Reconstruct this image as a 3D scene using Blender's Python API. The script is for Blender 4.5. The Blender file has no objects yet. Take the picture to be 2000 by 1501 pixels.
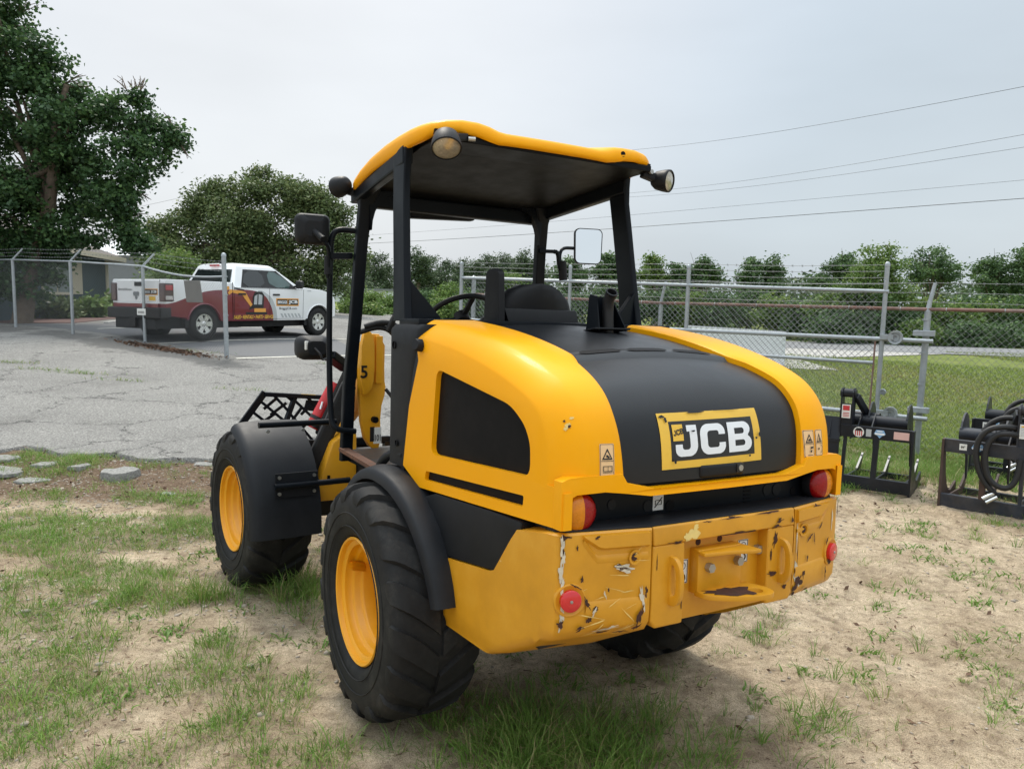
import bpy, bmesh, math, random
import numpy as np
from mathutils import Vector, Matrix, noise
from mathutils.bvhtree import BVHTree
from mathutils.geometry import tessellate_polygon

random.seed(11)
rng = np.random.default_rng(11)
scene = bpy.context.scene
COL = scene.collection
PI = math.pi
R = math.radians

# ------------------------------------------------------------------ camera
EYE = Vector((0.0, 0.0, 1.8886))
cam_data = bpy.data.cameras.new("camera")
cam_data.sensor_fit = 'HORIZONTAL'
cam_data.sensor_width = 36.0
cam_data.lens = 27.37
cam_data.clip_start = 0.05
cam_data.clip_end = 3000.0
cam = bpy.data.objects.new("camera", cam_data)
COL.objects.link(cam)
_p, _r = R(6.2), R(1.0)
_F = Vector((0, math.cos(_p), -math.sin(_p)))
_X = Vector((1, 0, 0))
_U = _X.cross(_F)
_Rr = math.cos(_r) * _X + math.sin(_r) * _U
_Uu = -math.sin(_r) * _X + math.cos(_r) * _U
cam.matrix_world = Matrix(((_Rr.x, _Uu.x, -_F.x, EYE.x), (_Rr.y, _Uu.y, -_F.y, EYE.y),
                           (_Rr.z, _Uu.z, -_F.z, EYE.z), (0, 0, 0, 1)))
scene.camera = cam

# ------------------------------------------------------------------ sky, sun, exposure
SUN_AZ = R(-22.0)      # from +Y towards +X
SUN_EL = R(56.0)
world = bpy.data.worlds.new("World")
scene.world = world
world.use_nodes = True
nt = world.node_tree
for n in list(nt.nodes):
    nt.nodes.remove(n)
wo = nt.nodes.new("ShaderNodeOutputWorld")
bg = nt.nodes.new("ShaderNodeBackground")
bg.inputs["Strength"].default_value = 0.1
nt.links.new(bg.outputs[0], wo.inputs[0])
sky = nt.nodes.new("ShaderNodeTexSky")
sky.sky_type = 'NISHITA'
sky.sun_disc = False
sky.sun_elevation = SUN_EL
sky.sun_rotation = SUN_AZ
sky.air_density = 1.2
sky.dust_density = 4.0
tc = nt.nodes.new("ShaderNodeTexCoord")
# thin even overcast laid over the clear sky: brighter towards the veiled sun
nrm = nt.nodes.new("ShaderNodeVectorMath"); nrm.operation = 'NORMALIZE'
nt.links.new(tc.outputs["Generated"], nrm.inputs[0])
dot = nt.nodes.new("ShaderNodeVectorMath"); dot.operation = 'DOT_PRODUCT'
nt.links.new(nrm.outputs[0], dot.inputs[0])
_el = R(22.0); _az = R(-17.0)
dot.inputs[1].default_value = (math.sin(_az) * math.cos(_el), math.cos(_az) * math.cos(_el), math.sin(_el))
ramp = nt.nodes.new("ShaderNodeValToRGB")
ramp.color_ramp.interpolation = 'B_SPLINE'
els = ramp.color_ramp.elements
els[0].position = 0.0; els[0].color = (0.39, 0.425, 0.45, 1)
els[1].position = 1.0; els[1].color = (0.425, 0.44, 0.452, 1)
for p_, c_ in ((0.45, (0.38, 0.415, 0.44, 1)), (0.78, (0.285, 0.33, 0.366, 1)), (0.87, (0.34, 0.378, 0.415, 1)), (0.94, (0.395, 0.417, 0.443, 1))):
    e = els.new(p_); e.color = c_
nt.links.new(dot.outputs["Value"], ramp.inputs[0])
nz = nt.nodes.new("ShaderNodeTexNoise")
nz.inputs["Scale"].default_value = 2.2
nz.inputs["Detail"].default_value = 4.0
mp = nt.nodes.new("ShaderNodeMapping"); mp.inputs["Scale"].default_value = (1, 1, 3.0)
nt.links.new(nrm.outputs[0], mp.inputs[0]); nt.links.new(mp.outputs[0], nz.inputs[0])
nr = nt.nodes.new("ShaderNodeMapRange")
nr.inputs["From Min"].default_value = 0.3; nr.inputs["From Max"].default_value = 0.7
nr.inputs["To Min"].default_value = 9.3; nr.inputs["To Max"].default_value = 10.7
nt.links.new(nz.outputs[0], nr.inputs[0])
mul = nt.nodes.new("ShaderNodeVectorMath"); mul.operation = 'SCALE'
# an overcast dome grows brighter towards the zenith
sz = nt.nodes.new("ShaderNodeSeparateXYZ"); nt.links.new(nrm.outputs[0], sz.inputs[0])
zl = nt.nodes.new("ShaderNodeMapRange"); zl.interpolation_type = 'SMOOTHSTEP'
zl.inputs["From Min"].default_value = 0.3; zl.inputs["From Max"].default_value = 1.0
zl.inputs["To Min"].default_value = 1.0; zl.inputs["To Max"].default_value = 2.9
nt.links.new(sz.outputs["Z"], zl.inputs[0])
zm = nt.nodes.new("ShaderNodeMath"); zm.operation = 'MULTIPLY'
nt.links.new(nr.outputs[0], zm.inputs[0]); nt.links.new(zl.outputs[0], zm.inputs[1])
nt.links.new(ramp.outputs[0], mul.inputs[0]); nt.links.new(zm.outputs[0], mul.inputs["Scale"])
mixs = nt.nodes.new("ShaderNodeMix"); mixs.data_type = 'RGBA'
mixs.inputs[0].default_value = 0.9
nt.links.new(sky.outputs[0], mixs.inputs[6]); nt.links.new(mul.outputs[0], mixs.inputs[7])
nt.links.new(mixs.outputs[2], bg.inputs["Color"])

sun_data = bpy.data.lights.new("sun", 'SUN')
sun_data.energy = 1.5
sun_data.angle = R(15.0)
sun_data.color = (1.0, 0.93, 0.82)
sun = bpy.data.objects.new("sun", sun_data)
COL.objects.link(sun)
_d = Vector((math.sin(SUN_AZ) * math.cos(SUN_EL), math.cos(SUN_AZ) * math.cos(SUN_EL), math.sin(SUN_EL)))
sun.rotation_euler = _d.to_track_quat('Z', 'Y').to_euler()

scene.view_settings.view_transform = 'Standard'
scene.view_settings.look = 'None'
scene.view_settings.exposure = 0.95
scene.view_settings.gamma = 1.0
scene.view_settings.use_curve_mapping = False
scene.render.engine = 'CYCLES'
scene.cycles.max_bounces = 6
scene.cycles.transparent_max_bounces = 8

# ------------------------------------------------------------------ materials
def new_mat(name):
    m = bpy.data.materials.new(name)
    m.use_nodes = True
    return m, m.node_tree, m.node_tree.nodes["Principled BSDF"]

def N(t, kind, **kw):
    n = t.nodes.new(kind)
    for k, v in kw.items():
        setattr(n, k, v)
    return n

def noise_node(t, scale, detail=4.0, rough=0.55, coord="Object", dist=0.0):
    c = N(t, "ShaderNodeTexCoord")
    n = N(t, "ShaderNodeTexNoise")
    n.inputs["Scale"].default_value = scale
    n.inputs["Detail"].default_value = detail
    n.inputs["Roughness"].default_value = rough
    n.inputs["Distortion"].default_value = dist
    t.links.new(c.outputs[coord], n.inputs["Vector"])
    return n

def ramp_node(t, src, stops, interp='LINEAR'):
    r = N(t, "ShaderNodeValToRGB")
    r.color_ramp.interpolation = interp
    e = r.color_ramp.elements
    while len(e) < len(stops):
        e.new(0.5)
    for i, (p, c) in enumerate(stops):
        e[i].position = p
        e[i].color = (c[0], c[1], c[2], 1) if hasattr(c, '__len__') else (c, c, c, 1)
    t.links.new(src, r.inputs[0])
    return r

def bump(t, b, src, strength=0.2, dist=0.01):
    n = N(t, "ShaderNodeBump")
    n.inputs["Strength"].default_value = strength
    n.inputs["Distance"].default_value = dist
    t.links.new(src, n.inputs["Height"])
    t.links.new(n.outputs[0], b.inputs["Normal"])
    return n

def mat(name, col, rough=0.5, metal=0.0, var=0.12, scale=6.0, coat=0.0, bmp=0.0, bscale=60.0, rvar=0.1, spec=0.5, dust=0.0, dustcol=(0.35, 0.29, 0.22)):
    m, t, b = new_mat(name)
    n = noise_node(t, scale, 6.0, 0.6)
    lo = [max(0, c * (1 - var)) for c in col]
    hi = [min(1, c * (1 + var)) for c in col]
    r = ramp_node(t, n.outputs[0], [(0.3, lo), (0.7, hi)])
    out = r.outputs[0]
    if dust > 0:
        n2 = noise_node(t, scale * 0.45, 8.0, 0.7)
        f = ramp_node(t, n2.outputs[0], [(0.42, 0.0), (0.75, dust)])
        mx = N(t, "ShaderNodeMix", data_type='RGBA')
        t.links.new(f.outputs[0], mx.inputs[0]); t.links.new(out, mx.inputs[6])
        mx.inputs[7].default_value = (*dustcol, 1)
        out = mx.outputs[2]
    t.links.new(out, b.inputs["Base Color"])
    rr = ramp_node(t, n.outputs[0], [(0.3, max(0.02, rough - rvar)), (0.7, min(1, rough + rvar))])
    t.links.new(rr.outputs[0], b.inputs["Roughness"])
    b.inputs["Metallic"].default_value = metal
    b.inputs["Coat Weight"].default_value = coat
    b.inputs["Coat Roughness"].default_value = 0.08
    b.inputs["Specular IOR Level"].default_value = spec
    if bmp > 0:
        nb = noise_node(t, bscale, 4.0, 0.6)
        bump(t, b, nb.outputs[0], bmp, 0.004)
    return m

M = {}
M['yellow'] = mat("loader_yellow_paint", (0.90, 0.385, 0.0008), 0.42, var=0.02, scale=3.0, coat=0.05, rvar=0.05, spec=0.14)
M['yellow_arm'] = mat("arm_yellow_paint", (0.80, 0.37, 0.008), 0.45, var=0.06, scale=5.0, coat=0.1, dust=0.1)
M['rim'] = mat("rim_yellow_paint", (0.84, 0.37, 0.005), 0.42, var=0.05, scale=8.0, coat=0.1, dust=0.12, dustcol=(0.45, 0.28, 0.08))
M['plastic'] = mat("black_moulded_plastic", (0.012, 0.013, 0.015), 0.5, var=0.15, scale=10, bmp=0.10, bscale=420, rvar=0.07, spec=0.2, dust=0.08, dustcol=(0.05, 0.048, 0.045))
M['cover'] = mat("black_bonnet_cover", (0.0115, 0.0125, 0.0145), 0.38, var=0.1, scale=3.5, bmp=0.04, bscale=500, rvar=0.06, spec=0.34, dust=0.14, dustcol=(0.04, 0.04, 0.042))
M['fender'] = mat("dusty_black_fender", (0.013, 0.0145, 0.0175), 0.52, var=0.2, scale=5, bmp=0.06, bscale=300, rvar=0.08, spec=0.22, dust=0.35, dustcol=(0.04, 0.04, 0.043))
M['frame'] = mat("blue_black_frame_paint", (0.0055, 0.0075, 0.0105), 0.36, var=0.15, scale=6, coat=0.0, rvar=0.08, spec=0.14, dust=0.05, dustcol=(0.025, 0.025, 0.027))
M['lining'] = mat('black_roof_lining', (0.006, 0.0066, 0.0075), 0.45, var=0.2, scale=9, rvar=0.06, spec=0.1)
M['dark'] = mat("dark_underbody", (0.012, 0.012, 0.013), 0.7, var=0.2)
M['mesh'] = mat("black_mesh_screen", (0.005, 0.005, 0.006), 0.55, var=0.1, spec=0.12)
M['rust_step'] = mat("rusty_step_edge", (0.12, 0.05, 0.025), 0.8, var=0.4, scale=30, bmp=0.3)
# yellow bodywork: faint dust film, hairline rub marks
_t = M['yellow'].node_tree; _b = _t.nodes['Principled BSDF']
_c = N(_t, "ShaderNodeTexCoord"); _m = N(_t, "ShaderNodeMapping"); _m.inputs["Scale"].default_value = (3, 40, 6); _m.inputs["Rotation"].default_value = (.3, .2, .5)
_t.links.new(_c.outputs["Object"], _m.inputs[0])
_n = N(_t, "ShaderNodeTexNoise"); _n.inputs["Scale"].default_value = 3.0; _n.inputs["Detail"].default_value = 9; _n.inputs["Roughness"].default_value = .75
_t.links.new(_m.outputs[0], _n.inputs[0])
_f = ramp_node(_t, _n.outputs[0], [(.58, 0.0), (.80, .30)])
_n2 = noise_node(_t, 1.7, 8, .7); _f2 = ramp_node(_t, _n2.outputs[0], [(.45, 0.0), (.75, .22)])
_ad = N(_t, "ShaderNodeMath", operation='ADD'); _t.links.new(_f.outputs[0], _ad.inputs[0]); _t.links.new(_f2.outputs[0], _ad.inputs[1])
_src = _b.inputs["Base Color"].links[0].from_socket
_x = N(_t, "ShaderNodeMix", data_type='RGBA'); _t.links.new(_ad.outputs[0], _x.inputs[0]); _t.links.new(_src, _x.inputs[6]); _x.inputs[7].default_value = (.86, .44, .06, 1)
_t.links.new(_x.outputs[2], _b.inputs["Base Color"])
_rr = ramp_node(_t, _n2.outputs[0], [(.3, .32), (.7, .52)]); _t.links.new(_rr.outputs[0], _b.inputs["Roughness"])
M['red'] = mat("red_strut_paint", (0.55, 0.012, 0.015), 0.35, var=0.08, coat=0.3)
M['rubber'] = mat("black_rubber_hose", (0.012, 0.012, 0.013), 0.6, var=0.2, scale=20, dust=0.12, dustcol=(0.06, 0.055, 0.05))
M['seat'] = mat("black_seat_vinyl", (0.009, 0.0095, 0.011), 0.55, var=0.1, bmp=0.1, bscale=300, spec=0.25)
M['galv'] = mat("galvanised_steel", (0.36, 0.39, 0.41), 0.5, metal=0.55, var=0.14, scale=14, rvar=0.12, bmp=0.05, bscale=120)
M['wire'] = mat("galvanised_wire", (0.21, 0.22, 0.225), 0.55, metal=0.4, var=0.12)
M['rust_rail'] = mat("rusting_rail", (0.23, 0.16, 0.14), 0.75, metal=0.2, var=0.45, scale=7, dust=0.7, dustcol=(0.26, 0.085, 0.045))
M['bolt'] = mat("zinc_bolt", (0.42, 0.42, 0.40), 0.4, metal=0.8, var=0.15)
M['chrome'] = mat("bright_coupler", (0.75, 0.75, 0.73), 0.2, metal=1.0, var=0.05)
M['white_print'] = mat("white_print", (0.78, 0.80, 0.82), 0.4, var=0.03, coat=0.1)
M['black_print'] = mat("black_print", (0.012, 0.012, 0.013), 0.4, var=0.05)
M['yellow_print'] = mat("faded_yellow_print", (0.78, 0.47, 0.05), 0.4, var=0.06, scale=9)
M['cream_print'] = mat("cream_sticker", (0.80, 0.52, 0.26), 0.5, var=0.04)
M['paper'] = mat("white_sticker", (0.72, 0.72, 0.69), 0.5, var=0.05)
M['pink_print'] = mat("pink_faded_sticker", (0.66, 0.42, 0.38), 0.5, var=0.05)
M['red_print'] = mat("red_print", (0.50, 0.035, 0.04), 0.5, var=0.05)
M['blue_print'] = mat("light_blue_print", (0.22, 0.40, 0.62), 0.5, var=0.08)
M['orange_print'] = mat("orange_print", (0.72, 0.33, 0.06), 0.5, var=0.05)
M['grey_print'] = mat("grey_print", (0.42, 0.44, 0.45), 0.5, var=0.05)
M['lens_red'] = mat("red_lens", (0.26, 0.0015, 0.003), 0.3, var=0.1, scale=60, coat=0.25, spec=0.3, bmp=0.5, bscale=130)
M['lens_amber'] = mat("amber_lens", (0.62, 0.20, 0.002), 0.3, var=0.1, scale=60, coat=0.25, spec=0.3, bmp=0.5, bscale=130)
M['lens_clear'] = mat("clear_lamp_glass", (0.40, 0.37, 0.30), 0.18, metal=0.3, var=0.25, scale=60, coat=1.0, bmp=0.25, bscale=120)
M['reflector'] = mat("red_reflector", (0.62, 0.012, 0.016), 0.25, var=0.05, coat=0.8)
M['mirror'] = mat("mirror_glass", (0.9, 0.92, 0.94), 0.02, metal=1.0, var=0.0, rvar=0.0)
M['grapple'] = mat("blue_black_steel_paint", (0.009, 0.011, 0.016), 0.42, var=0.25, scale=6, rvar=0.12, spec=0.35, dust=0.25, dustcol=(0.05, 0.05, 0.055))
M['grapple_old'] = mat("weathered_steel_paint", (0.016, 0.02, 0.03), 0.5, var=0.35, scale=8, rvar=0.15, dust=0.5, dustcol=(0.11, 0.095, 0.085))
M['grapple_rust'] = mat("rusty_steel_paint", (0.055, 0.035, 0.028), 0.7, var=0.5, scale=9, rvar=0.15, dust=0.5, dustcol=(0.11, 0.05, 0.03))
M['worn_edge'] = mat("worn_bare_steel", (0.32, 0.31, 0.30), 0.5, metal=0.5, var=0.2)
M['bark'] = mat("tree_bark", (0.13, 0.10, 0.075), 0.9, var=0.35, scale=9, bmp=0.6, bscale=25)
M['concrete'] = mat("pale_concrete", (0.42, 0.41, 0.39), 0.85, var=0.2, scale=3, bmp=0.2, bscale=40)
M['stripe'] = mat("worn_stripe_paint", (0.62, 0.60, 0.52), 0.75, var=0.25, scale=12)
M['car_white'] = mat("white_car_paint", (0.78, 0.79, 0.80), 0.3, var=0.02, coat=0.8, rvar=0.03)
M['car_black'] = mat("car_black_trim", (0.014, 0.014, 0.015), 0.5, var=0.1)
M['car_glass'] = mat("tinted_car_glass", (0.012, 0.016, 0.017), 0.06, var=0.1, coat=0.6, rvar=0.02)
M['car_glass_clear'] = mat("green_tinted_car_glass", (0.06, 0.10, 0.095), 0.06, var=0.25, scale=2, coat=0.6, rvar=0.02)
M['alloy'] = mat("silver_alloy", (0.62, 0.62, 0.60), 0.32, metal=0.7, var=0.08)
M['tailred'] = mat("car_red_lens", (0.38, 0.02, 0.025), 0.15, var=0.2, coat=1.0)
M['taildark'] = mat("car_smoked_lens", (0.05, 0.015, 0.016), 0.2, var=0.2, coat=1.0)
M['tailclear'] = mat("car_clear_lens", (0.5, 0.47, 0.46), 0.2, var=0.2, coat=1.0)
M['siding'] = mat("slate_blue_siding", (0.040, 0.065, 0.075), 0.7, var=0.12)
M['trim'] = mat("cream_trim_paint", (0.48, 0.43, 0.33), 0.7, var=0.08)
M['shingle'] = mat("brown_roof_shingle", (0.11, 0.095, 0.085), 0.9, var=0.35, scale=14, bmp=0.3)
M['win'] = mat("pale_window_pane", (0.22, 0.25, 0.26), 0.15, var=0.3, scale=1.5)
M['brick'] = mat("red_brick_edging", (0.11, 0.05, 0.04), 0.85, var=0.25, scale=12)
M['white_metal'] = mat("white_painted_metal", (0.66, 0.69, 0.72), 0.55, var=0.07, scale=2, dust=0.15)
M['grey_metal'] = mat("grey_metal_sheet", (0.20, 0.21, 0.22), 0.55, var=0.1)
M['sign_grey'] = mat("weathered_grey_plate", (0.20, 0.19, 0.175), 0.7, var=0.12, scale=4)
M['cable'] = mat("power_cable", (0.03, 0.03, 0.032), 0.6, var=0.05)
M['pebble'] = mat("river_pebble", (0.36, 0.31, 0.25), 0.85, var=0.45, scale=1.3)
M['chunk'] = mat("broken_asphalt", (0.22, 0.215, 0.20), 0.95, var=0.45, scale=45, bmp=0.8, bscale=70)
M['litter'] = mat("dry_leaf_litter", (0.12, 0.068, 0.042), 0.9, var=0.5, scale=2.2)
M['rustbare'] = mat("bare_rust", (0.055, 0.020, 0.012), 0.85, var=0.4, scale=40, bmp=0.3)
M['primer'] = mat("pale_scrape", (0.60, 0.54, 0.42), 0.7, var=0.2, scale=30)
M['scratch_yellow'] = mat("pale_yellow_scuff", (0.74, 0.55, 0.18), 0.6, var=0.1, scale=20)
M['tan'] = mat("tan_door", (0.22, 0.16, 0.11), 0.7, var=0.15)

def attr_mat(name, stops, rough=0.6, trans=0.25, spec=0.3):
    """foliage and grass: the colour spread of the leaves comes from a per-leaf attribute"""
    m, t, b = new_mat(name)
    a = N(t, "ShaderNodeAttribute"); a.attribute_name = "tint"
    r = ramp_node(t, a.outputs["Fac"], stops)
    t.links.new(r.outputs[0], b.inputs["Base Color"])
    b.inputs["Roughness"].default_value = rough
    b.inputs["Specular IOR Level"].default_value = spec
    if trans > 0:
        tr = N(t, "ShaderNodeBsdfTranslucent")
        t.links.new(r.outputs[0], tr.inputs[0])
        mx = N(t, "ShaderNodeMixShader"); mx.inputs[0].default_value = trans
        t.links.new(b.outputs[0], mx.inputs[1]); t.links.new(tr.outputs[0], mx.inputs[2])
        t.links.new(mx.outputs[0], t.nodes["Material Output"].inputs[0])
    return m
M['grass'] = attr_mat("grass_blade", [(0.0, (0.4368, 0.3494, 0.1893)), (0.16, (0.2912, 0.2912, 0.1019)), (0.3, (0.1238, 0.2184, 0.0437)), (0.7, (0.1602, 0.2912, 0.051)), (1.0, (0.2912, 0.4077, 0.1019))], 0.55, 0.35)
M['lawn'] = attr_mat("lawn_blade", [(0.0, (0.30, 0.26, 0.11)), (0.3, (0.16, 0.20, 0.045)), (1.0, (0.20, 0.27, 0.06))], 0.6, 0.3)
M['leaf_maple'] = attr_mat("maple_leaf", [(0.0, (0.028, 0.0616, 0.0266)), (0.6, (0.0588, 0.1232, 0.042)), (1.0, (0.1092, 0.189, 0.0588))], 0.5, 0.25)
M['leaf_oak'] = attr_mat("oak_leaf", [(0.0, (0.0717, 0.1058, 0.041)), (0.6, (0.1281, 0.1793, 0.065)), (1.0, (0.2391, 0.2647, 0.1058))], 0.55, 0.2)
M['leaf_pine'] = attr_mat("pine_needles", [(0.0, (0.0473, 0.0759, 0.0405)), (1.0, (0.1114, 0.1602, 0.0759))], 0.6, 0.15)
M['leaf_light'] = attr_mat("light_leaf", [(0.0, (0.0825, 0.1425, 0.0375)), (0.6, (0.1425, 0.2325, 0.057)), (1.0, (0.27, 0.33, 0.105))], 0.55, 0.3)
M['leaf_mid'] = attr_mat("locust_leaf", [(0.0, (0.0522, 0.0958, 0.0434)), (0.6, (0.0958, 0.1652, 0.0626)), (1.0, (0.1566, 0.2436, 0.087))], 0.55, 0.25)

# ------------------------------------------------------------------ mesh builder
class MB:
    def __init__(s):
        s.v = []; s.f = []; s.m = []
    def add(s, verts, faces, mi=0):
        o = len(s.v)
        s.v += [tuple(v) for v in verts]
        s.f += [tuple(i + o for i in f) for f in faces]
        s.m += [mi] * len(faces)
        return s
    def box(s, c, d, rot=None, mi=0):
        c = Vector(c); pts = []
        for x in (-.5, .5):
            for y in (-.5, .5):
                for z in (-.5, .5):
                    p = Vector((x * d[0], y * d[1], z * d[2]))
                    if rot is not None: p = rot @ p
                    pts.append(c + p)
        return s.add(pts, [(0, 1, 3, 2), (4, 6, 7, 5), (0, 4, 5, 1), (2, 3, 7, 6), (0, 2, 6, 4), (1, 5, 7, 3)], mi)
    def beam(s, a, b, w, h, up=(0, 0, 1), mi=0):
        a, b = Vector(a), Vector(b); d = (b - a).normalized(); u = Vector(up)
        x = d.cross(u)
        if x.length < 1e-4: x = d.cross(Vector((1, 0, 0)))
        x.normalize(); y = x.cross(d)
        q = []
        for p in (a, b):
            for i, j in ((-1, -1), (1, -1), (1, 1), (-1, 1)):
                q.append(p + x * (w / 2 * i) + y * (h / 2 * j))
        return s.add(q, [(0, 3, 2, 1), (4, 5, 6, 7), (0, 1, 5, 4), (1, 2, 6, 5), (2, 3, 7, 6), (3, 0, 4, 7)], mi)
    def tube(s, pts, r, n=10, cap=True, mi=0, closed=False):
        pts = [Vector(p) for p in pts]; k = len(pts)
        rs = r if hasattr(r, '__len__') else [r] * k
        prev = None; V = []
        for i, p in enumerate(pts):
            if closed: d = pts[(i + 1) % k] - pts[i - 1]
            else: d = pts[min(i + 1, k - 1)] - pts[max(i - 1, 0)]
            d.normalize()
            if prev is None:
                a = Vector((0, 0, 1)) if abs(d.z) < 0.9 else Vector((1, 0, 0))
                x = d.cross(a).normalized()
            else:
                x = (prev - d * prev.dot(d)).normalized()
            prev = x; y = d.cross(x)
            for j in range(n):
                t = 2 * PI * j / n
                V.append(p + (x * math.cos(t) + y * math.sin(t)) * rs[i])
        Fs = []
        for i in range(k if closed else k - 1):
            i2 = (i + 1) % k
            for j in range(n):
                Fs.append((i * n + j, i * n + (j + 1) % n, i2 * n + (j + 1) % n, i2 * n + j))
        if cap and not closed:
            Fs.append(tuple(range(n))[::-1]); Fs.append(tuple(range((k - 1) * n, k * n)))
        return s.add(V, Fs, mi)
    def lathe(s, prof, o, ax, n=32, mi=0, closed=False):
        """prof: (radius, offset along the axis)"""
        o = Vector(o); ax = Vector(ax).normalized()
        a = Vector((0, 0, 1)) if abs(ax.z) < 0.9 else Vector((1, 0, 0))
        x = ax.cross(a).normalized(); y = ax.cross(x)
        V = []
        for r, t in prof:
            for j in range(n):
                w = 2 * PI * j / n
                V.append(o + ax * t + (x * math.cos(w) + y * math.sin(w)) * max(r, 1e-4))
        k = len(prof); Fs = []
        for i in range(k if closed else k - 1):
            i2 = (i + 1) % k
            for j in range(n):
                Fs.append((i * n + j, i * n + (j + 1) % n, i2 * n + (j + 1) % n, i2 * n + j))
        return s.add(V, Fs, mi)
    def cyl(s, a, b, r, n=16, mi=0):
        return s.tube([a, b], r, n, True, mi)
    def prism(s, poly, ext, holes=(), mi=0):
        """poly: 3-D points of a flat outline, extruded by the vector ext; holes likewise"""
        loops = [[Vector(p) for p in poly]] + [[Vector(p) for p in h] for h in holes]
        ext = Vector(ext); flat = [p for l in loops for p in l]; n = len(flat)
        tris = tessellate_polygon(loops)
        Fs = [tuple(t) for t in tris] + [tuple(i + n for i in t[::-1]) for t in tris]
        o = 0
        for l in loops:
            k = len(l)
            for i in range(k):
                Fs.append((o + i, o + (i + 1) % k, n + o + (i + 1) % k, n + o + i))
            o += k
        return s.add(flat + [p + ext for p in flat], Fs, mi)
    def sheet(s, poly, holes=(), mi=0):
        loops = [[Vector(p) for p in poly]] + [[Vector(p) for p in h] for h in holes]
        flat = [p for l in loops for p in l]
        return s.add(flat, [tuple(t) for t in tessellate_polygon(loops)], mi)
    def grid(s, P, mi=0, wrap=False):
        h, w = len(P), len(P[0])
        Fs = []
        for i in range(h - 1):
            for j in range(w if wrap else w - 1):
                j2 = (j + 1) % w
                Fs.append((i * w + j, i * w + j2, (i + 1) * w + j2, (i + 1) * w + j))
        return s.add([p for row in P for p in row], Fs, mi)
    def build(s, name, mats, parent=None, smooth=35, bevel=0.0, segs=2, xf=None, fix=True, weld=False):
        me = bpy.data.meshes.new(name)
        V = s.v if xf is None else [tuple(xf @ Vector(v)) for v in s.v]
        me.from_pydata(V, [], s.f)
        if not isinstance(mats, (list, tuple)): mats = [mats]
        for m_ in mats: me.materials.append(m_)
        me.polygons.foreach_set("material_index", s.m)
        if fix or bevel or weld:
            bm = bmesh.new(); bm.from_mesh(me)
            if weld: bmesh.ops.remove_doubles(bm, verts=bm.verts, dist=1e-5)
            bmesh.ops.recalc_face_normals(bm, faces=bm.faces)
            if bevel > 0:
                bmesh.ops.dissolve_limit(bm, angle_limit=R(0.5), verts=bm.verts, edges=bm.edges, delimit={'MATERIAL'})
                ed = [e for e in bm.edges if len(e.link_faces) == 2 and e.calc_face_angle(0) > R(28)]
                bmesh.ops.bevel(bm, geom=ed, offset=bevel, segments=segs, profile=0.6, affect='EDGES', clamp_overlap=True)
                bmesh.ops.triangulate(bm, faces=[f for f in bm.faces if len(f.verts) > 4])
            bm.to_mesh(me); bm.free()
        if smooth:
            me.polygons.foreach_set("use_smooth", [True] * len(me.polygons))
            me.set_sharp_from_angle(angle=R(smooth))
        me.update()
        ob = bpy.data.objects.new(name, me)
        COL.objects.link(ob)
        if parent is not None: ob.parent = parent
        return ob

def tag(o, label=None, cat=None, group=None, kind=None):
    if label: o['label'] = label
    if cat: o['category'] = cat
    if group: o['group'] = group
    if kind: o['kind'] = kind
    return o

def thing(name, label, cat, loc=(0, 0, 0), rz=0.0, group=None):
    o = bpy.data.objects.new(name, None)
    o.empty_display_size = 0.2
    COL.objects.link(o)
    o.location = loc; o.rotation_euler = (0, 0, rz)
    return tag(o, label, cat, group)

def fillet(pts, r, k=4):
    """closed outline with every corner rounded to radius r"""
    pts = [Vector(p) for p in pts]; out = []; n = len(pts)
    for i, p in enumerate(pts):
        a, b = pts[i - 1] - p, pts[(i + 1) % n] - p
        d = min(r, a.length * .45, b.length * .45)
        q0, q1 = p + a.normalized() * d, p + b.normalized() * d
        for j in range(k + 1):
            t = j / k
            out.append(q0 * (1 - t) ** 2 + p * 2 * t * (1 - t) + q1 * t ** 2)
    return out

def lerp(a, b, t): return a + (b - a) * t
def interp(x, xs, ys): return float(np.interp(x, xs, ys))
def smooth_pts(pts, it=2, closed=False):
    pts = [Vector(p) for p in pts]
    for _ in range(it):
        q = []
        n = len(pts)
        if not closed: q.append(pts[0])
        for i in range(n if closed else n - 1):
            a, b = pts[i], pts[(i + 1) % n]
            q += [a * .75 + b * .25, a * .25 + b * .75]
        if not closed: q.append(pts[-1])
        pts = q
    return pts
def sst(a, b, t):
    t = np.clip((t - a) / (b - a), 0, 1)
    return t * t * (3 - 2 * t)

def ground_z(x, y):
    """large-scale shape of the ground: the car park climbs to the left, a shallow dip under the loader's front wheels"""
    return .95 * sst(5.5, 23.5, y) * (1 - sst(-12, 5, x)) - .085 * np.exp(-((x + .9) ** 2 + (y - 6) ** 2) / 2.88)

def text_mesh(txt, size=1.0, bold=0.0, shear=0.0, space=1.0):
    c = bpy.data.curves.new("lettering", 'FONT')
    c.body = txt; c.size = size; c.offset = bold; c.shear = shear; c.space_character = space
    c.align_x = 'CENTER'; c.align_y = 'CENTER'; c.resolution_u = 3
    o = bpy.data.objects.new("lettering", c)
    COL.objects.link(o)
    dg = bpy.context.evaluated_depsgraph_get()
    me = bpy.data.meshes.new_from_object(o.evaluated_get(dg))
    V = [Vector(v.co) for v in me.vertices]; Fs = [tuple(p.vertices) for p in me.polygons]
    bpy.data.objects.remove(o); bpy.data.curves.remove(c); bpy.data.meshes.remove(me)
    return V, Fs

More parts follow.
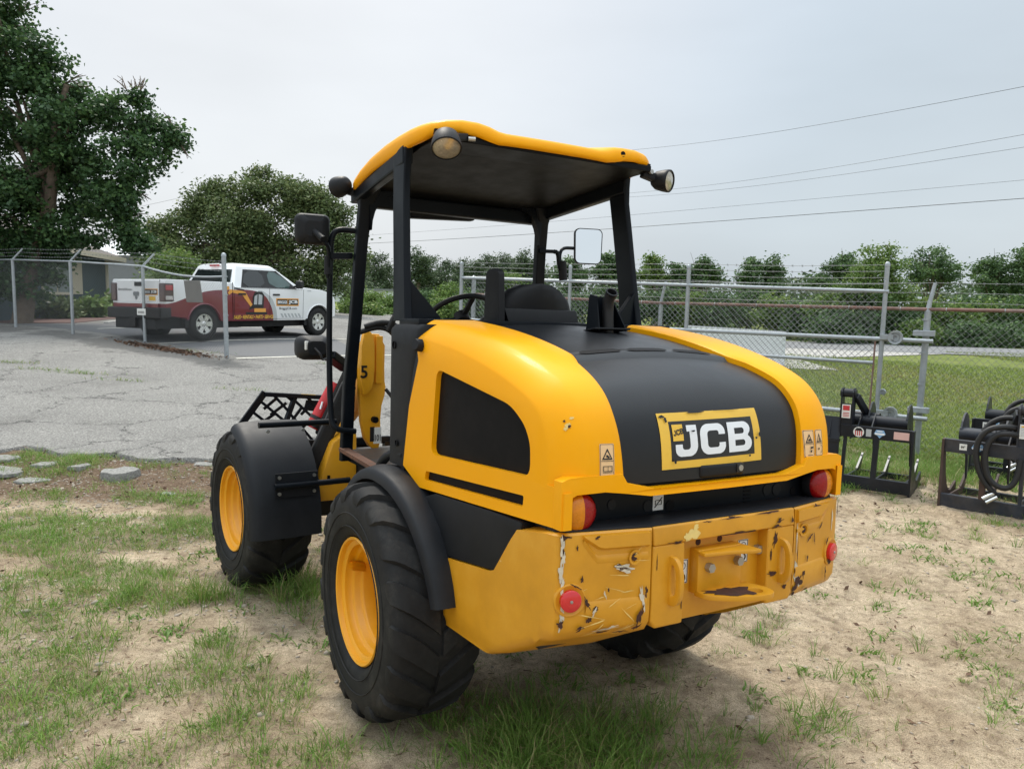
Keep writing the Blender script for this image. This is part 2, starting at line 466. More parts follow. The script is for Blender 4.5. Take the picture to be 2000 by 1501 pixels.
def text_on(mb, txt, origin, ux, uy, height, width=None, bold=0.0, shear=0.0, lift=0.0, mi=0):
    V, Fs = text_mesh(txt, 1.0, bold, shear)
    xs = [v.x for v in V]; ys = [v.y for v in V]
    w = max(xs) - min(xs); h = max(ys) - min(ys); cx = (max(xs) + min(xs)) / 2; cy = (max(ys) + min(ys)) / 2
    ux, uy, origin = Vector(ux).normalized(), Vector(uy).normalized(), Vector(origin)
    sy = height / h; sx = (width / w) if width else sy
    nn = ux.cross(uy)
    mb.add([origin + ux * ((v.x - cx) * sx) + uy * ((v.y - cy) * sy) + nn * lift for v in V], Fs, mi)
# ================================================================== fast array meshes
def fast_mesh(name, V, Fq, mats, tint=None, parent=None, smooth=False):
    """V (n,3), Fq (m,k) all faces with k corners"""
    V = np.asarray(V, dtype=np.float32); Fq = np.asarray(Fq, dtype=np.int32)
    me = bpy.data.meshes.new(name)
    me.vertices.add(len(V)); me.vertices.foreach_set("co", V.ravel())
    k = Fq.shape[1]
    me.loops.add(Fq.size); me.loops.foreach_set("vertex_index", Fq.ravel())
    me.polygons.add(len(Fq))
    me.polygons.foreach_set("loop_start", np.arange(0, Fq.size, k, dtype=np.int32))
    me.polygons.foreach_set("loop_total", np.full(len(Fq), k, dtype=np.int32))
    if smooth: me.polygons.foreach_set("use_smooth", np.ones(len(Fq), dtype=bool))
    if not isinstance(mats, (list, tuple)): mats = [mats]
    for m_ in mats: me.materials.append(m_)
    if tint is not None:
        a = me.attributes.new("tint", 'FLOAT', 'FACE'); a.data.foreach_set("value", np.asarray(tint, dtype=np.float32))
    me.update(calc_edges=True); me.validate()
    o = bpy.data.objects.new(name, me); COL.objects.link(o)
    if parent is not None: o.parent = parent
    return o

_perm = np.random.default_rng(5).random((256, 256))
def vnoise(x, y):
    xi = np.floor(x).astype(int); yi = np.floor(y).astype(int)
    fx = x - xi; fy = y - yi
    fx = fx * fx * (3 - 2 * fx); fy = fy * fy * (3 - 2 * fy)
    g = lambda a, b: _perm[a % 256, b % 256]
    return (g(xi, yi) * (1 - fx) + g(xi + 1, yi) * fx) * (1 - fy) + (g(xi, yi + 1) * (1 - fx) + g(xi + 1, yi + 1) * fx) * fy
def fbm(x, y, s, oc=4, ga=.5):
    x = np.asarray(x, float) * s; y = np.asarray(y, float) * s; a = 1.0; t = 0; o = 0
    for k in range(oc):
        o = o + a * vnoise(x + 17.3 * k, y - 9.1 * k); t += a; a *= ga; x = x * 2.03; y = y * 2.03
    return o / t

# ================================================================== ground
def lot_edge(x):
    """ragged near edge of the car park"""
    return 8.80 + .15 * np.clip(x + 4.2, 0, 1.6) + 1.1 * (fbm(x, x * 0 + 3.3, .9, 5, .6) - .5)
def grass_density(x, y):
    """0..1: how grassy the loose ground is"""
    n1 = fbm(x, y, .75, 4); n2 = fbm(x + 40, y + 11, 2.6, 3)
    cl = np.clip((n1 * .62 + n2 * .50 - .525) * 6.5 - .25, 0, 1)
    left = np.exp(-((x + 2.7) ** 2 / 1.6 + (y - 6.1) ** 2 / 1.2))
    left2 = np.exp(-((x + 1.9) ** 2 / 1.2 + (y - 4.0) ** 2 / .8))
    fore = np.exp(-((x - .25) ** 2 / .30 + (y - 3.15) ** 2 / .16))
    fore2 = np.exp(-((x - 1.5) ** 2 / .25 + (y - 3.8) ** 2 / .35))
    betw = np.exp(-((x + 1.35) ** 2 / .10 + (y - 4.95) ** 2 / .16))
    betw2 = np.exp(-((x + 1.95) ** 2 / .12 + (y - 4.75) ** 2 / .02))
    graps = np.exp(-((x - 4.6) ** 2 / 2.2 + (y - 8.6) ** 2 / .8))
    edge = sst(7.0, 7.9, y) * (x < -1.2) * np.clip(n2 * 2.4 - .85, 0, 1)
    back = sst(7.8, 10.2, y) * sst(1.5, 3.0, x)
    sand = np.exp(-((x - 2.7) ** 2 / .9 + (y - 5.3) ** 2 / .8))
    d = cl * (.56 + .14 * (x < -.6)) + left * .62 * (n2 > .43) + left2 * .40 * np.clip(n2 * 2 - .75, 0, 1) + fore * (.5 + .6 * n2) + fore2 * .35 * cl + betw * .8 * n2 * 1.5 + betw2 * .7 + edge * .75 + graps * .55 + back * .8
    d = d * (1 - .72 * sand)
    d = np.where(y > lot_edge(x) - .1, d * (x > .3), d)
    return np.clip(d, 0, 1)
def lawn_mask(x, y):
    fl = (5.2 - x) / .81 * .59 + 9.85      # the fence line
    return np.maximum(sst(-.9, .9, y - fl + (fbm(x, y, .9, 3) - .5) * 1.2) * sst(-.5, 1.0, x + (y - 10) * .05), sst(22, 27, y))

def axis(lo, hi, step, far_lo, far_hi):
    a = list(np.arange(lo, hi + 1e-6, step))
    s = step; v = hi
    while v < far_hi:
        s *= 1.16; v += s; a.append(v)
    s = step; v = lo
    while v > far_lo:
        s *= 1.16; v -= s; a.insert(0, v)
    return np.array(a)
gx = axis(-6.2, 6.2, .045, -900, 900); gy = axis(1.3, 11.0, .045, -200, 1600)
GXX, GYY = np.meshgrid(gx, gy)
def micro(x, y):
    near = sst(15, 9, y) * (np.abs(x) < 14)
    m = (fbm(x, y, 1.1, 3) - .5) * .07 + (fbm(x + 9, y, 5.5, 4) - .5) * .050 + (fbm(x, y + 5, 22., 3) - .5) * .020
    # keep it level where the tyres stand, and under the tarmac
    for wx, wy in ((-.62, 3.45), (.68, 4.2), (-1.82, 5.15), (-.42, 6.1)):
        m = m * (1 - .8 * np.exp(-((x - wx) ** 2 + (y - wy) ** 2) / .12))
    m = m + .03 * np.exp(-((x - 1.17) ** 2 / .03 + (y - 3.22) ** 2 / .02)) * (fbm(x, y, 12., 3) - .35)
    return m * near
GZ = ground_z(GXX, GYY) + micro(GXX, GYY)
tarm = sst(-.25, .15, GYY - lot_edge(GXX)) * (1 - sst(.6, 2.0, GXX))
GZ = GZ - tarm * .06
nx, ny = len(gx), len(gy)
ii = np.arange(nx * ny).reshape(ny, nx)
Fg = np.stack([ii[:-1, :-1], ii[:-1, 1:], ii[1:, 1:], ii[1:, :-1]], -1).reshape(-1, 4)
ground = fast_mesh("ground", np.stack([GXX, GYY, GZ], -1).reshape(-1, 3), Fg, [], smooth=True)
ground['kind'] = 'structure'
for nm, arr in (("grassy", grass_density(GXX, GYY)), ("lawn", lawn_mask(GXX, GYY)), ("dirt", np.clip((sst(5.8, 7.6, GYY + (fbm(GXX, GYY, 1.2, 4) - .5) * 2.2) * sst(-.8, -2.2, GXX)) + .6 * np.exp(-((GXX - 1.17) ** 2 / .05 + (GYY - 3.2) ** 2 / .04)), 0, 1))):
    a = ground.data.attributes.new(nm, 'FLOAT', 'POINT'); a.data.foreach_set("value", arr.astype(np.float32).ravel())
m, t, b = new_mat("sandy_ground")
n1 = noise_node(t, 1.6, 8, .6); n2 = noise_node(t, 34.0, 8, .7); n3 = noise_node(t, 190.0, 3, .6); n4 = noise_node(t, 6.0, 8, .65)
sand = ramp_node(t, n1.outputs[0], [(.30, (.46, .36, .25)), (.5, (.64, .525, .38)), (.70, (.75, .635, .475))])
grit = ramp_node(t, n2.outputs[0], [(.32, (.30, .26, .22)), (.44, (.80, .77, .73)), (.55, (1.02, 1.0, .97)), (.72, (1.35, 1.33, 1.3))])
fine = ramp_node(t, n3.outputs[0], [(.36, (.50, .46, .42)), (.5, (1.0, 1.0, 1.0)), (.66, (1.35, 1.33, 1.3))])
n6 = noise_node(t, 17.0, 10, .8)
mA = N(t, "ShaderNodeMix", data_type='RGBA', blend_type='MULTIPLY'); mA.inputs[0].default_value = .85
t.links.new(sand.outputs[0], mA.inputs[6]); t.links.new(grit.outputs[0], mA.inputs[7])
mF = N(t, "ShaderNodeMix", data_type='RGBA', blend_type='MULTIPLY'); mF.inputs[0].default_value = .8
t.links.new(mA.outputs[2], mF.inputs[6]); t.links.new(fine.outputs[0], mF.inputs[7]); mA = mF
def attr(nm):
    a = N(t, "ShaderNodeAttribute"); a.attribute_name = nm; return a.outputs["Fac"]
def mixc(fac, a, b_):
    x = N(t, "ShaderNodeMix", data_type='RGBA'); t.links.new(fac, x.inputs[0]); t.links.new(a, x.inputs[6])
    if hasattr(b_, '__len__'): x.inputs[7].default_value = (*b_, 1)
    else: t.links.new(b_, x.inputs[7])
    return x.outputs[2]
def mth(op, a, b_):
    x = N(t, "ShaderNodeMath", operation=op)
    for i, q in enumerate((a, b_)):
        if isinstance(q, (int, float)): x.inputs[i].default_value = q
        else: t.links.new(q, x.inputs[i])
    x.use_clamp = True
    return x.outputs[0]
litter = ramp_node(t, n4.outputs[0], [(.40, 0.0), (.60, .9)])
l2 = ramp_node(t, n6.outputs[0], [(.47, 0.0), (.56, 1.0)])
c = mixc(mth('MULTIPLY', mth('MULTIPLY', litter.outputs[0], l2.outputs[0]), .78), mA.outputs[2], (.15, .10, .065))
c = mixc(mth('MULTIPLY', attr("grassy"), .45), c, (.115, .105, .055))
dn = ramp_node(t, n2.outputs[0], [(.3, (.05, .033, .022)), (.5, (.15, .095, .062)), (.7, (.28, .21, .15))])
c = mixc(mth('MULTIPLY', attr("dirt"), .88), c, dn.outputs[0])
ln = ramp_node(t, n1.outputs[0], [(.3, (.10, .135, .028)), (.5, (.15, .20, .042)), (.68, (.21, .23, .068)), (.8, (.26, .23, .10))])
c = mixc(mth('MULTIPLY', attr("lawn"), .93), c, ln.outputs[0])
t.links.new(c, b.inputs["Base Color"]); b.inputs["Roughness"].default_value = .95; b.inputs["Specular IOR Level"].default_value = .15
hsum = N(t, "ShaderNodeMath", operation='ADD'); t.links.new(n2.outputs[0], hsum.inputs[0]); t.links.new(n3.outputs[0], hsum.inputs[1])
bump(t, b, hsum.outputs[0], .9, .022)
ground.data.materials.append(m)

def surf_z(x, y): return ground_z(x, y) + micro(x, y)

# ------------------------------------------------------------------ car park tarmac
m, t, b = new_mat("weathered_asphalt")
n1 = noise_node(t, 38.0, 8, .85); n2 = noise_node(t, .55, 8, .6); n3 = noise_node(t, 70.0, 5, .75)
ag = ramp_node(t, n1.outputs[0], [(.34, (.06, .059, .056)), (.44, (.148, .145, .139)), (.54, (.262, .257, .246)), (.64, (.44, .43, .408))])
st_ = ramp_node(t, n2.outputs[0], [(.28, (.66, .65, .63)), (.45, (.93, .92, .90)), (.7, (1.1, 1.09, 1.06))])
mA = N(t, "ShaderNodeMix", data_type='RGBA', blend_type='MULTIPLY'); mA.inputs[0].default_value = 1
t.links.new(ag.outputs[0], mA.inputs[6]); t.links.new(st_.outputs[0], mA.inputs[7])
vc = N(t, "ShaderNodeTexVoronoi", feature='DISTANCE_TO_EDGE'); vc.inputs["Scale"].default_value = .55; vc.inputs["Randomness"].default_value = 1.0
tcn = N(t, "ShaderNodeTexCoord"); wob = noise_node(t, 2.2, 6, .7)
wv = N(t, "ShaderNodeVectorMath", operation='MULTIPLY_ADD'); t.links.new(wob.outputs["Color"], wv.inputs[0]); wv.inputs[1].default_value = (.9, .9, .9); t.links.new(tcn.outputs["Object"], wv.inputs[2])
t.links.new(wv.outputs[0], vc.inputs["Vector"])
cr = ramp_node(t, vc.outputs["Distance"], [(0.0, .95), (.005, .75), (.013, 0.0)])
brk = noise_node(t, .7, 4, .6); bk = ramp_node(t, brk.outputs[0], [(.38, 0.0), (.50, 1.0)])
crf = mth('MULTIPLY', cr.outputs[0], bk.outputs[0])
c = mixc(crf, mA.outputs[2], (.035, .034, .033))
sn = noise_node(t, 1.1, 8, .65)
sa = N(t, "ShaderNodeMath", operation='ADD'); t.links.new(attr('stain'), sa.inputs[0]); t.links.new(sn.outputs[0], sa.inputs[1])
sf = ramp_node(t, sa.outputs[0], [(.88, 0.0), (1.02, .72)])
c = mixc(sf.outputs[0], c, (.085, .083, .08))
t.links.new(c, b.inputs["Base Color"]); b.inputs["Roughness"].default_value = .92; b.inputs["Specular IOR Level"].default_value = .2
bump(t, b, n3.outputs[0], .7, .012)
M['asphalt'] = m
ax_ = np.concatenate([np.arange(-40, -12, .8), np.arange(-12, 2.2, .09)])
tt_ = np.concatenate([np.linspace(0, 1, 12) ** 1 * .35, .35 + (np.linspace(0, 1, 70)[1:] ** 1.7) * 46])
rows = []
for k, s in enumerate(tt_):
    yy = lot_edge(ax_) + .10 * (fbm(ax_, ax_ * 0 + 7.7, 6., 3) - .5) + s
    zz = ground_z(ax_, yy) + .022
    if k == 0: rows.append(np.stack([ax_, yy - .006, zz - .085], -1))
    rows.append(np.stack([ax_, yy, zz], -1))
P = np.stack(rows); h_, w_ = P.shape[:2]; ii = np.arange(h_ * w_).reshape(h_, w_)
lot = fast_mesh("parking_lot", P.reshape(-1, 3), np.stack([ii[:-1, :-1], ii[:-1, 1:], ii[1:, 1:], ii[1:, :-1]], -1).reshape(-1, 4), M['asphalt'], smooth=True)
lot['kind'] = 'structure'
_a, _b = np.array((-19.0, 24.2)), np.array((-5.4, 16.2)); _u = (_b - _a) / np.linalg.norm(_b - _a)
_rx, _ry = P[..., 0] - _a[0], P[..., 1] - _a[1]
_al = _rx * _u[0] + _ry * _u[1]; _ac = _rx * -_u[1] + _ry * _u[0]
_st = np.exp(-((_ac + .25) / .85) ** 2) * sst(np.linalg.norm(_b - _a) + 2.2, np.linalg.norm(_b - _a) - .5, _al) * .62
_st = _st + .30 * np.exp(-((P[..., 1] - 12.6 - .12 * P[..., 0]) / .5) ** 2) * (P[..., 0] < -3)
_at = lot.data.attributes.new("stain", 'FLOAT', 'POINT'); _at.data.foreach_set("value", _st.astype(np.float32).ravel())
def lot_z(x, y): return float(ground_z(x, y)) + .022
def decal_strip(name, a, b_, w, mtl, lift=.006, n=24, parent=None):
    a, b_ = Vector(a), Vector(b_); d = (b_ - a).normalized(); p = Vector((-d.y, d.x)) * (w / 2)
    V = []; Fs = []
    for k in range(n + 1):
        c_ = a.lerp(b_, k / n)
        for q in (-1, 1):
            x, y = c_.x + p.x * q, c_.y + p.y * q; V.append((x, y, lot_z(x, y) + lift))
    for k in range(n): Fs.append((2 * k, 2 * k + 1, 2 * k + 3, 2 * k + 2))
    o = MB().add(V, Fs).build(name, mtl, None, smooth=0, fix=False); o['kind'] = 'structure'
    return o
m, t, b = new_mat("sealed_asphalt")
n1 = noise_node(t, 90., 6, .7); r1 = ramp_node(t, n1.outputs[0], [(.3, (.075, .076, .079)), (.7, (.165, .167, .17))])
t.links.new(r1.outputs[0], b.inputs["Base Color"]); b.inputs["Roughness"].default_value = .9
M['sealed'] = m
V = []; Fs = []
xs_ = np.linspace(0, 1, 26)
A0, A1, B0, B1 = Vector((-6.2, 17.4)), Vector((-3.2, 18.6)), Vector((-14.5, 22.3)), Vector((-7, 26.5))
for i, u in enumerate(xs_):
    for j, v in enumerate(xs_):
        p = A0.lerp(A1, u).lerp(B0.lerp(B1, u), v); V.append((p.x, p.y, lot_z(p.x, p.y) + .004))
for i in range(25):
    for j in range(25): Fs.append((i * 26 + j, (i + 1) * 26 + j, (i + 1) * 26 + j + 1, i * 26 + j + 1))
sb_ = MB().add(V, Fs).build("parking_bay_seal", M['sealed'], None, smooth=60, fix=False); sb_['kind'] = 'structure'
decal_strip("parking_stripe", (-6.05, 17.0), (-2.6, 20.4), .10, M['stripe'], .008)
decal_strip("parking_stripe", (-8.4, 18.5), (-4.4, 24.2), .10, M['stripe'], .008)
decal_strip("parking_stripe", (-11.2, 21.0), (-8.0, 25.5), .10, M['stripe'], .008)

# ------------------------------------------------------------------ road, driveway beyond the gate
def strip(name, pts_a, pts_b, mtl, lift, n=30):
    mb = MB(); rows = []
    for k in range(n + 1):
        def at(L):
            s = k / n * (len(L) - 1); i = min(int(s), len(L) - 2); return Vector(L[i]).lerp(Vector(L[i + 1]), s - i)
        a, b_ = at(pts_a), at(pts_b)
        rows.append([Vector((a.lerp(b_, q).x, a.lerp(b_, q).y, float(ground_z(a.lerp(b_, q).x, a.lerp(b_, q).y)) + lift)) for q in (0, .33, .66, 1)])
    mb.grid(rows)
    o = mb.build(name, mtl, None, smooth=60, fix=False); o['kind'] = 'structure'; return o
m, t, b = new_mat("pale_road_asphalt")
n1 = noise_node(t, 40., 6, .7); r1 = ramp_node(t, n1.outputs[0], [(.3, (.13, .132, .135)), (.7, (.235, .237, .24))])
t.links.new(r1.outputs[0], b.inputs["Base Color"]); b.inputs["Roughness"].default_value = .9
M['road'] = m
m, t, b = new_mat("driveway_gravel")
n1 = noise_node(t, 5., 8, .7); r1 = ramp_node(t, n1.outputs[0], [(.3, (.22, .215, .205)), (.5, (.36, .35, .33)), (.7, (.50, .46, .39))])
t.links.new(r1.outputs[0], b.inputs["Base Color"]); b.inputs["Roughness"].default_value = .95
M['drive'] = m
strip("road", [(60, 14), (19.9, 30.2), (12.5, 33.5), (-6, 42)], [(66, 19), (23.4, 36.2), (14.5, 40.2), (-4, 48)], M['road'], .03, 60)
strip("driveway", [(9.5, 22.6), (9.9, 27.2), (17.5, 31.4)], [(6.0, 23.5), (6.4, 31), (10.0, 35.2)], M['drive'], .022, 30)

# ================================================================== foliage helpers
def leaf_quads(C, size, rg, flat=.5, asp=.55):
    """rhombic leaves at centres C; returns verts and quads"""
    n = len(C)
    a = rg.normal(size=(n, 3)); a[:, 2] *= flat; a[:, 2] -= .25; a /= np.linalg.norm(a, axis=1, keepdims=True)
    b_ = rg.normal(size=(n, 3)); b_ -= a * (a * b_).sum(1, keepdims=True); b_ /= np.linalg.norm(b_, axis=1, keepdims=True)
    s = size * rg.uniform(.6, 1.25, (n, 1))
    nrm_ = np.cross(a, b_)
    V = np.stack([C - a * s * .5, C + b_ * s * .5 * asp + nrm_ * s * .08, C + a * s * .55, C - b_ * s * .5 * asp + nrm_ * s * .08], 1).reshape(-1, 3)
    F_ = np.arange(4 * n).reshape(n, 4)
    return V, F_
def blob_leaves(blobs, n_total, size, rg, cluster=.30, per=14, shell=.55, flat=.5, asp=.55, airy=0):
    """blobs: (x,y,z,rx,ry,rz); leaves gathered in sprays through the outer part of each blob"""
    w = np.array([(b_[3] * b_[4] + b_[4] * b_[5] + b_[3] * b_[5]) for b_ in blobs]); w = w / w.sum()
    Cs, T = [], []
    for b_, f in zip(blobs, w):
        k = max(3, int(n_total * f / per))
        d = rg.normal(size=(k, 3)); d /= np.linalg.norm(d, axis=1, keepdims=True)
        r = shell + (1.05 - shell) * rg.random((k, 1)) ** .6
        r *= 1 + .22 * np.sin(d[:, :1] * 5 + b_[0]) * np.cos(d[:, 2:3] * 6 + b_[1])
        c = np.array(b_[:3]) + d * r * np.array(b_[3:6])
        tone = np.clip(.45 + .22 * rg.normal(size=k) + .18 * d[:, 2], 0, 1)  # random tone per spray, plus a paler tint towards each blob's top
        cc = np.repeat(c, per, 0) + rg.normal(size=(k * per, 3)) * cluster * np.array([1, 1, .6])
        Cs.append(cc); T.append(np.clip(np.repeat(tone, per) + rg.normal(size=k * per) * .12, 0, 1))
    C = np.concatenate(Cs); T = np.concatenate(T)
    V, F_ = leaf_quads(C, size, rg, flat, asp)
    return V, F_, T
def trunk_mesh(name, base, top, r0, limbs, parent, r_end=.03):
    mb = MB(); base, top = Vector(base), Vector(top)
    pts = [base + (top - base) * k / 6 + Vector((random.uniform(-1, 1), random.uniform(-1, 1), 0)) * r0 * .35 * (k > 0) for k in range(7)]
    mb.tube(pts, [r0 * 1.25, r0, r0 * .9, r0 * .8, r0 * .65, r0 * .5, r0 * .3], 9)
    for (f, tip, r) in limbs:
        s = pts[min(6, int(f * 6))]; tip = Vector(tip)
        mid = s.lerp(tip, .5) + Vector((random.uniform(-.3, .3), random.uniform(-.3, .3), random.uniform(0, .4))) * (tip - s).length * .2
        P_ = smooth_pts([s, s.lerp(mid, .6), mid, mid.lerp(tip, .6), tip], 1)
        mb.tube(P_, [lerp(r, r_end * .5, i / (len(P_) - 1)) for i in range(len(P_))], 6)
        for q in range(2):
            e = mid + (tip - mid) * random.uniform(.5, 1) + Vector((random.uniform(-1, 1), random.uniform(-1, 1), random.uniform(-.2, 1))) * (tip - s).length * .25
            mb.tube([mid, mid.lerp(e, .5) + Vector((0, 0, .1)), e], [r * .45, r * .3, r_end * .3], 5)
    return mb.build(name, M['bark'], parent, smooth=60, fix=False)
F_PX = 1520.4
def at_depth(px, py, d):
    """scene point seen at the given place of the photograph, d metres away (used to survey the trees once)"""
    v = _F + _Rr * ((px - 1000) / F_PX) - _Uu * ((py - 750.5) / F_PX)
    return EYE + v * d

def tree(name, label, cat, d, blobs_px, base_px, leaf, n, size, rg, group=None, trunk_r=.25, depth=.8, per=14, cluster=.3, twigs=(), limb_n=7, shell=.5, asp=.55, flat=.5, split=5, so=(.45, .85), sr=(.30, .58)):
    k = d / F_PX
    B = []; SB = []
    for bx, by, br in blobs_px:
        p = at_depth(bx, by, d + rg.uniform(-1, 1) * depth * br * k * .9)
        B.append((p.x, p.y, p.z, br * k, br * k * depth, br * k * .92))
        # each mass breaks up into boughs of uneven size
        for q in range(split):
            o3 = rg.normal(size=3); o3 /= np.linalg.norm(o3); o3 *= rg.uniform(*so) * br * k
            rr_ = br * k * rg.uniform(*sr)
            SB.append((p.x + o3[0], p.y + o3[1] * depth, p.z + o3[2] * .9, rr_ * 1.15, rr_ * 1.1, rr_ * .75))
    LB = SB if split else B
    bp_ = at_depth(base_px, 600, d); gz = float(ground_z(bp_.x, bp_.y))
    root = thing(name, label, cat, (bp_.x, bp_.y, gz), 0, group)
    off = np.array([bp_.x, bp_.y, gz])
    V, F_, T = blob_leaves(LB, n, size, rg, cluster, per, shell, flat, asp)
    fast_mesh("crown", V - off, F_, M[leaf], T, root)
    zt = max(b_[2] for b_ in B)
    top = Vector((float(np.mean([b_[0] for b_ in B])), float(np.mean([b_[1] for b_ in B])), gz + (zt - gz) * .75))
    bl = sorted(B, key=lambda b_: -b_[3])[:limb_n]
    limbs = [(random.uniform(.3, .8), Vector(b_[:3]) - Vector(off) + Vector((0, 0, b_[5] * .3)), trunk_r * .4) for b_ in bl]
    twl = []
    for tx, ty, l in twigs:
        p = at_depth(tx, ty, d) - Vector(off); near = min(B, key=lambda b_: (Vector(b_[:3]) - Vector(off) - p).length)
        near_c = Vector(near[:3]) - Vector(off); twl.append((near_c, p))
    trunk_mesh("trunk", (0, 0, -.1), top - Vector(off), trunk_r, limbs, root)
    if twl:
        mb = MB()
        for a, p in twl:
            s0 = a.lerp(p, .45)
            for q in range(4):
                e = p + Vector((random.uniform(-1, 1), random.uniform(-1, 1), random.uniform(-.6, .5))) * (p - s0).length * .35
                m1 = s0.lerp(e, .5) + Vector((random.uniform(-1, 1), 0, random.uniform(-.3, 1))) * (p - s0).length * .16
                mb.tube(smooth_pts([s0, m1, e], 2), [lerp(.022, .006, i / 11) for i in range(12)], 4)
                e2 = m1.lerp(e, .4) + Vector((random.uniform(-1, 1), 0, random.uniform(-1, 1))) * (p - s0).length * .22
                mb.tube([m1.lerp(e, .1), e2], [.010, .004], 4)
        mb.build("dead_twigs", M['bark'], root, smooth=60, fix=False)['kind'] = 'stuff'
    return root

rgt = np.random.default_rng(21)
# the big maple at the left, in front of the house
maple = [(10, 40, 62), (55, 110, 62), (100, 175, 70), (40, 200, 95), (110, 250, 75), (150, 300, 72), (205, 235, 40), (225, 222, 34), (265, 195, 20), (262, 250, 48), (300, 262, 42), (330, 280, 28), (345, 268, 14), (300, 310, 32), (235, 310, 62),
         (190, 365, 62), (110, 370, 85), (30, 330, 100), (20, 430, 80), (235, 372, 36), (255, 358, 24), (215, 415, 42), (235, 430, 26), (250, 462, 24), (278, 470, 14), (265, 482, 14), (150, 440, 55), (85, 455, 55), (30, 500, 50), (70, 520, 40), (105, 540, 24), (60, 560, 34), (120, 505, 22), (15, 560, 30),
         (-90, 120, 120), (-110, 300, 150), (-80, 470, 110), (-60, 10, 80)]
tree("maple_tree", "tall dark green maple spreading over the house at the picture's left edge", "tree", 22.6, maple, 40, 'leaf_maple', 84000, .125, rgt, trunk_r=.24, per=24, cluster=.17, depth=.8, shell=.2, asp=.75, split=8, so=(.45, 1.0), sr=(.24, .50),
     twigs=[(60, 10, 1), (160, 150, 1), (175, 165, 1), (225, 150, 1), (270, 150, 1), (285, 155, 1), (255, 160, 1), (365, 305, 1), (290, 390, 1), (280, 415, 1), (50, 60, 1), (330, 225, 1)], limb_n=10)
oak = [(515, 352, 28), (485, 380, 42), (540, 375, 42), (580, 388, 44), (610, 395, 40), (640, 412, 42), (672, 425, 24), (425, 378, 36), (402, 395, 34), (380, 420, 36), (440, 420, 52), (350, 450, 38), (318, 452, 28), (308, 485, 34), (298, 520, 26), (350, 500, 48), (410, 480, 60), (480, 450, 70), (550, 450, 75), (620, 460, 68), (670, 475, 36), (460, 525, 60), (530, 530, 65), (600, 530, 62), (655, 530, 48), (690, 500, 26), (400, 545, 45), (350, 550, 36)]
tree("oak_tree", "broad olive green oak standing behind the white pickup truck", "tree", 42.0, oak, 520, 'leaf_oak', 76000, .19, rgt, trunk_r=.42, per=22, cluster=.30, depth=.7, shell=.25, split=8, so=(.45, .98), sr=(.24, .50), twigs=[(500, 322, 1), (520, 325, 1), (560, 340, 1), (420, 345, 1)], limb_n=9)
tree("willow_shrub", "light green feathery bush at the oak's left foot beside the far shed", "shrub", 36.0, [(345, 520, 34), (365, 540, 40), (330, 550, 30), (395, 560, 34), (300, 560, 30), (280, 575, 26)], 345, 'leaf_light', 6000, .16, rgt, trunk_r=.08, per=12, cluster=.3, limb_n=4)

# pines in the middle distance
pines = [(700, 520, 40), (735, 492, 26), (752, 515, 24), (790, 520, 20), (818, 487, 24), (842, 500, 26), (868, 512, 24), (905, 505, 20), (925, 508, 24), (950, 498, 24), (978, 500, 24), (1003, 505, 20), (1024, 492, 22), (1045, 512, 20)]
PL = ["dark pine seen just right of the left cab post", "tall pine left of the rear cab post, topmost of the pair", "low pine against the rear cab post", "short pine hidden half behind the rear cab post", "tall ragged pine just right of the rear cab post", "slim pine second right of the rear cab post", "drooping pine third right of the rear cab post", "thin pine above the steering wheel's right side", "dark pine above the gate's terminal post", "round headed pine behind the folded armrest", "round headed pine right of the folded armrest", "low pine between armrest and far cab post", "tall open pine left of the far cab post", "low pine behind the far cab post"]
for i, (px, py, r) in enumerate(pines):
    d = 105 + (i % 4) * 7
    bl = [(px, py + r * .45, r * .62), (px - r * .45, py + r * 1.0, r * .66), (px + r * .5, py + r * 1.15, r * .66), (px, py + r * 1.7, r * .8), (px - r * .4, py + r * 2.4, r * .8), (px + r * .5, py + r * 2.6, r * .8), (px, py + r * 3.4, r * .9)]
    bl = [(x, min(y, 582), q) for x, y, q in bl]
    tree("pine_tree", PL[i], "tree", d, bl, px, 'leaf_pine', 5000, .42, rgt, group="pines in the middle distance", trunk_r=.25, per=14, cluster=.45, limb_n=4, asp=.35, split=5)
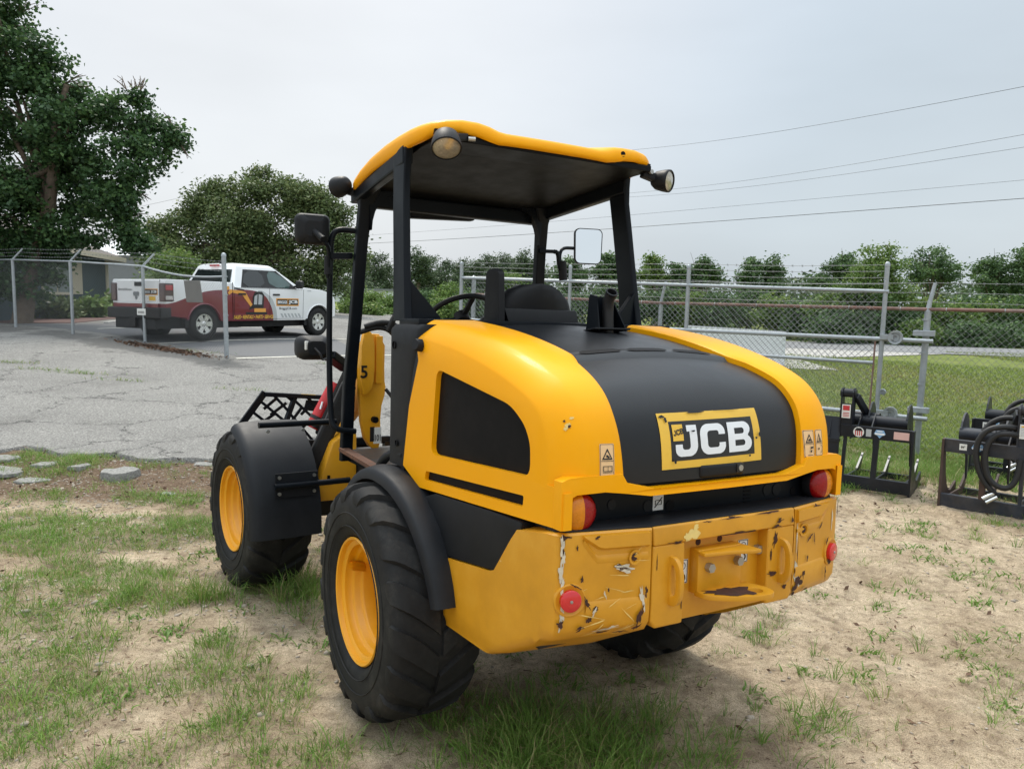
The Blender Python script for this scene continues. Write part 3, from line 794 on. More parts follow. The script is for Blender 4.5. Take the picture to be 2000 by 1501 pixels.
# broad trees beyond the road on the right
right = [(1118, [(1115, 520, 22), (1118, 545, 26)], 'leaf_mid', "small pale tree seen under the right cab mirror"), (1190, [(1188, 515, 17), (1180, 535, 20), (1200, 550, 22)], 'leaf_mid', "small open tree right of the cab mirror"),
         (1215, [(1222, 525, 14), (1220, 548, 20)], 'leaf_mid', "slender tree half hidden by the right rear cab post"), (1280, [(1278, 515, 18), (1270, 535, 22), (1288, 545, 24)], 'leaf_light', "pale green tree just right of the cab's rear post"),
         (1325, [(1325, 524, 17), (1335, 545, 24)], 'leaf_mid', "small dark tree between two pairs of gate posts"), (1370, [(1372, 520, 18), (1362, 540, 24), (1385, 548, 26)], 'leaf_mid', "tree with a pointed top left of the tall gate upright"),
         (1465, [(1466, 520, 17), (1462, 540, 22), (1470, 556, 20)], 'leaf_mid', "left one of the twin trees right of the gate upright"), (1508, [(1508, 518, 20), (1512, 540, 26), (1505, 558, 22)], 'leaf_mid', "right one of the twin trees right of the gate upright"),
         (1640, [(1645, 512, 22), (1625, 530, 26), (1660, 530, 26), (1605, 552, 22)], 'leaf_mid', "dark spreading tree left behind the tall leafy bush"),
         (1822, [(1815, 505, 28), (1840, 515, 30), (1795, 520, 28), (1855, 530, 22), (1820, 540, 38), (1850, 552, 22), (1790, 550, 28)], 'leaf_mid', "largest dark round tree right of the gate's end post"),
         (1940, [(1945, 512, 20), (1930, 530, 24), (1958, 535, 24), (1920, 555, 20), (1945, 560, 26)], 'leaf_mid', "open airy tree second from the picture's right edge"), (1992, [(1995, 500, 26), (2010, 520, 34), (1985, 530, 28), (2000, 560, 34)], 'leaf_mid', "dark tree cut by the picture's right edge")]
for px, bl, lf, lb in right:
    bl = bl + ([(px, 575, 22)] if px % 4 < 2 else [])
    tree("locust_tree", lb, "tree", 62.0, bl, px, lf, 5200, .24, rgt, group="broad trees beyond the road", trunk_r=.16, per=16, cluster=.26, limb_n=8, shell=.2, split=8, so=(.4, 1.08), sr=(.18, .42))
# bushes along the far side of the road
BU = [(1180, 590, 26, 44, 'leaf_mid', "bush behind the seat, left of the right cab post"), (1230, 600, 30, 44, 'leaf_mid', "bush behind the exhaust stub"), (1295, 598, 32, 44, 'leaf_mid', "rounded bush beside the bonnet's far edge"), (1350, 600, 34, 44, 'leaf_light', "bright bush above the white low wall's left end"), (1405, 605, 32, 44, 'leaf_mid', "dark bush behind the tall gate upright"), (1460, 600, 34, 46, 'leaf_mid', "bush above the white low wall's right part"),
      (1520, 608, 36, 44, 'leaf_light', "pale bush at the white low wall's right end"), (1570, 618, 34, 42, 'leaf_mid', "bush left of the tallest leafy bush"), (1690, 610, 58, 40, 'leaf_mid', "wide dense bush under the tall poplar"), (1750, 640, 46, 40, 'leaf_mid', "low dark bush behind the gate's end post"), (1800, 622, 48, 41, 'leaf_light', "bright bush right behind the fence's bent arm post"),
      (1855, 628, 50, 41, 'leaf_light', "bright bush right of the bent arm post"), (1905, 612, 44, 44, 'leaf_mid', "dark bush second from the right edge"), (1950, 625, 46, 42, 'leaf_light', "light green bush near the right edge"), (2000, 620, 52, 42, 'leaf_mid', "bush cut by the right edge"), (1640, 640, 44, 39, 'leaf_mid', "bush at the tall poplar's left foot"),
      (1790, 655, 32, 38, 'leaf_light', "low weedy bush at the road's edge beside the fence post"), (1880, 660, 30, 38, 'leaf_mid', "low bush at the road's edge right of the fence post"), (1960, 662, 34, 38, 'leaf_mid', "low bush at the road's edge near the right border")]
def bush(px, py, r, d, lf, lb, grp, n=4600, nm="bush"):
    rg_ = rgt; k = r
    bl = [(px, py - k * .2, k * .8), (px - k * .7, py + k * .15, k * .62), (px + k * .7, py + k * .15, k * .62), (px - k * .2, py + k * .5, k * .8), (px + k * .35, py - k * .45, k * .5), (px + k * .3, py + k * .6, k * .8), (px - k * .4, py - k * .5, k * .42)]
    tree(nm, lb, "bush", d, bl, px, lf, n, .20, rg_, group=grp, trunk_r=.06, per=12, cluster=.26, limb_n=3, shell=.4)
for px, py, r, d, lf, lb in BU: bush(px, py, r, d, lf, lb, "bushes along the far side of the road")
tree("poplar_sapling", "tall yellowish leafy tree with upright top shoots left of the gate's end post", "tree", 40.0, [(1705, 512, 26), (1730, 530, 26), (1685, 535, 28), (1715, 555, 44), (1670, 570, 40), (1745, 570, 34), (1640, 590, 36), (1730, 497, 10), (1738, 488, 7), (1695, 490, 10), (1600, 600, 26)], 1700, 'leaf_light', 12000, .17, rgt, trunk_r=.14, per=12, cluster=.26, twigs=[(1730, 478, 1), (1740, 484, 1), (1696, 480, 1)], limb_n=6, shell=.35)
BM = [(700, 585, 26, 60, 'leaf_light', "light bush just right of the left cab post"), (735, 592, 26, 56, 'leaf_light', "bright roadside bush between the left cab posts"), (762, 600, 26, 50, 'leaf_light', "bright roadside bush left of the rear cab post"), (690, 612, 24, 46, 'leaf_light', "low bright bush at the grab rail"), (722, 618, 24, 46, 'leaf_light', "low bright bush in the doorway of the cab"),
      (830, 588, 24, 70, 'leaf_mid', "bush behind the rear cab gusset"), (885, 575, 28, 66, 'leaf_light', "tall pale bush left of the gate's first upright"), (870, 605, 26, 48, 'leaf_light', "low bright bush seen through the steering wheel"), (925, 595, 30, 50, 'leaf_mid', "bush behind the gate's terminal post"), (1000, 560, 30, 60, 'leaf_light', "pale bush between armrest and far cab post"), (985, 600, 34, 48, 'leaf_mid', "dark bush behind the seat's left side"), (1050, 600, 34, 46, 'leaf_mid', "dark bush behind the seat back"), (1120, 600, 34, 45, 'leaf_mid', "dark bush behind the exhaust bracket's left")]
for px, py, r, d, lf, lb in BM: bush(px, py, r, d, lf, lb, "bushes seen through the cab", 3000)
bush(246, 588, 13, 32, 'leaf_light', "overgrown shrub between house corner and pickup tailgate", None, 3500, "shrub")
bush(175, 602, 14, 28.5, 'leaf_light', "low yellowish shrub under the house wall", None, 1500, "shrub")
bush(112, 606, 12, 26.5, 'leaf_oak', "small dark shrub at the house window's foot", None, 1200, "shrub")
# far wood closing the gaps behind everything
V, F_, T = blob_leaves([(x, 170 + 25 * math.sin(x), 3.5 + 1.6 * math.sin(x * .31) + random.uniform(-.8, .8), 9, 7, 4.5) for x in range(-130, 190, 8)], 26000, 1.1, rgt, 1.0, 8, .4)
o = fast_mesh("far_wood", V, F_, M['leaf_pine'], T); o['kind'] = 'stuff'
tag(o, "far dark wood closing the horizon", "wood")

# ================================================================== house at the left
W0, W1 = Vector((-15.35, 22.5, .93)), Vector((-18.45, 35.6, .93))
hu = (W1 - W0); HL = hu.length; hu.normalize(); hn = Vector((hu.y, -hu.x, 0))      # hn points out of the wall to the camera's right
house = thing("house", "slate blue house with cream trim and brown hip roof behind the maple", "house", W1)
def H(u, out, z): return -hu * u + hn * out + Vector((0, 0, z))     # u metres back from the far right corner
wall = MB()
wall.prism([H(0, 0, 0), H(HL, 0, 0), H(HL, 0, 2.5), H(0, 0, 2.5)], -hn * .2)
wall.prism([H(0, -.2, 0), H(0, -8, 0), H(0, -8, 2.5), H(0, -.2, 2.5)], -hu * .2)
wl_ = wall.build("wall", M['siding'], house, smooth=0)
for k in range(1, 20):
    MB().beam(H(0, .004, .12 * k), H(HL, .004, .12 * k), .012, .10).build("siding_board", M['siding'], wl_, smooth=0)
MB().prism([H(-.06, .05, 0), H(.30, .05, 0), H(.30, .05, 2.42), H(-.06, .05, 2.42)], -hn * .045).build("corner_board", M['trim'], wl_, smooth=0)
rf = MB()
ov = .65; e0, e1, e2, e3 = H(-ov, ov, 2.55), H(HL, ov, 2.55), H(HL, -8 - ov, 2.55), H(-ov, -8 - ov, 2.55)
r0, r1 = H(3.6, -4, 4.4), H(HL, -4, 4.4)
rf.add([e0, e1, e2, e3, r0, r1], [(0, 1, 5, 4), (3, 4, 5, 2), (0, 4, 3), (0, 3, 2, 1)])
roof_h = rf.build("roof", M['shingle'], house, smooth=0)
MB().beam(H(-ov, ov, 2.46), H(HL, ov, 2.46), .06, .2).build("fascia_board", M['trim'], roof_h, smooth=0)
MB().beam(H(-ov, ov, 2.46), H(-ov, -8 - ov, 2.46), .06, .2).build("fascia_board", M['trim'], roof_h, smooth=0)
# window with its shutters; u from the corner
ug = 5.4
wn = MB().prism([H(ug, .03, .95), H(ug + 3.0, .03, .95), H(ug + 3.0, .03, 2.3), H(ug, .03, 2.3)], -hn * .02).build("window", M['win'], house, smooth=0)
for u0, u1, z0, z1 in ((ug - .08, ug, .95, 2.3), (ug + 3.0, ug + 3.08, .95, 2.3), (ug + 1.46, ug + 1.54, .95, 2.3)):
    MB().prism([H(u0, .05, z0), H(u1, .05, z0), H(u1, .05, z1), H(u0, .05, z1)], -hn * .04).build("window_frame", M['trim'], wn, smooth=0)
MB().prism([H(ug - .15, .08, .85), H(ug + 3.2, .08, .85), H(ug + 3.2, .08, .95), H(ug - .15, .08, .95)], -hn * .07).build("window_sill", M['trim'], wn, smooth=0)
sh = MB().prism([H(ug - 1.55, .045, .88), H(ug - .2, .045, .88), H(ug - .2, .045, 2.36), H(ug - 1.55, .045, 2.36)], -hn * .03).build("shutter", M['trim'], house, smooth=0)
for k in range(16):
    z = .96 + .085 * k
    MB().prism([H(ug - 1.46, .062, z), H(ug - .27, .062, z), H(ug - .27, .048, z + .06), H(ug - 1.46, .048, z + .06)], -hn * .012).build("louvre", M['trim'], sh, smooth=0)
# brick bed and kerb in front of the wall
kb = MB().beam(H(-1.5, 3.3, .02), H(HL, 3.3, .02), .15, .16).build("kerb", M['concrete'], house, smooth=0, bevel=.02)
bd = MB(); bd.prism([H(5.5, .1, -.03), H(HL, .1, -.03), H(HL, 2.4, -.03), H(5.5, 2.4, -.03)], (0, 0, .09)); bd.build("mulch_bed", M['brick'], house, smooth=0)
# far shed behind the house, far white buildings
sh_ = thing("shed", "grey shed with a bright white metal roof between house and oak", "shed", at_depth(250, 560, 58))
MB().box((0, 2, .8), (7.5, 4, 3.4)).build("wall", M['grey_metal'], sh_, smooth=0)
MB().prism([(-4, -.4, 2.3), (-4, 4.4, 2.3), (-4, 2, 3.4)], (8, 0, 0)).build("roof", M['white_metal'], sh_, smooth=0)
mh = thing("mobile_home", "long pale mobile home glimpsed under the pines through the cab", "house", at_depth(745, 585, 80))
MB().box((0, 2, .3), (5, 3, 1.2)).build("wall", M['white_metal'], mh, smooth=0)
MB().box((0, 2, 1.0), (5.3, 3.3, .2)).build("roof", M['grey_metal'], mh, smooth=0)
mh = thing("mobile_home", "pale flat building beyond the pickup's bonnet", "house", at_depth(585, 580, 75))
MB().box((0, 2, .3), (7, 3, 1.4)).build("wall", M['white_metal'], mh, smooth=0)
MB().box((0, 2, 1.1), (7.4, 3.4, .25)).build("roof", M['grey_metal'], mh, smooth=0)

# ================================================================== fences
def chain_mesh(name, A, B, z0a, z1a, z0b, z1b, parent, pitch=.085, r=.0021, tip=True):
    """diamond mesh between two posts: A, B plan points; heights at each end"""
    A, B = Vector((A[0], A[1], 0)), Vector((B[0], B[1], 0)); L = (B - A).length; u = (B - A) / L; nn = Vector((-u.y, u.x, 0))
    H0 = max(z1a - z0a, z1b - z0b)
    segs = []
    def P(s, f): return A + u * s + Vector((0, 0, lerp(lerp(z0a, z0b, s / L), lerp(z1a, z1b, s / L), f)))
    k = 0
    hw = H0 * .98
    s = -hw
    while s < L + hw:
        for dr in (1, -1):
            s0, s1 = s, s + dr * hw
            f0, f1 = 0., 1.
            a0, a1 = s0, s1
            if min(a0, a1) > L or max(a0, a1) < 0: continue
            def clip(v0, v1, g0, g1):
                for lim, sg in ((0, 1), (L, -1)):
                    if (v0 - lim) * sg < 0 and (v1 - lim) * sg < 0: return None
                    if (v0 - lim) * sg < 0:
                        q = (lim - v0) / (v1 - v0); g0 = g0 + (g1 - g0) * q; v0 = lim
                    if (v1 - lim) * sg < 0:
                        q = (lim - v0) / (v1 - v0); g1 = g0 + (g1 - g0) * q; v1 = lim
                return v0, v1, g0, g1
            c_ = clip(a0, a1, f0, f1)
            if c_ is None or abs(c_[1] - c_[0]) < 1e-3: continue
            segs.append((P(c_[0], c_[2]) + nn * .003 * dr, P(c_[1], c_[3]) + nn * .003 * dr))
        if tip and 0 < s < L:
            p = P(s, 1.0); segs.append((p, p + Vector((0, 0, .03)) + u * .008))
        s += pitch
    V = []; Fs = []
    for a, b_ in segs:
        d = (b_ - a).normalized(); x = d.cross(nn).normalized()
        o_ = len(V)
        for p in (a, b_):
            V += [tuple(p + nn * r), tuple(p - nn * r * .5 + x * r * .87), tuple(p - nn * r * .5 - x * r * .87)]
        for i in range(3): Fs.append((o_ + i, o_ + (i + 1) % 3, o_ + 3 + (i + 1) % 3, o_ + 3 + i))
    o = fast_mesh(name, V, Fs, M['wire'], parent=parent); o['kind'] = 'stuff'
    return o
def post(parent, base, top, r, cap=True, name="post", loc=Vector((0, 0, 0))):
    base, top = Vector(base) - loc, Vector(top) - loc
    mb = MB().cyl(base, top, r, 14)
    if cap:
        d = (top - base).normalized()
        mb.lathe([(r * 1.12, -.03), (r * 1.12, 0), (r * .95, r * .6), (r * .5, r * 1.0), (.001, r * 1.15)], top, d, 14)
    return mb.build(name, M['galv'], parent, smooth=50)
def barbed(parent, a, b_, loc, sag=.02, step=.13):
    a, b_ = Vector(a) - loc, Vector(b_) - loc; n = max(4, int((b_ - a).length / .5))
    pts = [a.lerp(b_, k / n) - Vector((0, 0, sag * math.sin(PI * k / n))) for k in range(n + 1)]
    mb = MB().tube(pts, .0028, 4, cap=False)
    L = (b_ - a).length; k = step
    while k < L:
        p = a.lerp(b_, k / L) - Vector((0, 0, sag * math.sin(PI * k / L)))
        mb.beam(p + Vector((.008, 0, -.018)), p + Vector((-.008, 0, .018)), .004, .004); mb.beam(p + Vector((-.012, 0, -.010)), p + Vector((.012, 0, .010)), .004, .004)
        k += step
    return mb.build("barbed_wire", M['wire'], parent, smooth=0, fix=False)
# left fence
LF = [(-19.2, 25.0), (-16.2, 22.95), (-13.44, 21.07), (-11.04, 19.55), (-8.79, 18.6), (-6.31, 17.15)]
fo = Vector((LF[0][0], LF[0][1], lot_z(*LF[0])))
lf = thing("chain_link_fence", "chain link fence with bent barbed wire arms in front of the pickup", "fence", fo)
HF = 1.80
fb = [Vector((x, y, lot_z(x, y))) for x, y in LF]
ft = [p + Vector((0, 0, HF)) for p in fb]
ft[5] = fb[5] + Vector((0, 0, 1.76))
arm_d = Vector((.26, .05, .30))
for i, p in enumerate(fb):
    if i < 5:
        post(lf, p - Vector((0, 0, .05)), ft[i], .038, False, "post", fo)
        MB().tube([ft[i] - fo, ft[i] - fo + arm_d], [.026, .02], 8).build("barb_arm", M['galv'], lf, smooth=50)
        for q in (.3, .65): MB().cyl(p - fo + Vector((0, 0, HF * q)) , p - fo + Vector((0, 0, HF * q + .014)), .042, 12).build("tie_band", M['galv'], lf, smooth=40)
    else:
        post(lf, p - Vector((0, 0, .05)), p + Vector((-.02, 0, 2.22)), .050, True, "terminal_post", fo)
        for q in (.25, .5, .75, .97): MB().cyl(p - fo + Vector((0, 0, HF * q)), p - fo + Vector((0, 0, HF * q + .03)), .055, 14).build("tension_band", M['galv'], lf, smooth=40)
for i in range(5):
    a, b_ = ft[i] - fo, ft[i + 1] - fo
    sag = .10 if i == 4 else .0
    MB().tube([a.lerp(b_, k / 8) - Vector((0, 0, sag * math.sin(PI * k / 8))) for k in range(9)], .023, 8).build("top_rail", M['galv'], lf, smooth=50)
    o = chain_mesh("chain_mesh", LF[i], LF[i + 1], fb[i].z + .03, ft[i].z - .02, fb[i + 1].z + .03, ft[i + 1].z - .03 - sag * .4, lf, .078, .0020)
    o.location = -fo
    for q in (.35, .68, 1.0):
        e = arm_d if i < 4 else Vector((0, 0, .32))
        barbed(lf, ft[i] + arm_d * q, ft[i + 1] + e * q, fo)
# grey plate wired to that fence
pc = at_depth(376, 569, 17.85); ud = (Vector((LF[5][0], LF[5][1], 0)) - Vector((LF[4][0], LF[4][1], 0))).normalized()
pl = MB().prism([pc - ud * .30 + Vector((0, 0, .25)), pc + ud * .27 + Vector((0, 0, .25)), pc + ud * .36 + Vector((0, 0, -.25)), pc - ud * .22 + Vector((0, 0, -.25))], Vector((.012, -.02, 0)))
o = pl.build("sign_plate", M['sign_grey'], None, smooth=0, bevel=.003)
tag(o, "blank weathered grey plate tilted on the chain link fence", "plate")
# fence and sliding gate on the right
FP = Vector((5.2, 9.85, 0)); fd = Vector((-.81, .59, 0)).normalized(); fnv = Vector((fd.y, -fd.x, 0))    # fnv: away from the camera
if fnv.y < 0: fnv = -fnv
fo = Vector(FP)
rfence = thing("chain_link_fence", "chain link fence with a rusty top rail behind the grapples", "fence", fo)
def FL(t_, z, out=0.0): return fd * t_ + fnv * out + Vector((0, 0, z))
def gzl(t_): p = FP + fd * t_; return float(ground_z(p.x, p.y))
for t_, term in ((-3.0, 0), (0.0, 2), (3.66, 0), (7.35, 1)):
    z0 = gzl(t_); ht = 1.83 if term != 1 else 2.15
    r = .040 if term else .032
    post(rfence, FL(t_, z0 - .05, .0), FL(t_, z0 + ht, .0) + Vector((.02, 0, 0)), r, term == 1, "post")
    if term != 1:
        MB().tube([FL(t_, z0 + ht) + Vector((.02, 0, 0)), FL(t_, z0 + ht + .10) + Vector((.03, 0, 0)), FL(t_, z0 + ht + .36) + Vector((.085, 0, 0))], [.040 if term else .030, .028 if term else .024, .022], 8).build("barb_arm", M['galv'], rfence, smooth=50)
    if term == 2:
        for q in (.55, .9, 1.3, 1.72): MB().cyl(FL(t_, z0 + q), FL(t_, z0 + q + .022), .044, 14).build("tension_band", M['galv'], rfence, smooth=40)
for ta, tb in ((-3.0, 0.0), (0.0, 3.66), (3.66, 7.35)):
    za, zb = gzl(ta), gzl(tb)
    MB().tube([FL(ta, za + 1.86, .0), FL(tb, zb + 1.86, .0)], .022, 8).build("top_rail", M['rust_rail'], rfence, smooth=50)
    for k in np.arange(ta + .3, tb, .62): MB().cyl(FL(k, lerp(za, zb, (k - ta) / (tb - ta)) + 1.86) - fd * .004, FL(k, lerp(za, zb, (k - ta) / (tb - ta)) + 1.86) + fd * .004, .026, 8).build("tie_wire", M['galv'], rfence, smooth=0)
    a, b_ = FP + fd * ta, FP + fd * tb
    o = chain_mesh("chain_mesh", a, b_, za + .04, za + 1.86, zb + .04, zb + 1.86, rfence, .085, .0020); o.location = -fo
    for q in (.1, .22, .34):
        barbed(rfence, FL(ta, za + 1.85 + q) + Vector((.02 + .18 * q, 0, 0)) + FP, FL(tb, zb + 1.85 + q) + Vector((.02 + .18 * q, 0, 0)) + FP, fo)
# the sliding gate, on the camera's side of the fence
GO = -.16
go = FP + fd * .55
gate = thing("sliding_gate", "galvanised sliding gate with roller wheels and barbed wire behind the loader", "gate", go)
def GL(t_, z, out=GO): return FL(t_, z, out) - fd * .55
def gh(t_, za, zb): return lerp(za, zb, (t_ - .4) / 7.2)
for nm, za, zb, ta, tb, r in (("top_rail", 2.075, 2.27, .42, 7.5, .026), ("track_rail", 1.47, 1.52, -.12, 7.5, .030), ("mid_rail", 1.16, 1.22, .55, 7.5, .024), ("track_rail", .50, .58, -.12, 7.5, .030)):
    MB().tube([GL(ta, gh(ta, za, zb)), GL(tb, gh(tb, za, zb))], r, 10).build(nm, M['galv'], gate, smooth=50)
for t_, r, zt in ((.47, .029, 2.42), (3.15, .030, 2.42), (5.2, .028, 2.44), (7.5, .032, 2.52)):
    post(gate, GL(t_, .18 + .02 * t_), GL(t_, zt) + Vector((.015, 0, 0)), r, True, "upright")
o = chain_mesh("chain_mesh", FP + fd * .55 + fnv * GO, FP + fd * 7.45 + fnv * GO, .42, 2.06, .5, 2.26, gate, .085, .0024); o.location = -go
for q in (.10, .18, .26, .34):
    barbed(gate, GL(.47, 2.07 + q) + go, GL(3.15, 2.12 + q) + go, go); barbed(gate, GL(3.15, 2.12 + q) + go, GL(7.5, 2.2 + q) + go, go)
for zz in (1.50, .53):
    wv_ = MB().lathe([(.058, -.014), (.088, -.018), (.078, -.004), (.078, .004), (.088, .018), (.058, .014), (.052, .004), (.022, .004), (.022, .022), (.001, .024)], GL(.30, zz + .0, GO - .05), fnv, 24).build("roller_wheel", M['galv'], gate, smooth=40)
    MB().box(GL(.40, zz, GO - .04), (.16, .05, .07), Matrix.Rotation(math.atan2(fd.y, fd.x), 3, 'Z')).build("roller_bracket", M['galv'], gate, smooth=0, bevel=.005)
    MB().box(GL(.0, zz + .06, -.06), (.24, .12, .07), Matrix.Rotation(math.atan2(fd.y, fd.x), 3, 'Z')).build("track_clamp", M['galv'], gate, smooth=0, bevel=.008)
MB().cyl(GL(.56, .25), GL(.54, 1.45), .012, 8).build("latch_rod", M['rust_rail'], gate, smooth=40)
MB().lathe([(.03, -.01), (.04, 0), (.03, .01), (.001, .01)], GL(.40, .80, GO - .05), fnv, 14).build("hinge_bolt", M['galv'], gate, smooth=40)

# low white wall panel out by the driveway
wb_ = thing("wall_panel", "low white corrugated wall panel beside the driveway beyond the gate", "wall", (8.3, 23.7, 0))
wd = Vector((-1.75, 5.4, 0))
MB().prism([(0, 0, -.05), tuple(wd + Vector((0, 0, -.05))), tuple(wd + Vector((0, 0, 1.04))), (0, 0, 1.06)], (-.12, -.04, 0)).build("panel", M['white_metal'], wb_, smooth=0)
for k in range(12):
    p = wd * (k / 11.5) + wd.normalized() * .1
    MB().beam(p + Vector((.012, .004, 0)), p + Vector((.012, .004, 1.04)), .04, .03, up=wd).build("rib", M['white_metal'], wb_, smooth=0)
MB().beam((0, 0, 1.06), tuple(wd + Vector((0, 0, 1.045))), .06, .04).build("cap_rail", M['grey_metal'], wb_, smooth=0)

# power lines
for i, (a, da, b_, db, r, lb) in enumerate([((1150, 300), 70, (2150, 140), 30, .010, "topmost thin power cable at upper right"), ((1150, 383), 75, (2150, 236), 32, .009, "second power cable from the top, at right"), ((1150, 389), 75, (2150, 264), 32, .009, "third power cable from the top, at right"),
                                            ((200, 478), 120, (2150, 338), 36, .008, "faint cable just above the thick lowest cable"), ((200, 484), 110, (2150, 376), 34, .016, "thick dark lowest cable running behind the cab")]):
    A_, B_ = at_depth(*a, da), at_depth(*b_, db)
    pts = [A_.lerp(B_, k / 20) - Vector((0, 0, (.9 if i > 2 else .5) * math.sin(PI * k / 20))) for k in range(21)]
    o = MB().tube([p - A_ for p in pts], r, 6).build("power_line", M['cable'], None, smooth=60, fix=False)
    o.location = A_
    tag(o, lb, "power line", "power lines across the sky")
for i, (a, b_) in enumerate([((-20, 452), (345, 388)), ((-20, 470), (310, 425))]):
    A_, B_ = at_depth(*a, 60), at_depth(*b_, 75)
    o = MB().tube([Vector((0, 0, 0)), (B_ - A_) * .5 - Vector((0, 0, .3)), B_ - A_], .011, 5).build("power_line", M['cable'], None, smooth=60, fix=False); o.location = A_
    tag(o, ["upper thin cable between maple and oak", "lower thin cable between maple and oak"][i], "power line", "power lines across the sky")
# ================================================================== grass, weeds, pebbles, litter
def blades(X, Y, Hh, Wd, lean, rg, tint, droop=.5, az=None):
    n = len(X); Z = surf_z(X, Y)
    az = rg.uniform(0, 2 * PI, n) if az is None else az; ld = np.stack([np.cos(az), np.sin(az)], -1) * lean[:, None]
    wa = rg.uniform(0, PI, n); wd = np.stack([np.cos(wa), np.sin(wa), np.zeros(n)], -1) * (Wd[:, None] / 2)
    b0 = np.stack([X, Y, Z - .01], -1)
    m1 = b0 + np.concatenate([ld * .28, np.ones((n, 1)) * .52], 1) * Hh[:, None]
    m2 = b0 + np.concatenate([ld * .72, np.ones((n, 1)) * (.88 - droop * .1)], 1) * Hh[:, None]
    tip = b0 + np.concatenate([ld * 1.2, np.ones((n, 1)) * (1.0 - droop * .35 * np.clip(lean, 0, 1.4)[:, None])], 1) * Hh[:, None]
    V = np.stack([b0 - wd, b0 + wd, m1 + wd * .85, m1 - wd * .85, m2 + wd * .55, m2 - wd * .55, tip], 1).reshape(-1, 3)
    i = np.arange(n)[:, None] * 7
    Fs = np.concatenate([i + np.array([[0, 1, 2]]), i + np.array([[0, 2, 3]]), i + np.array([[3, 2, 4]]), i + np.array([[3, 4, 5]]), i + np.array([[5, 4, 6]])], 1).reshape(-1, 3)
    return V, Fs, np.repeat(tint, 5)
rg = np.random.default_rng(77)
Vs, Fs_, Ts = [], [], []; off = 0
def emit(v, f, t_):
    global off
    Vs.append(v); Fs_.append(f + off); Ts.append(t_); off += len(v)
WHEELS = ((-.62, 3.42), (.70, 4.2), (-1.84, 5.14), (-.42, 6.1))
# tufts
nt_ = 21000
tx = rg.uniform(-5.5, 6.5, nt_); ty = 2.75 + rg.random(nt_) ** 1.3 * 8.2
vis = np.abs(tx) < ty * .72 + .3
tx, ty = tx[vis], ty[vis]
dens = grass_density(tx, ty)
keep = rg.random(len(tx)) < dens * 1.0
for wx, wy in WHEELS: keep &= ((tx - wx) ** 2 / .05 + (ty - wy) ** 2 / .10) > 1
tx, ty, dn_ = tx[keep], ty[keep], dens[keep]
nb = (9 + 18 * dn_ + rg.integers(0, 12, len(tx)) * (rg.random(len(tx)) < .4) * 1.6).astype(int)
idx = np.repeat(np.arange(len(tx)), nb)
spr = (.012 + .035 * dn_) * rg.uniform(.6, 1.5, len(tx))
ox, oy = rg.normal(size=len(idx)) * spr[idx], rg.normal(size=len(idx)) * spr[idx]
bx = tx[idx] + ox; by = ty[idx] + oy; out_az = np.arctan2(oy, ox) + rg.normal(size=len(idx)) * .5
tall = np.exp(-((tx - .25) ** 2 / .4 + (ty - 3.1) ** 2 / .25)) * .9 + np.exp(-((tx + 1.35) ** 2 / .15 + (ty - 4.9) ** 2 / .2)) * 1.2 + np.exp(-((tx + 1.9) ** 2 / .3 + (ty - 4.75) ** 2 / .02)) * .7 + np.exp(-((tx - 1.5) ** 2 / .3 + (ty - 3.8) ** 2 / .3)) * .35 + np.exp(-((tx - 4.6) ** 2 / 2 + (ty - 8.4) ** 2 / .8)) * .8
hh = (.024 + .062 * rg.random(len(tx)) ** 1.8 + .10 * tall)[idx] * rg.uniform(.45, 1.35, len(idx))
ln_ = np.abs(rg.normal(size=len(idx))) * .75 + .15
tone = np.clip(rg.normal(.60, .20, len(tx))[idx] + rg.normal(size=len(idx)) * .13, 0, 1)
dry = rg.random(len(idx)) < .10
tone = np.where(dry, rg.uniform(0, .18, len(idx)), tone)
emit(*blades(bx, by, hh, .0030 + .0022 * rg.random(len(idx)), ln_, rg, tone, .5, out_az))
# single dry stems and fine short growth
n = 60000
x = rg.uniform(-5.5, 6.5, n); y = 2.75 + rg.random(n) ** 1.3 * 7.2
d_ = grass_density(x, y); k = (np.abs(x) < y * .72 + .3) & (rg.random(n) < .10 + d_ * .9) & ((y < lot_edge(x) - .1) | (x > .5))
for wx, wy in WHEELS: k &= ((x - wx) ** 2 / .05 + (y - wy) ** 2 / .10) > 1
x, y = x[k], y[k]
emit(*blades(x, y, rg.uniform(.012, .045, len(x)), rg.uniform(.002, .004, len(x)), rg.uniform(.2, 1.6, len(x)), rg, np.clip(rg.normal(.30, .2, len(x)), 0, .9)))
# flat straw lying about
n = 5200
x = rg.uniform(-5.0, 6.0, n); y = 2.75 + rg.random(n) ** 1.2 * 6; k = (np.abs(x) < y * .72 + .3) & (y < lot_edge(x) - .1); x, y = x[k], y[k]
emit(*blades(x, y, rg.uniform(.015, .06, len(x)), rg.uniform(.0015, .003, len(x)), rg.uniform(2.0, 5.0, len(x)), rg, rg.uniform(0, .12, len(x)), 2.2))
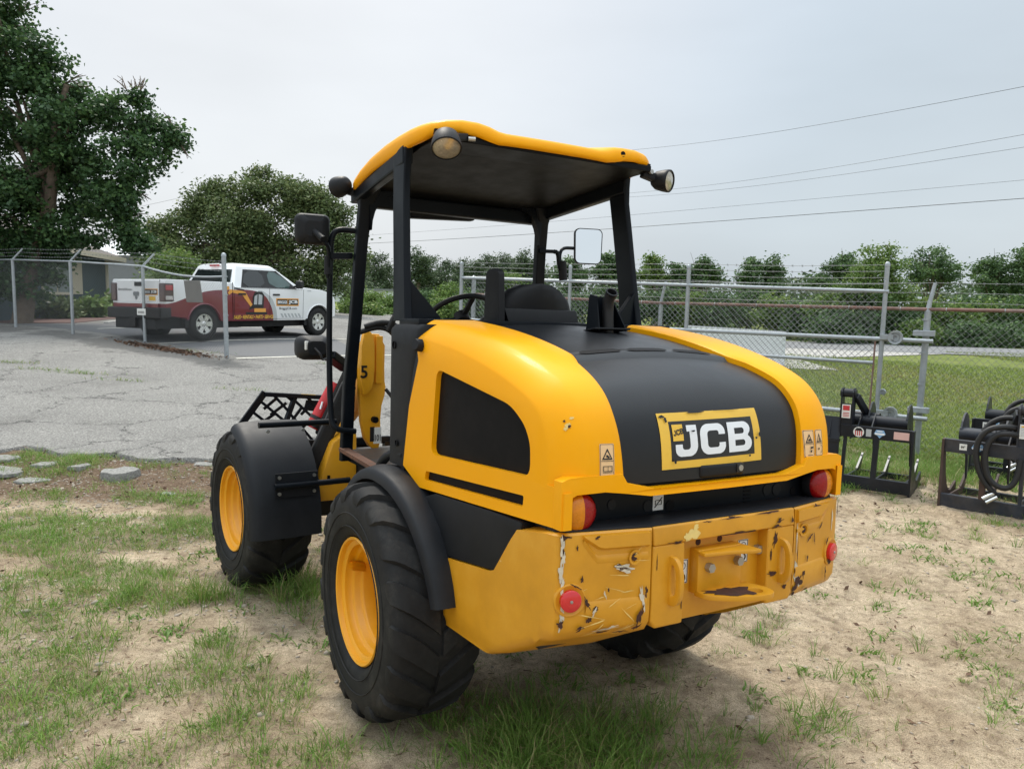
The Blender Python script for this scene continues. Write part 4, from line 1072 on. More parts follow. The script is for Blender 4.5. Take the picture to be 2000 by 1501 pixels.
# low leafy weeds: flat rosettes of broad leaves
n = 230
x = rg.uniform(-4.5, 5.5, n); y = 2.8 + rg.random(n) * 5.2; k = (np.abs(x) < y * .7) & (y < lot_edge(x) - .2)
x, y = x[k], y[k]
x = np.concatenate([x, [2.35, 2.7, 3.05, 2.5, 3.4, 2.0, 3.2, 3.55]]); y = np.concatenate([y, [4.7, 4.3, 4.8, 3.9, 4.3, 4.1, 5.3, 5.0]])
for wx, wy in WHEELS:
    q = ((x - wx) ** 2 + (y - wy) ** 2) > .16; x, y = x[q], y[q]
idx = np.repeat(np.arange(len(x)), 26)
bx = x[idx] + rg.normal(size=len(idx)) * .05; by = y[idx] + rg.normal(size=len(idx)) * .05
emit(*blades(bx, by, rg.uniform(.02, .055, len(idx)), rg.uniform(.008, .014, len(idx)), rg.uniform(.5, 1.8, len(idx)), rg, np.clip(rg.normal(.45, .15, len(idx)), .25, .8), 1.0))
# grass breaking through the tarmac
for cx, cy, nn_ in ((-7.9, 14.2, 160), (-8.6, 14.4, 120), (-6.9, 13.7, 90), (-4.6, 13.4, 60), (-3.9, 17.2, 70), (-9.6, 15.0, 120), (-7.0, 17.6, 60)):
    x = cx + rg.normal(size=nn_) * .30; y = cy + rg.normal(size=nn_) * .05
    emit(*blades(x, y, rg.uniform(.04, .12, nn_), rg.uniform(.006, .012, nn_), rg.uniform(.3, 1.3, nn_), rg, rg.uniform(.1, .5, nn_)))
g = fast_mesh("grass", np.concatenate(Vs), np.concatenate(Fs_), M['grass'], np.concatenate(Ts)); g['kind'] = 'stuff'
tag(g, "tufts of green and dry grass over the sandy ground", "grass")
# mown lawn beyond the gate
Vs, Fs_, Ts = [], [], []; off = 0
n = 90000
y = 8.8 + rg.random(n) ** 1.6 * 24; x = rg.uniform(.10, .74, n) * y
k = (rg.random(n) < lawn_mask(x, y)) & ~((x > 5.8) & (x < 18) & (y > 22.5) & (y > 30.2 - (x - 10) * 1.0) )
x, y = x[k], y[k]
emit(*blades(x, y, rg.uniform(.03, .075, len(x)) * (1 + y * .01), .004 + y * .0007, rg.uniform(.2, 1.0, len(x)), rg, np.clip(fbm(x, y, .35, 3) * 1.5 - .25 + rg.normal(size=len(x)) * .14, 0, 1)))
g = fast_mesh("lawn", np.concatenate(Vs), np.concatenate(Fs_), M['lawn'], np.concatenate(Ts)); g['kind'] = 'stuff'
tag(g, "mown lawn beyond the sliding gate", "lawn")
# pebbles and grit
ico = bmesh.new(); bmesh.ops.create_icosphere(ico, subdivisions=1, radius=1.0)
IV = np.array([v.co[:] for v in ico.verts]); IF = np.array([[v.index for v in f.verts] for f in ico.faces]); ico.free()
def stones(name, x, y, s, mtl, label, cat, flat=.55):
    n = len(x); z = surf_z(x, y)
    sc = s[:, None, None] * rg.uniform(.6, 1.3, (n, 1, 3)) * np.array([1, 1, flat])
    jit = 1 + rg.normal(size=(n, len(IV), 1)) * .14
    a = rg.uniform(0, 2 * PI, n); c_, s_ = np.cos(a), np.sin(a)
    P = IV[None] * jit * sc
    P = np.stack([P[..., 0] * c_[:, None] - P[..., 1] * s_[:, None], P[..., 0] * s_[:, None] + P[..., 1] * c_[:, None], P[..., 2]], -1)
    P = P + np.stack([x, y, z + s * .12], -1)[:, None, :]
    F_ = (np.arange(n)[:, None, None] * len(IV) + IF[None]).reshape(-1, 3)
    o = fast_mesh(name, P.reshape(-1, 3), F_, mtl, smooth=False); o['kind'] = 'stuff'
    return tag(o, label, cat)
n = 42000
x = rg.uniform(-5.5, 5.5, n); y = 2.75 + rg.random(n) ** 1.1 * 6.2
pb = np.exp(-((x + 3.2) ** 2 / 2.5 + (y - 5.6) ** 2 / 2.5)) + .8 * np.exp(-((x + 4) ** 2 / 4 + (y - 7.9) ** 2 / .8)) + .10
k = (rg.random(n) < pb * (fbm(x, y, 1.5, 3) > .42)) & (np.abs(x) < y * .72 + .2) & (y < lot_edge(x) - .08)
x, y = x[k], y[k]
stones("pebbles", x, y, rg.uniform(.003, .012, len(x)) * (1 + (rg.random(len(x)) < .08) * .9), M['pebble'], "rounded pebbles scattered in the sand", "gravel")
n = 4200
x = rg.uniform(-5.5, 5.0, n); y = 2.75 + rg.random(n) * 6.2
k = (rg.random(n) < .07 + sst(6.5, 8.2, y) * .75) & (np.abs(x) < y * .72 + .2) & (y < lot_edge(x) - .02); x, y = x[k], y[k]
C = np.stack([x, y, surf_z(x, y) + .012], -1)
V, F_ = leaf_quads(C, .045, rg, .25, .5)
o = fast_mesh("leaf_litter", V, F_, M['litter']); o['kind'] = 'stuff'
tag(o, "brown leaf litter along the broken tarmac edge", "leaf litter")
c_ = np.stack([-8.55 + rg.normal(size=900) * .55, 18.0 + rg.normal(size=900) * .14, np.zeros(900)], -1); c_[:, 0] += (rg.random(900)) * 1.2; c_[:, 1] -= (c_[:, 0] + 8.5) * .55
c_[:, 2] = ground_z(c_[:, 0], c_[:, 1]) + .03 + rg.random(900) * .02
V, F_ = leaf_quads(c_, .075, rg, .3, .5)
o = fast_mesh("leaf_drift", V, F_, M['litter']); o['kind'] = 'stuff'
tag(o, "drift of dead leaves at the fence post's foot", "leaf litter")
# twigs, bark crumbs and dead stems
n = 15000
x = rg.uniform(-5.8, 5.5, n); y = 2.75 + rg.random(n) ** 1.15 * 6.6
k = (rg.random(n) < .22 + .78 * sst(5.8, 7.8, y) * (x < -1) + .3 * (fbm(x, y, 1.3, 3) > .55)) & (np.abs(x) < y * .72 + .2) & (y < lot_edge(x) + .05); x, y = x[k], y[k]
C = np.stack([x, y, surf_z(x, y) + .004], -1)
a = rg.uniform(0, 2 * PI, len(x)); L_ = .005 + .017 * rg.random(len(x)) ** 2; W_ = rg.uniform(.0018, .0045, len(x))
d3 = np.stack([np.cos(a), np.sin(a), rg.normal(size=len(x)) * .25], -1) * L_[:, None]; p3 = np.stack([-np.sin(a), np.cos(a), np.zeros(len(x))], -1) * W_[:, None]; u3 = np.array([0, 0, 1.]) * (W_ * .8)[:, None]
V = np.stack([C - d3 - p3, C - d3 + p3, C + d3 + p3 * .6, C + d3 - p3 * .6, C - d3 * .9 + u3, C + d3 * .9 + u3], 1).reshape(-1, 3)
i_ = np.arange(len(x))[:, None] * 6
F_ = np.concatenate([i_ + np.array([[0, 3, 5, 4]]), i_ + np.array([[1, 4, 5, 2]]), i_ + np.array([[0, 4, 1, 1]])[:, :4] * 1], 1)
F_ = np.concatenate([i_ + np.array([[0, 3, 5, 4]]), i_ + np.array([[1, 4, 5, 2]])], 1).reshape(-1, 4)
o = fast_mesh("twig_debris", V, F_, M['litter']); o['kind'] = 'stuff'
tag(o, "dark twigs and bark crumbs strewn over the sand", "debris")
# broken lumps of tarmac
def lump(x, y, w, d, h, rz, label, name="asphalt_chunk", mtl='chunk', cat="rubble", sink=.5):
    n = 12; top = []; rad = [random.uniform(.72, 1.22) for _ in range(n)]; bot = []
    ph = random.uniform(0, 20)
    for i in range(n):
        a = 2 * PI * i / n; r = rad[i] * (1 + .25 * noise.noise(Vector((math.cos(a) * 1.3 + ph, math.sin(a) * 1.3, ph))))
        px_, py_ = w / 2 * r * math.cos(a), d / 2 * r * math.sin(a)
        top.append(Vector((px_ * .94, py_ * .94, h * (1 - sink) + .012 * noise.noise(Vector((px_ * 9, py_ * 9, ph)))))); bot.append(Vector((px_ * 1.02, py_ * 1.02, -h * sink)))
    mid = [t_.lerp(b_, .2) * 1.0 + Vector((t_.x * .05, t_.y * .05, 0)) for t_, b_ in zip(top, bot)]
    mb = MB().grid([bot, mid, top, [t_ * .55 + Vector((0, 0, h * (1 - sink) * .45 + .006)) for t_ in top], [t_ * .05 + Vector((0, 0, h * (1 - sink) * .95)) for t_ in top]], wrap=True)
    mb.sheet([t_ * .05 + Vector((0, 0, h * (1 - sink) * .95)) for t_ in top])
    o = mb.build(name, M[mtl], None, smooth=25)
    o.location = (x, y, float(surf_z(np.array(x), np.array(y)))); o.rotation_euler = (random.uniform(-.05, .05), random.uniform(-.05, .05), rz)
    return tag(o, label, cat, "broken lumps of tarmac")
for a in ((-3.98, 7.78, .42, .28, .16, .1, "largest thick slab of broken tarmac lying in the weeds"), (-4.52, 8.02, .24, .16, .06, .4, "small slab of tarmac just left of the largest slab"), (-5.55, 8.32, .50, .30, .05, .2, "long pale tarmac slab at the picture's left edge"), (-5.25, 7.85, .55, .32, .04, -.1, "flat sunken tarmac slab below the left edge slab"), (-4.95, 8.12, .28, .2, .05, .8, "broken tarmac piece between the sunken and small slabs"),
          (-4.75, 7.62, .34, .20, .035, .2, "thin sunken tarmac piece right of the flat slab"), (-3.35, 8.35, .26, .15, .05, 0, "tarmac lump under the lot's ragged edge"), (-3.0, 8.22, .16, .12, .06, .5, "small tarmac lump nearest the front tyre"), (-2.62, 7.9, .14, .1, .05, .2, "pale chip of tarmac beside the front tyre"), (-3.25, 7.25, .15, .10, .05, .3, "grey lump of tarmac alone in the grass"), (-4.45, 6.35, .13, .10, .06, .1, "dark round lump of tarmac on the sand strip")):
    lump(*a)
lump(-.88, 0, .1, .1, .1, 0, "x") if False else None
# ================================================================== the wheel loader
LM = Matrix(((0.8616761, -0.5074256, 0.0057907, 0.09), (0.5068437, 0.8611375, 0.0393902, 3.82),
             (-0.0249742, -0.0310066, 0.9992071, 0.0), (0, 0, 0, 1)))
LT = (0.0895, 3.8202, 0.0)
loader = bpy.data.objects.new("wheel_loader", None)
COL.objects.link(loader)
LM.translation = Vector(LT)
loader.matrix_world = LM
tag(loader, "yellow and black compact wheel loader with open canopy seen from behind", "wheel loader")
FX = Matrix.Translation((0, 1.05, 0)) @ Matrix.Rotation(R(4.6), 4, 'Z') @ Matrix.Translation((0, -1.05, 0))   # the steered front frame

def bvh_of(o):
    me = o.data
    return BVHTree.FromPolygons([v.co.copy() for v in me.vertices], [tuple(p.vertices) for p in me.polygons])

def drape(name, items, mats, bvh, origin, ux, uy, dirv, parent, lift=0.002, maxlen=0.03, kind=None):
    """flat print laid onto a curved surface. items: (list of 2-D loops, material index)"""
    origin, ux, uy, dirv = Vector(origin), Vector(ux), Vector(uy), Vector(dirv).normalized()
    bm = bmesh.new()
    for k, (loops, mi) in enumerate(items):
        l3 = [[Vector((p[0], p[1], 0)) for p in l] for l in loops]
        flat = [p for l in l3 for p in l]
        vs = [bm.verts.new((p.x, p.y, k * 0.0006)) for p in flat]
        for t in tessellate_polygon(l3):
            try:
                f = bm.faces.new([vs[i] for i in t]); f.material_index = mi
            except ValueError: pass
    for _ in range(5):
        ed = [e for e in bm.edges if e.calc_length() > maxlen]
        if not ed: break
        bmesh.ops.subdivide_edges(bm, edges=ed, cuts=1)
        bmesh.ops.triangulate(bm, faces=bm.faces)
    out = MB(); dead = set(); pos = []
    for i, v in enumerate(bm.verts):
        v.index = i
        p = origin + ux * v.co.x + uy * v.co.y
        h, n_, _, _ = bvh.ray_cast(p - dirv * 0.8, dirv)
        if h is None: dead.add(i); pos.append(p); continue
        if n_.dot(dirv) > 0: n_ = -n_
        pos.append(h + n_ * (lift + v.co.z))
    fs = [(tuple(v.index for v in f.verts), f.material_index) for f in bm.faces if not any(v.index in dead for v in f.verts)]
    out.v = [tuple(p) for p in pos]; out.f = [f for f, _ in fs]; out.m = [m_ for _, m_ in fs]
    bm.free()
    o = out.build(name, mats, parent, smooth=60, fix=False)
    if kind: o['kind'] = kind
    return o

def rect(cx, cy, w, h, r=0.0, k=4):
    if r <= 0: return [(cx - w / 2, cy - h / 2), (cx + w / 2, cy - h / 2), (cx + w / 2, cy + h / 2), (cx - w / 2, cy + h / 2)]
    P = []
    for sx, sy, a in ((1, -1, -90), (1, 1, 0), (-1, 1, 90), (-1, -1, 180)):
        for i in range(k + 1):
            t = R(a + 90 * i / k)
            P.append((cx + sx * (w / 2 - r) + r * math.cos(t), cy + sy * (h / 2 - r) + r * math.sin(t)))
    return P
def circ(cx, cy, r, n=20):
    return [(cx + r * math.cos(2 * PI * i / n), cy + r * math.sin(2 * PI * i / n)) for i in range(n)]
def arc(cx, cy, rx, ry, a0, a1, n=8):
    return [(cx + rx * math.cos(R(lerp(a0, a1, i / n))), cy + ry * math.sin(R(lerp(a0, a1, i / n)))) for i in range(n + 1)]
def xform(loops, s, dx, dy, shear=0):
    return [[(p[0] * s + dx + shear * p[1] * s, p[1] * s + dy) for p in l] for l in loops]

# the three block letters, each in a box one unit tall
def letter_J():
    return [[(0.46, 1.0), (0.84, 1.0)] + [(0.84, 0.38)] + arc(0.52, 0.36, 0.32, 0.36, 0, -90) + [(0.22, 0.0)] + arc(0.22, 0.22, 0.22, 0.22, -90, -180) + [(0.0, 0.40), (0.26, 0.40), (0.26, 0.32)] + arc(0.34, 0.30, 0.08, 0.08, 180, 270, 3) + [(0.44, 0.22)] + arc(0.46, 0.34, 0.10, 0.12, -90, 0, 4) + [(0.56, 0.80), (0.46, 0.80)]]
def letter_C():
    return [[(1.0, 0.64), (1.0, 0.72)] + arc(0.72, 0.72, 0.28, 0.28, 0, 90) + [(0.32, 1.0)] + arc(0.32, 0.68, 0.32, 0.32, 90, 180) + [(0.0, 0.32)] + arc(0.32, 0.32, 0.32, 0.32, 180, 270) + [(0.72, 0.0)] + arc(0.72, 0.28, 0.28, 0.28, -90, 0) + [(1.0, 0.37), (0.74, 0.37), (0.74, 0.30)] + arc(0.66, 0.30, 0.08, 0.08, 0, -90, 3) + [(0.40, 0.22)] + arc(0.40, 0.34, 0.12, 0.12, -90, -180, 4) + [(0.28, 0.66)] + arc(0.40, 0.66, 0.12, 0.12, 180, 90, 4) + [(0.66, 0.78)] + arc(0.66, 0.70, 0.08, 0.08, 90, 0, 3) + [(0.74, 0.64)]]
def letter_B():
    o = [(0.0, 0.0), (0.70, 0.0)] + arc(0.70, 0.28, 0.30, 0.28, -90, 60, 10) + arc(0.68, 0.76, 0.28, 0.24, -50, 90, 8) + [(0.0, 1.0)]
    h1 = [(0.28, 0.20), (0.62, 0.20)] + arc(0.62, 0.30, 0.09, 0.10, -90, 90, 6) + [(0.28, 0.40)]
    h2 = [(0.28, 0.60), (0.60, 0.60)] + arc(0.60, 0.70, 0.09, 0.10, -90, 90, 6) + [(0.28, 0.80)]
    return [o, h1, h2]
def letters_JCB(s, dx, dy, mi, wx=1.0):
    def q(loops, o): return [[(p[0] * s * wx + dx + o * s * wx, p[1] * s + dy) for p in l] for l in loops]
    return [(q(letter_J(), 0), mi), (q(letter_C(), 0.95), mi), (q(letter_B(), 2.07), mi)]

# ---- bonnet: profile of the yellow shell in side view, outward normals
YP = smooth_pts([(0, -.22, 1.775), (0, -.50, 1.745), (0, -.75, 1.70), (0, -.95, 1.648), (0, -1.08, 1.603), (0, -1.17, 1.56), (0, -1.24, 1.49), (0, -1.277, 1.41), (0, -1.293, 1.32), (0, -1.298, 1.23)], 2)
NP = len(YP)
YN = []
for i in range(NP):
    d = (YP[min(i + 1, NP - 1)] - YP[max(i - 1, 0)]).normalized()
    YN.append(Vector((0, d.z, -d.y)))
def side_x(y): return .735 - .0407 * (.15 - y)
def cover_x(y, z):
    if z > 1.47: return interp(-y, [.2, .5, .88, .93, 1.0, 1.15, 1.25], [.418, .405, .392, .392, .425, .445, .45])
    return interp(z, [1.2, 1.25, 1.47], [.43, .434, .45])
def shell(sx):
    mb = MB(); rows = []
    for i in range(NP):
        p, n = YP[i], YN[i]
        xb = cover_x(p.y, p.z); r = lerp(.080, .105, i / NP); xs = side_x(p.y - r * n.y)
        row = []
        crown = lerp(.003, .008, min(1, i / NP * 1.4))
        for (x, off) in ((xb, -.035), (xb + .002, -.006), (xb + .012, 0.0), (xb + .03, .004), (lerp(xb, xs - r, .5), crown * .7), (xs - r, 0.0)):
            row.append(Vector((sx * x, 0, 0)) + Vector((0, p.y, p.z)) + n * off)
        for k in range(1, 9):
            a = PI / 2 * k / 8; w_ = .5      # half round, half chamfer
            q = Vector((sx * (xs - r + r * lerp(math.sin(a), k / 8, w_)), p.y, p.z)) - n * (r * lerp(1 - math.cos(a), k / 8, w_))
            row.append(q)
        rows.append(row)
    mb.grid(rows)
    # flat side panel with the screen opening and the slot
    edge = [Vector((0, r_[-1].y, r_[-1].z)) for r_ in rows]
    out = edge + [Vector((0, edge[-1].y - .02, edge[-1].z - .004)), Vector((0, -1.300, 1.226)), Vector((0, -1.298, 1.106)), Vector((0, -.26, 1.058)), Vector((0, -.095, 1.128)), Vector((0, -.15, 1.40)), Vector((0, -.235, 1.60))]
    win = fillet([(0, -.408, 1.575), (0, -.366, 1.216), (0, -1.102, 1.246), (0, -1.098, 1.36), (0, -1.06, 1.42), (0, -.97, 1.478)], .045)
    slot = fillet([(0, -.322, 1.139), (0, -.312, 1.099), (0, -1.061, 1.137), (0, -1.066, 1.176)], .010)
    def on(pts, dx=0.0): return [Vector((sx * (side_x(p.y) - dx), p.y, p.z)) for p in pts]
    mb.sheet(on(out), [on(win), on(slot)])
    for h in (win, slot):
        mb.grid([on(h), on(h, .03)], wrap=True)
    # corner fillet between side panel and brow
    mb.prism([(sx * (side_x(-1.17) - .001), -1.17, 1.212), (sx * (side_x(-1.29) - .001), -1.29, 1.212), (sx * (side_x(-1.29) - .001), -1.29, 1.236), (sx * (side_x(-1.2) - .001), -1.2, 1.238), (sx * (side_x(-1.17) - .001), -1.17, 1.234)], (-sx * .04, 0, 0))
    # returned edges
    mb.grid([on(out[len(edge):] ), on(out[len(edge):], .03)])
    o = mb.build("bonnet_side", M['yellow'], loader, smooth=50, weld=True)
    scr = MB().sheet(on(win, .022)).build("mesh_screen", M['mesh'], o, smooth=0, fix=True)
    sl = MB().sheet(on(slot, .018)).build("vent_slot", M['mesh'], o, smooth=0)
    return o
bonnet_l = shell(-1); bonnet_r = shell(1)

# black cover between the two yellow sides
rows = []
for i in range(NP):
    p, n = YP[i], YN[i]
    row = []
    xb = cover_x(p.y, p.z) - .003
    for k in range(21):
        u = -1 + 2 * k / 20
        off = -.026 + .02 * (1 - u * u)
        if p.z < 1.26 and abs(u) > .72: pass
        row.append(Vector((u * xb, p.y, p.z)) + n * off)
    rows.append(row)
mbc = MB().grid(rows)
cover = mbc.build("bonnet_cover", M['cover'], loader, smooth=60)
bv_cover = bvh_of(cover); bv_l = bvh_of(bonnet_l); bv_r = bvh_of(bonnet_r)
# chamfered lower panel edge of the cover
def yz_at(z, x, bv=bv_cover):
    h = bv.ray_cast(Vector((x, -2, z)), Vector((0, 1, 0)))
    return h[0]
def top_at(x, y, bv=bv_cover):
    return bv.ray_cast(Vector((x, y, 3)), Vector((0, 0, -1)))[0]
# raised cross rib with three long slots
rb = MB()
rr_ = []
for k in range(25):
    x = -.385 + .77 * k / 24
    a, b, c, d = (top_at(x, y) for y in (-.835, -.862, -.918, -.945))
    rr_.append([a + Vector((0, 0, -.004)), b + Vector((0, 0, .012)), c + Vector((0, 0, .015)), d + Vector((0, 0, -.004))])
rb.grid(rr_)
rib = rb.build("cover_rib", M['cover'], loader, smooth=60)
for xa, xb_ in ((-.345, -.15), (-.115, .085), (.12, .33)):
    sm = MB(); g_ = []
    for k in range(9):
        x = lerp(xa, xb_, k / 8); e = .006 if k in (0, 8) else .018
        q = []
        for y in (-.889 - e, -.889 + e):
            h = top_at(x, y); q.append(h + Vector((0, 0, .0175)))
        g_.append(q)
    sm.grid(g_)
    sm.build("rib_slot", M['mesh'], rib, smooth=60, fix=False)
# moulded groove edges on the cover, under the rib
# yellow brow across the tail, with the drop legs outside the lamps
brow = MB()
low = [(.682, 1.104), (.668, 1.104), (.662, 1.165), (.648, 1.205), (.625, 1.216), (.52, 1.219), (.45, 1.21), (.338, 1.193), (0, 1.192)]
top = [(0, 1.217), (.318, 1.217), (.434, 1.243), (.455, 1.275), (.60, 1.275), (.655, 1.272), (.682, 1.262)]
half = top + low
poly = [(x, z) for x, z in half] + [(-x, z) for x, z in reversed(half[1:-1])]
brow.prism([(x, -1.318 + .03 * (abs(x) / .69) ** 3, z) for x, z in poly], (0, .045, 0))
brow_o = brow.build("bonnet_brow", M['yellow'], loader, smooth=40, bevel=.012, segs=3)
# handle and key lock
hd = MB().box((.012, -1.283, 1.253), (.215, .032, .046)).build("latch_handle", M['plastic'], loader, smooth=40, bevel=.012, segs=3)
MB().box((.095, -1.300, 1.257), (.034, .008, .034)).build("lock_plate", M['black_print'], hd, smooth=40, bevel=.004)
MB().cyl((.095, -1.300, 1.257), (.095, -1.307, 1.257), .011, 16).build("key_lock", M['bolt'], hd, smooth=40)
# name plate on the tail
dz = 1.368
it = [([rect(0, 0, .485, .190)], 0), ([rect(.003, -.001, .405, .135)], 1)]
it += letters_JCB(.106, -.180, -.055, 2, 1.14)
lg = [(-.190, .000), (-.143, .000), (-.143, .055), (-.190, .055)]
it += [([lg], 0)]
plate = drape("name_plate", it, [M['yellow_print'], M['black_print'], M['white_print']], bv_cover, (-.022, -1.28, dz), (1, 0, 0.012), (0, 0, 1), (0, 1, 0), loader, lift=.0022, maxlen=.02)
drape("name_plate_logo", letters_JCB(.018, -.021, -.009, 0, .8), [M['black_print']], bv_cover, (-.022 - .166, -1.28, dz + .027), (1, 0, .2), (-.2, 0, 1), (0, 1, 0), plate, lift=.0062, maxlen=.03)
# torn edges of the plate: black shows through
tr = []
for cx, cy, w, h in ((-.225, .083, .03, .010), (-.212, .072, .012, .02), (-.07, .091, .10, .005), (.09, .093, .14, .004), (.232, .0, .016, .02), (.212, -.012, .012, .009), (-.10, .03, .022, .006), (.17, -.072, .01, .01), (-.19, -.068, .012, .02)):
    P = [(cx + w / 2 * math.cos(a) * random.uniform(.6, 1.2), cy + h / 2 * math.sin(a) * random.uniform(.6, 1.2)) for a in np.linspace(0, 2 * PI, 10)[:-1]]
    tr.append(([P], 0))
drape("torn_print", tr, [M['cover']], bv_cover, (-.022, -1.28, dz), (1, 0, 0.012), (0, 0, 1), (0, 1, 0), plate, lift=.0072, maxlen=.05)
# warning stickers
def sticker(cx, cz, w, h, bv, kind, tilt=0.0):
    s = w
    it = [([rect(0, 0, w, h, .005)], 0), ([rect(0, 0, w * .93, h * .965, .004), rect(0, 0, w * .87, h * .94, .004)], 1)]
    tri = [(-w * .36, h * .02), (w * .36, h * .02), (0, h * .36)]
    tin = [(-w * .24, h * .065), (w * .24, h * .065), (0, h * .285)]
    it.append(([tri, tin], 1)); it.append(([rect(0, -.002, w * .87, .0016)], 1))
    if kind == 'book':
        it.append(([circ(-w * .03, h * .13, w * .075, 8)], 1)); it.append(([rect(w * .06, h * .10, w * .12, h * .05)], 1))
        it.append(([rect(0, -h * .25, w * .62, h * .17), rect(0, -h * .25, w * .52, h * .13)], 1)); it.append(([rect(0, -h * .25, w * .03, h * .16)], 1))
        it.append(([rect(0, -h * .36, w * .7, h * .015)], 1))
    elif kind == 'hand':
        it.append(([rect(0, h * .12, w * .26, h * .05)], 1)); it.append(([circ(0, h * .16, w * .06, 8)], 1))
        it.append(([[(w * .05, -h * .12), (w * .35, -h * .10), (w * .3, -h * .17), (w * .05, -h * .20)]], 1)); it.append(([[(0, -h * .25), (w * .2, -h * .22), (w * .15, -h * .33), (-w * .02, -h * .30)]], 1))
        it.append(([rect(0, -h * .42, w * .5, h * .02)], 1))
    else:
        it.append(([[(-w * .05, h * .07), (w * .1, h * .10), (w * .02, h * .22)]], 1))
        it.append(([circ(-w * .12, -h * .22, w * .10, 10)], 1)); it.append(([arc(w * .05, -h * .22, w * .3, h * .17, -80, 80) + arc(w * .05, -h * .22, w * .26, h * .15, 80, -80)], 1))
    o = drape("warning_sticker", it, [M['cream_print'], M['black_print']], bv, (cx, -1.3, cz), (1, 0, tilt), (-tilt, 0, 1), (0, 1, 0), loader, lift=.0022, maxlen=.02)
    return o
sticker(-.512, 1.322, .058, .108, bv_l, 'book', -.03)
sticker(.474, 1.324, .052, .105, bv_r, 'hand', -.0)
sticker(.530, 1.325, .044, .103, bv_r, 'chain', -.0)

# recessed tail panel and lamps
tp = MB()
tp.box((0, -1.18, 1.155), (1.33, .06, .14))
tail_panel = tp.build("tail_panel", M['frame'], loader, smooth=0)
MB().prism([(-.675, -1.20, 1.090), (.675, -1.20, 1.090), (.675, -1.245, 1.090), (.648, -1.272, 1.090), (.59, -1.287, 1.090), (.34, -1.338, 1.090), (-.34, -1.338, 1.090), (-.59, -1.287, 1.090), (-.648, -1.272, 1.090), (-.675, -1.245, 1.090)], (0, 0, .010)).build("tail_ledge", M['fender'], loader, smooth=30, bevel=.003)
for cx, cz, r in ((-.155, 1.121, .021), (.497, 1.120, .017)):
    MB().cyl((cx, -1.209, cz), (cx, -1.2125, cz), r, 20).build("cable_hole", M['mesh'], tail_panel, smooth=40)
for cx, cz, r in ((.40, 1.135, .024), (.345, 1.137, .022), (-.42, 1.15, .018), (-.26, 1.13, .02)):
    MB().cyl((cx, -1.209, cz), (cx, -1.213, cz), r, 20).build("blanking_plug", M['plastic'], tail_panel, smooth=40)
for k in range(5):
    MB().box((.235, -1.2115, 1.10 + .014 * k), (.035, .003, .005)).build("louvre", M['mesh'], tail_panel, smooth=0)
st = MB().box((-.214, -1.2125, 1.139), (.048, .003, .055)).build("battery_sticker", M['paper'], tail_panel, smooth=0)
pm = MB(); pm.beam((-.23, -1.215, 1.123), (-.197, -1.215, 1.157), .002, .003); 
for a, b in (((-.228, 1.132), (-.2, 1.132)), ((-.228, 1.147), (-.2, 1.147)), ((-.228, 1.132), (-.228, 1.147)), ((-.2, 1.132), (-.2, 1.147))):
    pm.beam((a[0], -1.215, a[1]), (b[0], -1.215, b[1]), .002, .002)
pm.build("pictogram", M['black_print'], st, smooth=0, fix=False)
def tail_lamp(sx):
    c = Vector((sx * .594, -1.246, 1.152))
    hs = MB().lathe([(.0, -.02), (.066, -.02), (.070, .010), (.067, .02)], c, (0, -1, 0), 32).build("tail_lamp", M['plastic'], loader, smooth=50)
    a = MB(); b = MB()
    P = [(.066, .012), (.0645, .020), (.059, .031), (.049, .040), (.034, .047), (.016, .0505), (.0005, .0515)]
    for tgt, k0, k1 in ((a, 0, 1), (b, 1, 0)):
        pass
    n = 40; rows_r = []; rows_a = []
    for r, t in P:
        rr_, ra = [], []
        for j in range(n + 1):
            w = PI * j / n - PI / 2
            # red half towards the machine's centre, amber outside
            split = -.006
            xr = max(split, r * math.cos(w)) if r > .006 else r * math.cos(w)
            rr_.append(c + Vector((-sx * (r * math.cos(w)), -t, r * math.sin(w))))
            ra.append(c + Vector((sx * (r * math.cos(w)), -t, r * math.sin(w))))
        rows_r.append(rr_); rows_a.append(ra)
    MB().grid(rows_r).build("red_lens", M['lens_red'], hs, smooth=60)
    MB().grid(rows_a).build("amber_lens", M['lens_amber'], hs, smooth=60)
    return hs
tail_lamp(-1); tail_lamp(1)

# ---- counterweight
def cw_outline(z):
    """plan outline at height z, left side then tail, as half (x>=0 mirrored); the underside sweeps forward and up"""
    k = 0 if z > .80 else (.80 - z)
    ry = -1.283 + k * .10 if z > .75 else -1.283 + .005 + (.75 - z) * 1.9
    cy = ry - .075 + (0 if z > .8 else 0)
    fx = .715; fy = -.36
    return [(fx, fy), (.700, -.75 if ry < -.80 else ry + .06), (.698, min(ry + .07, -.56)), (.695, ry + .022), (.682, ry + .002), (.66, ry - .004), (.60, ry - .014), (.352, ry - .062)]
levels = [1.092, 1.086, 1.0, .9, .82, .775, .74, .715, .69, .66, .62, .58, .55, .535]
def resample(pts, n):
    pts = [Vector((p[0], p[1], 0)) for p in pts]
    L = [0]
    for a, b in zip(pts, pts[1:]): L.append(L[-1] + (b - a).length)
    out = []
    for i in range(n):
        s = L[-1] * i / (n - 1)
        out.append((interp(s, L, [p.x for p in pts]), interp(s, L, [p.y for p in pts])))
    return out
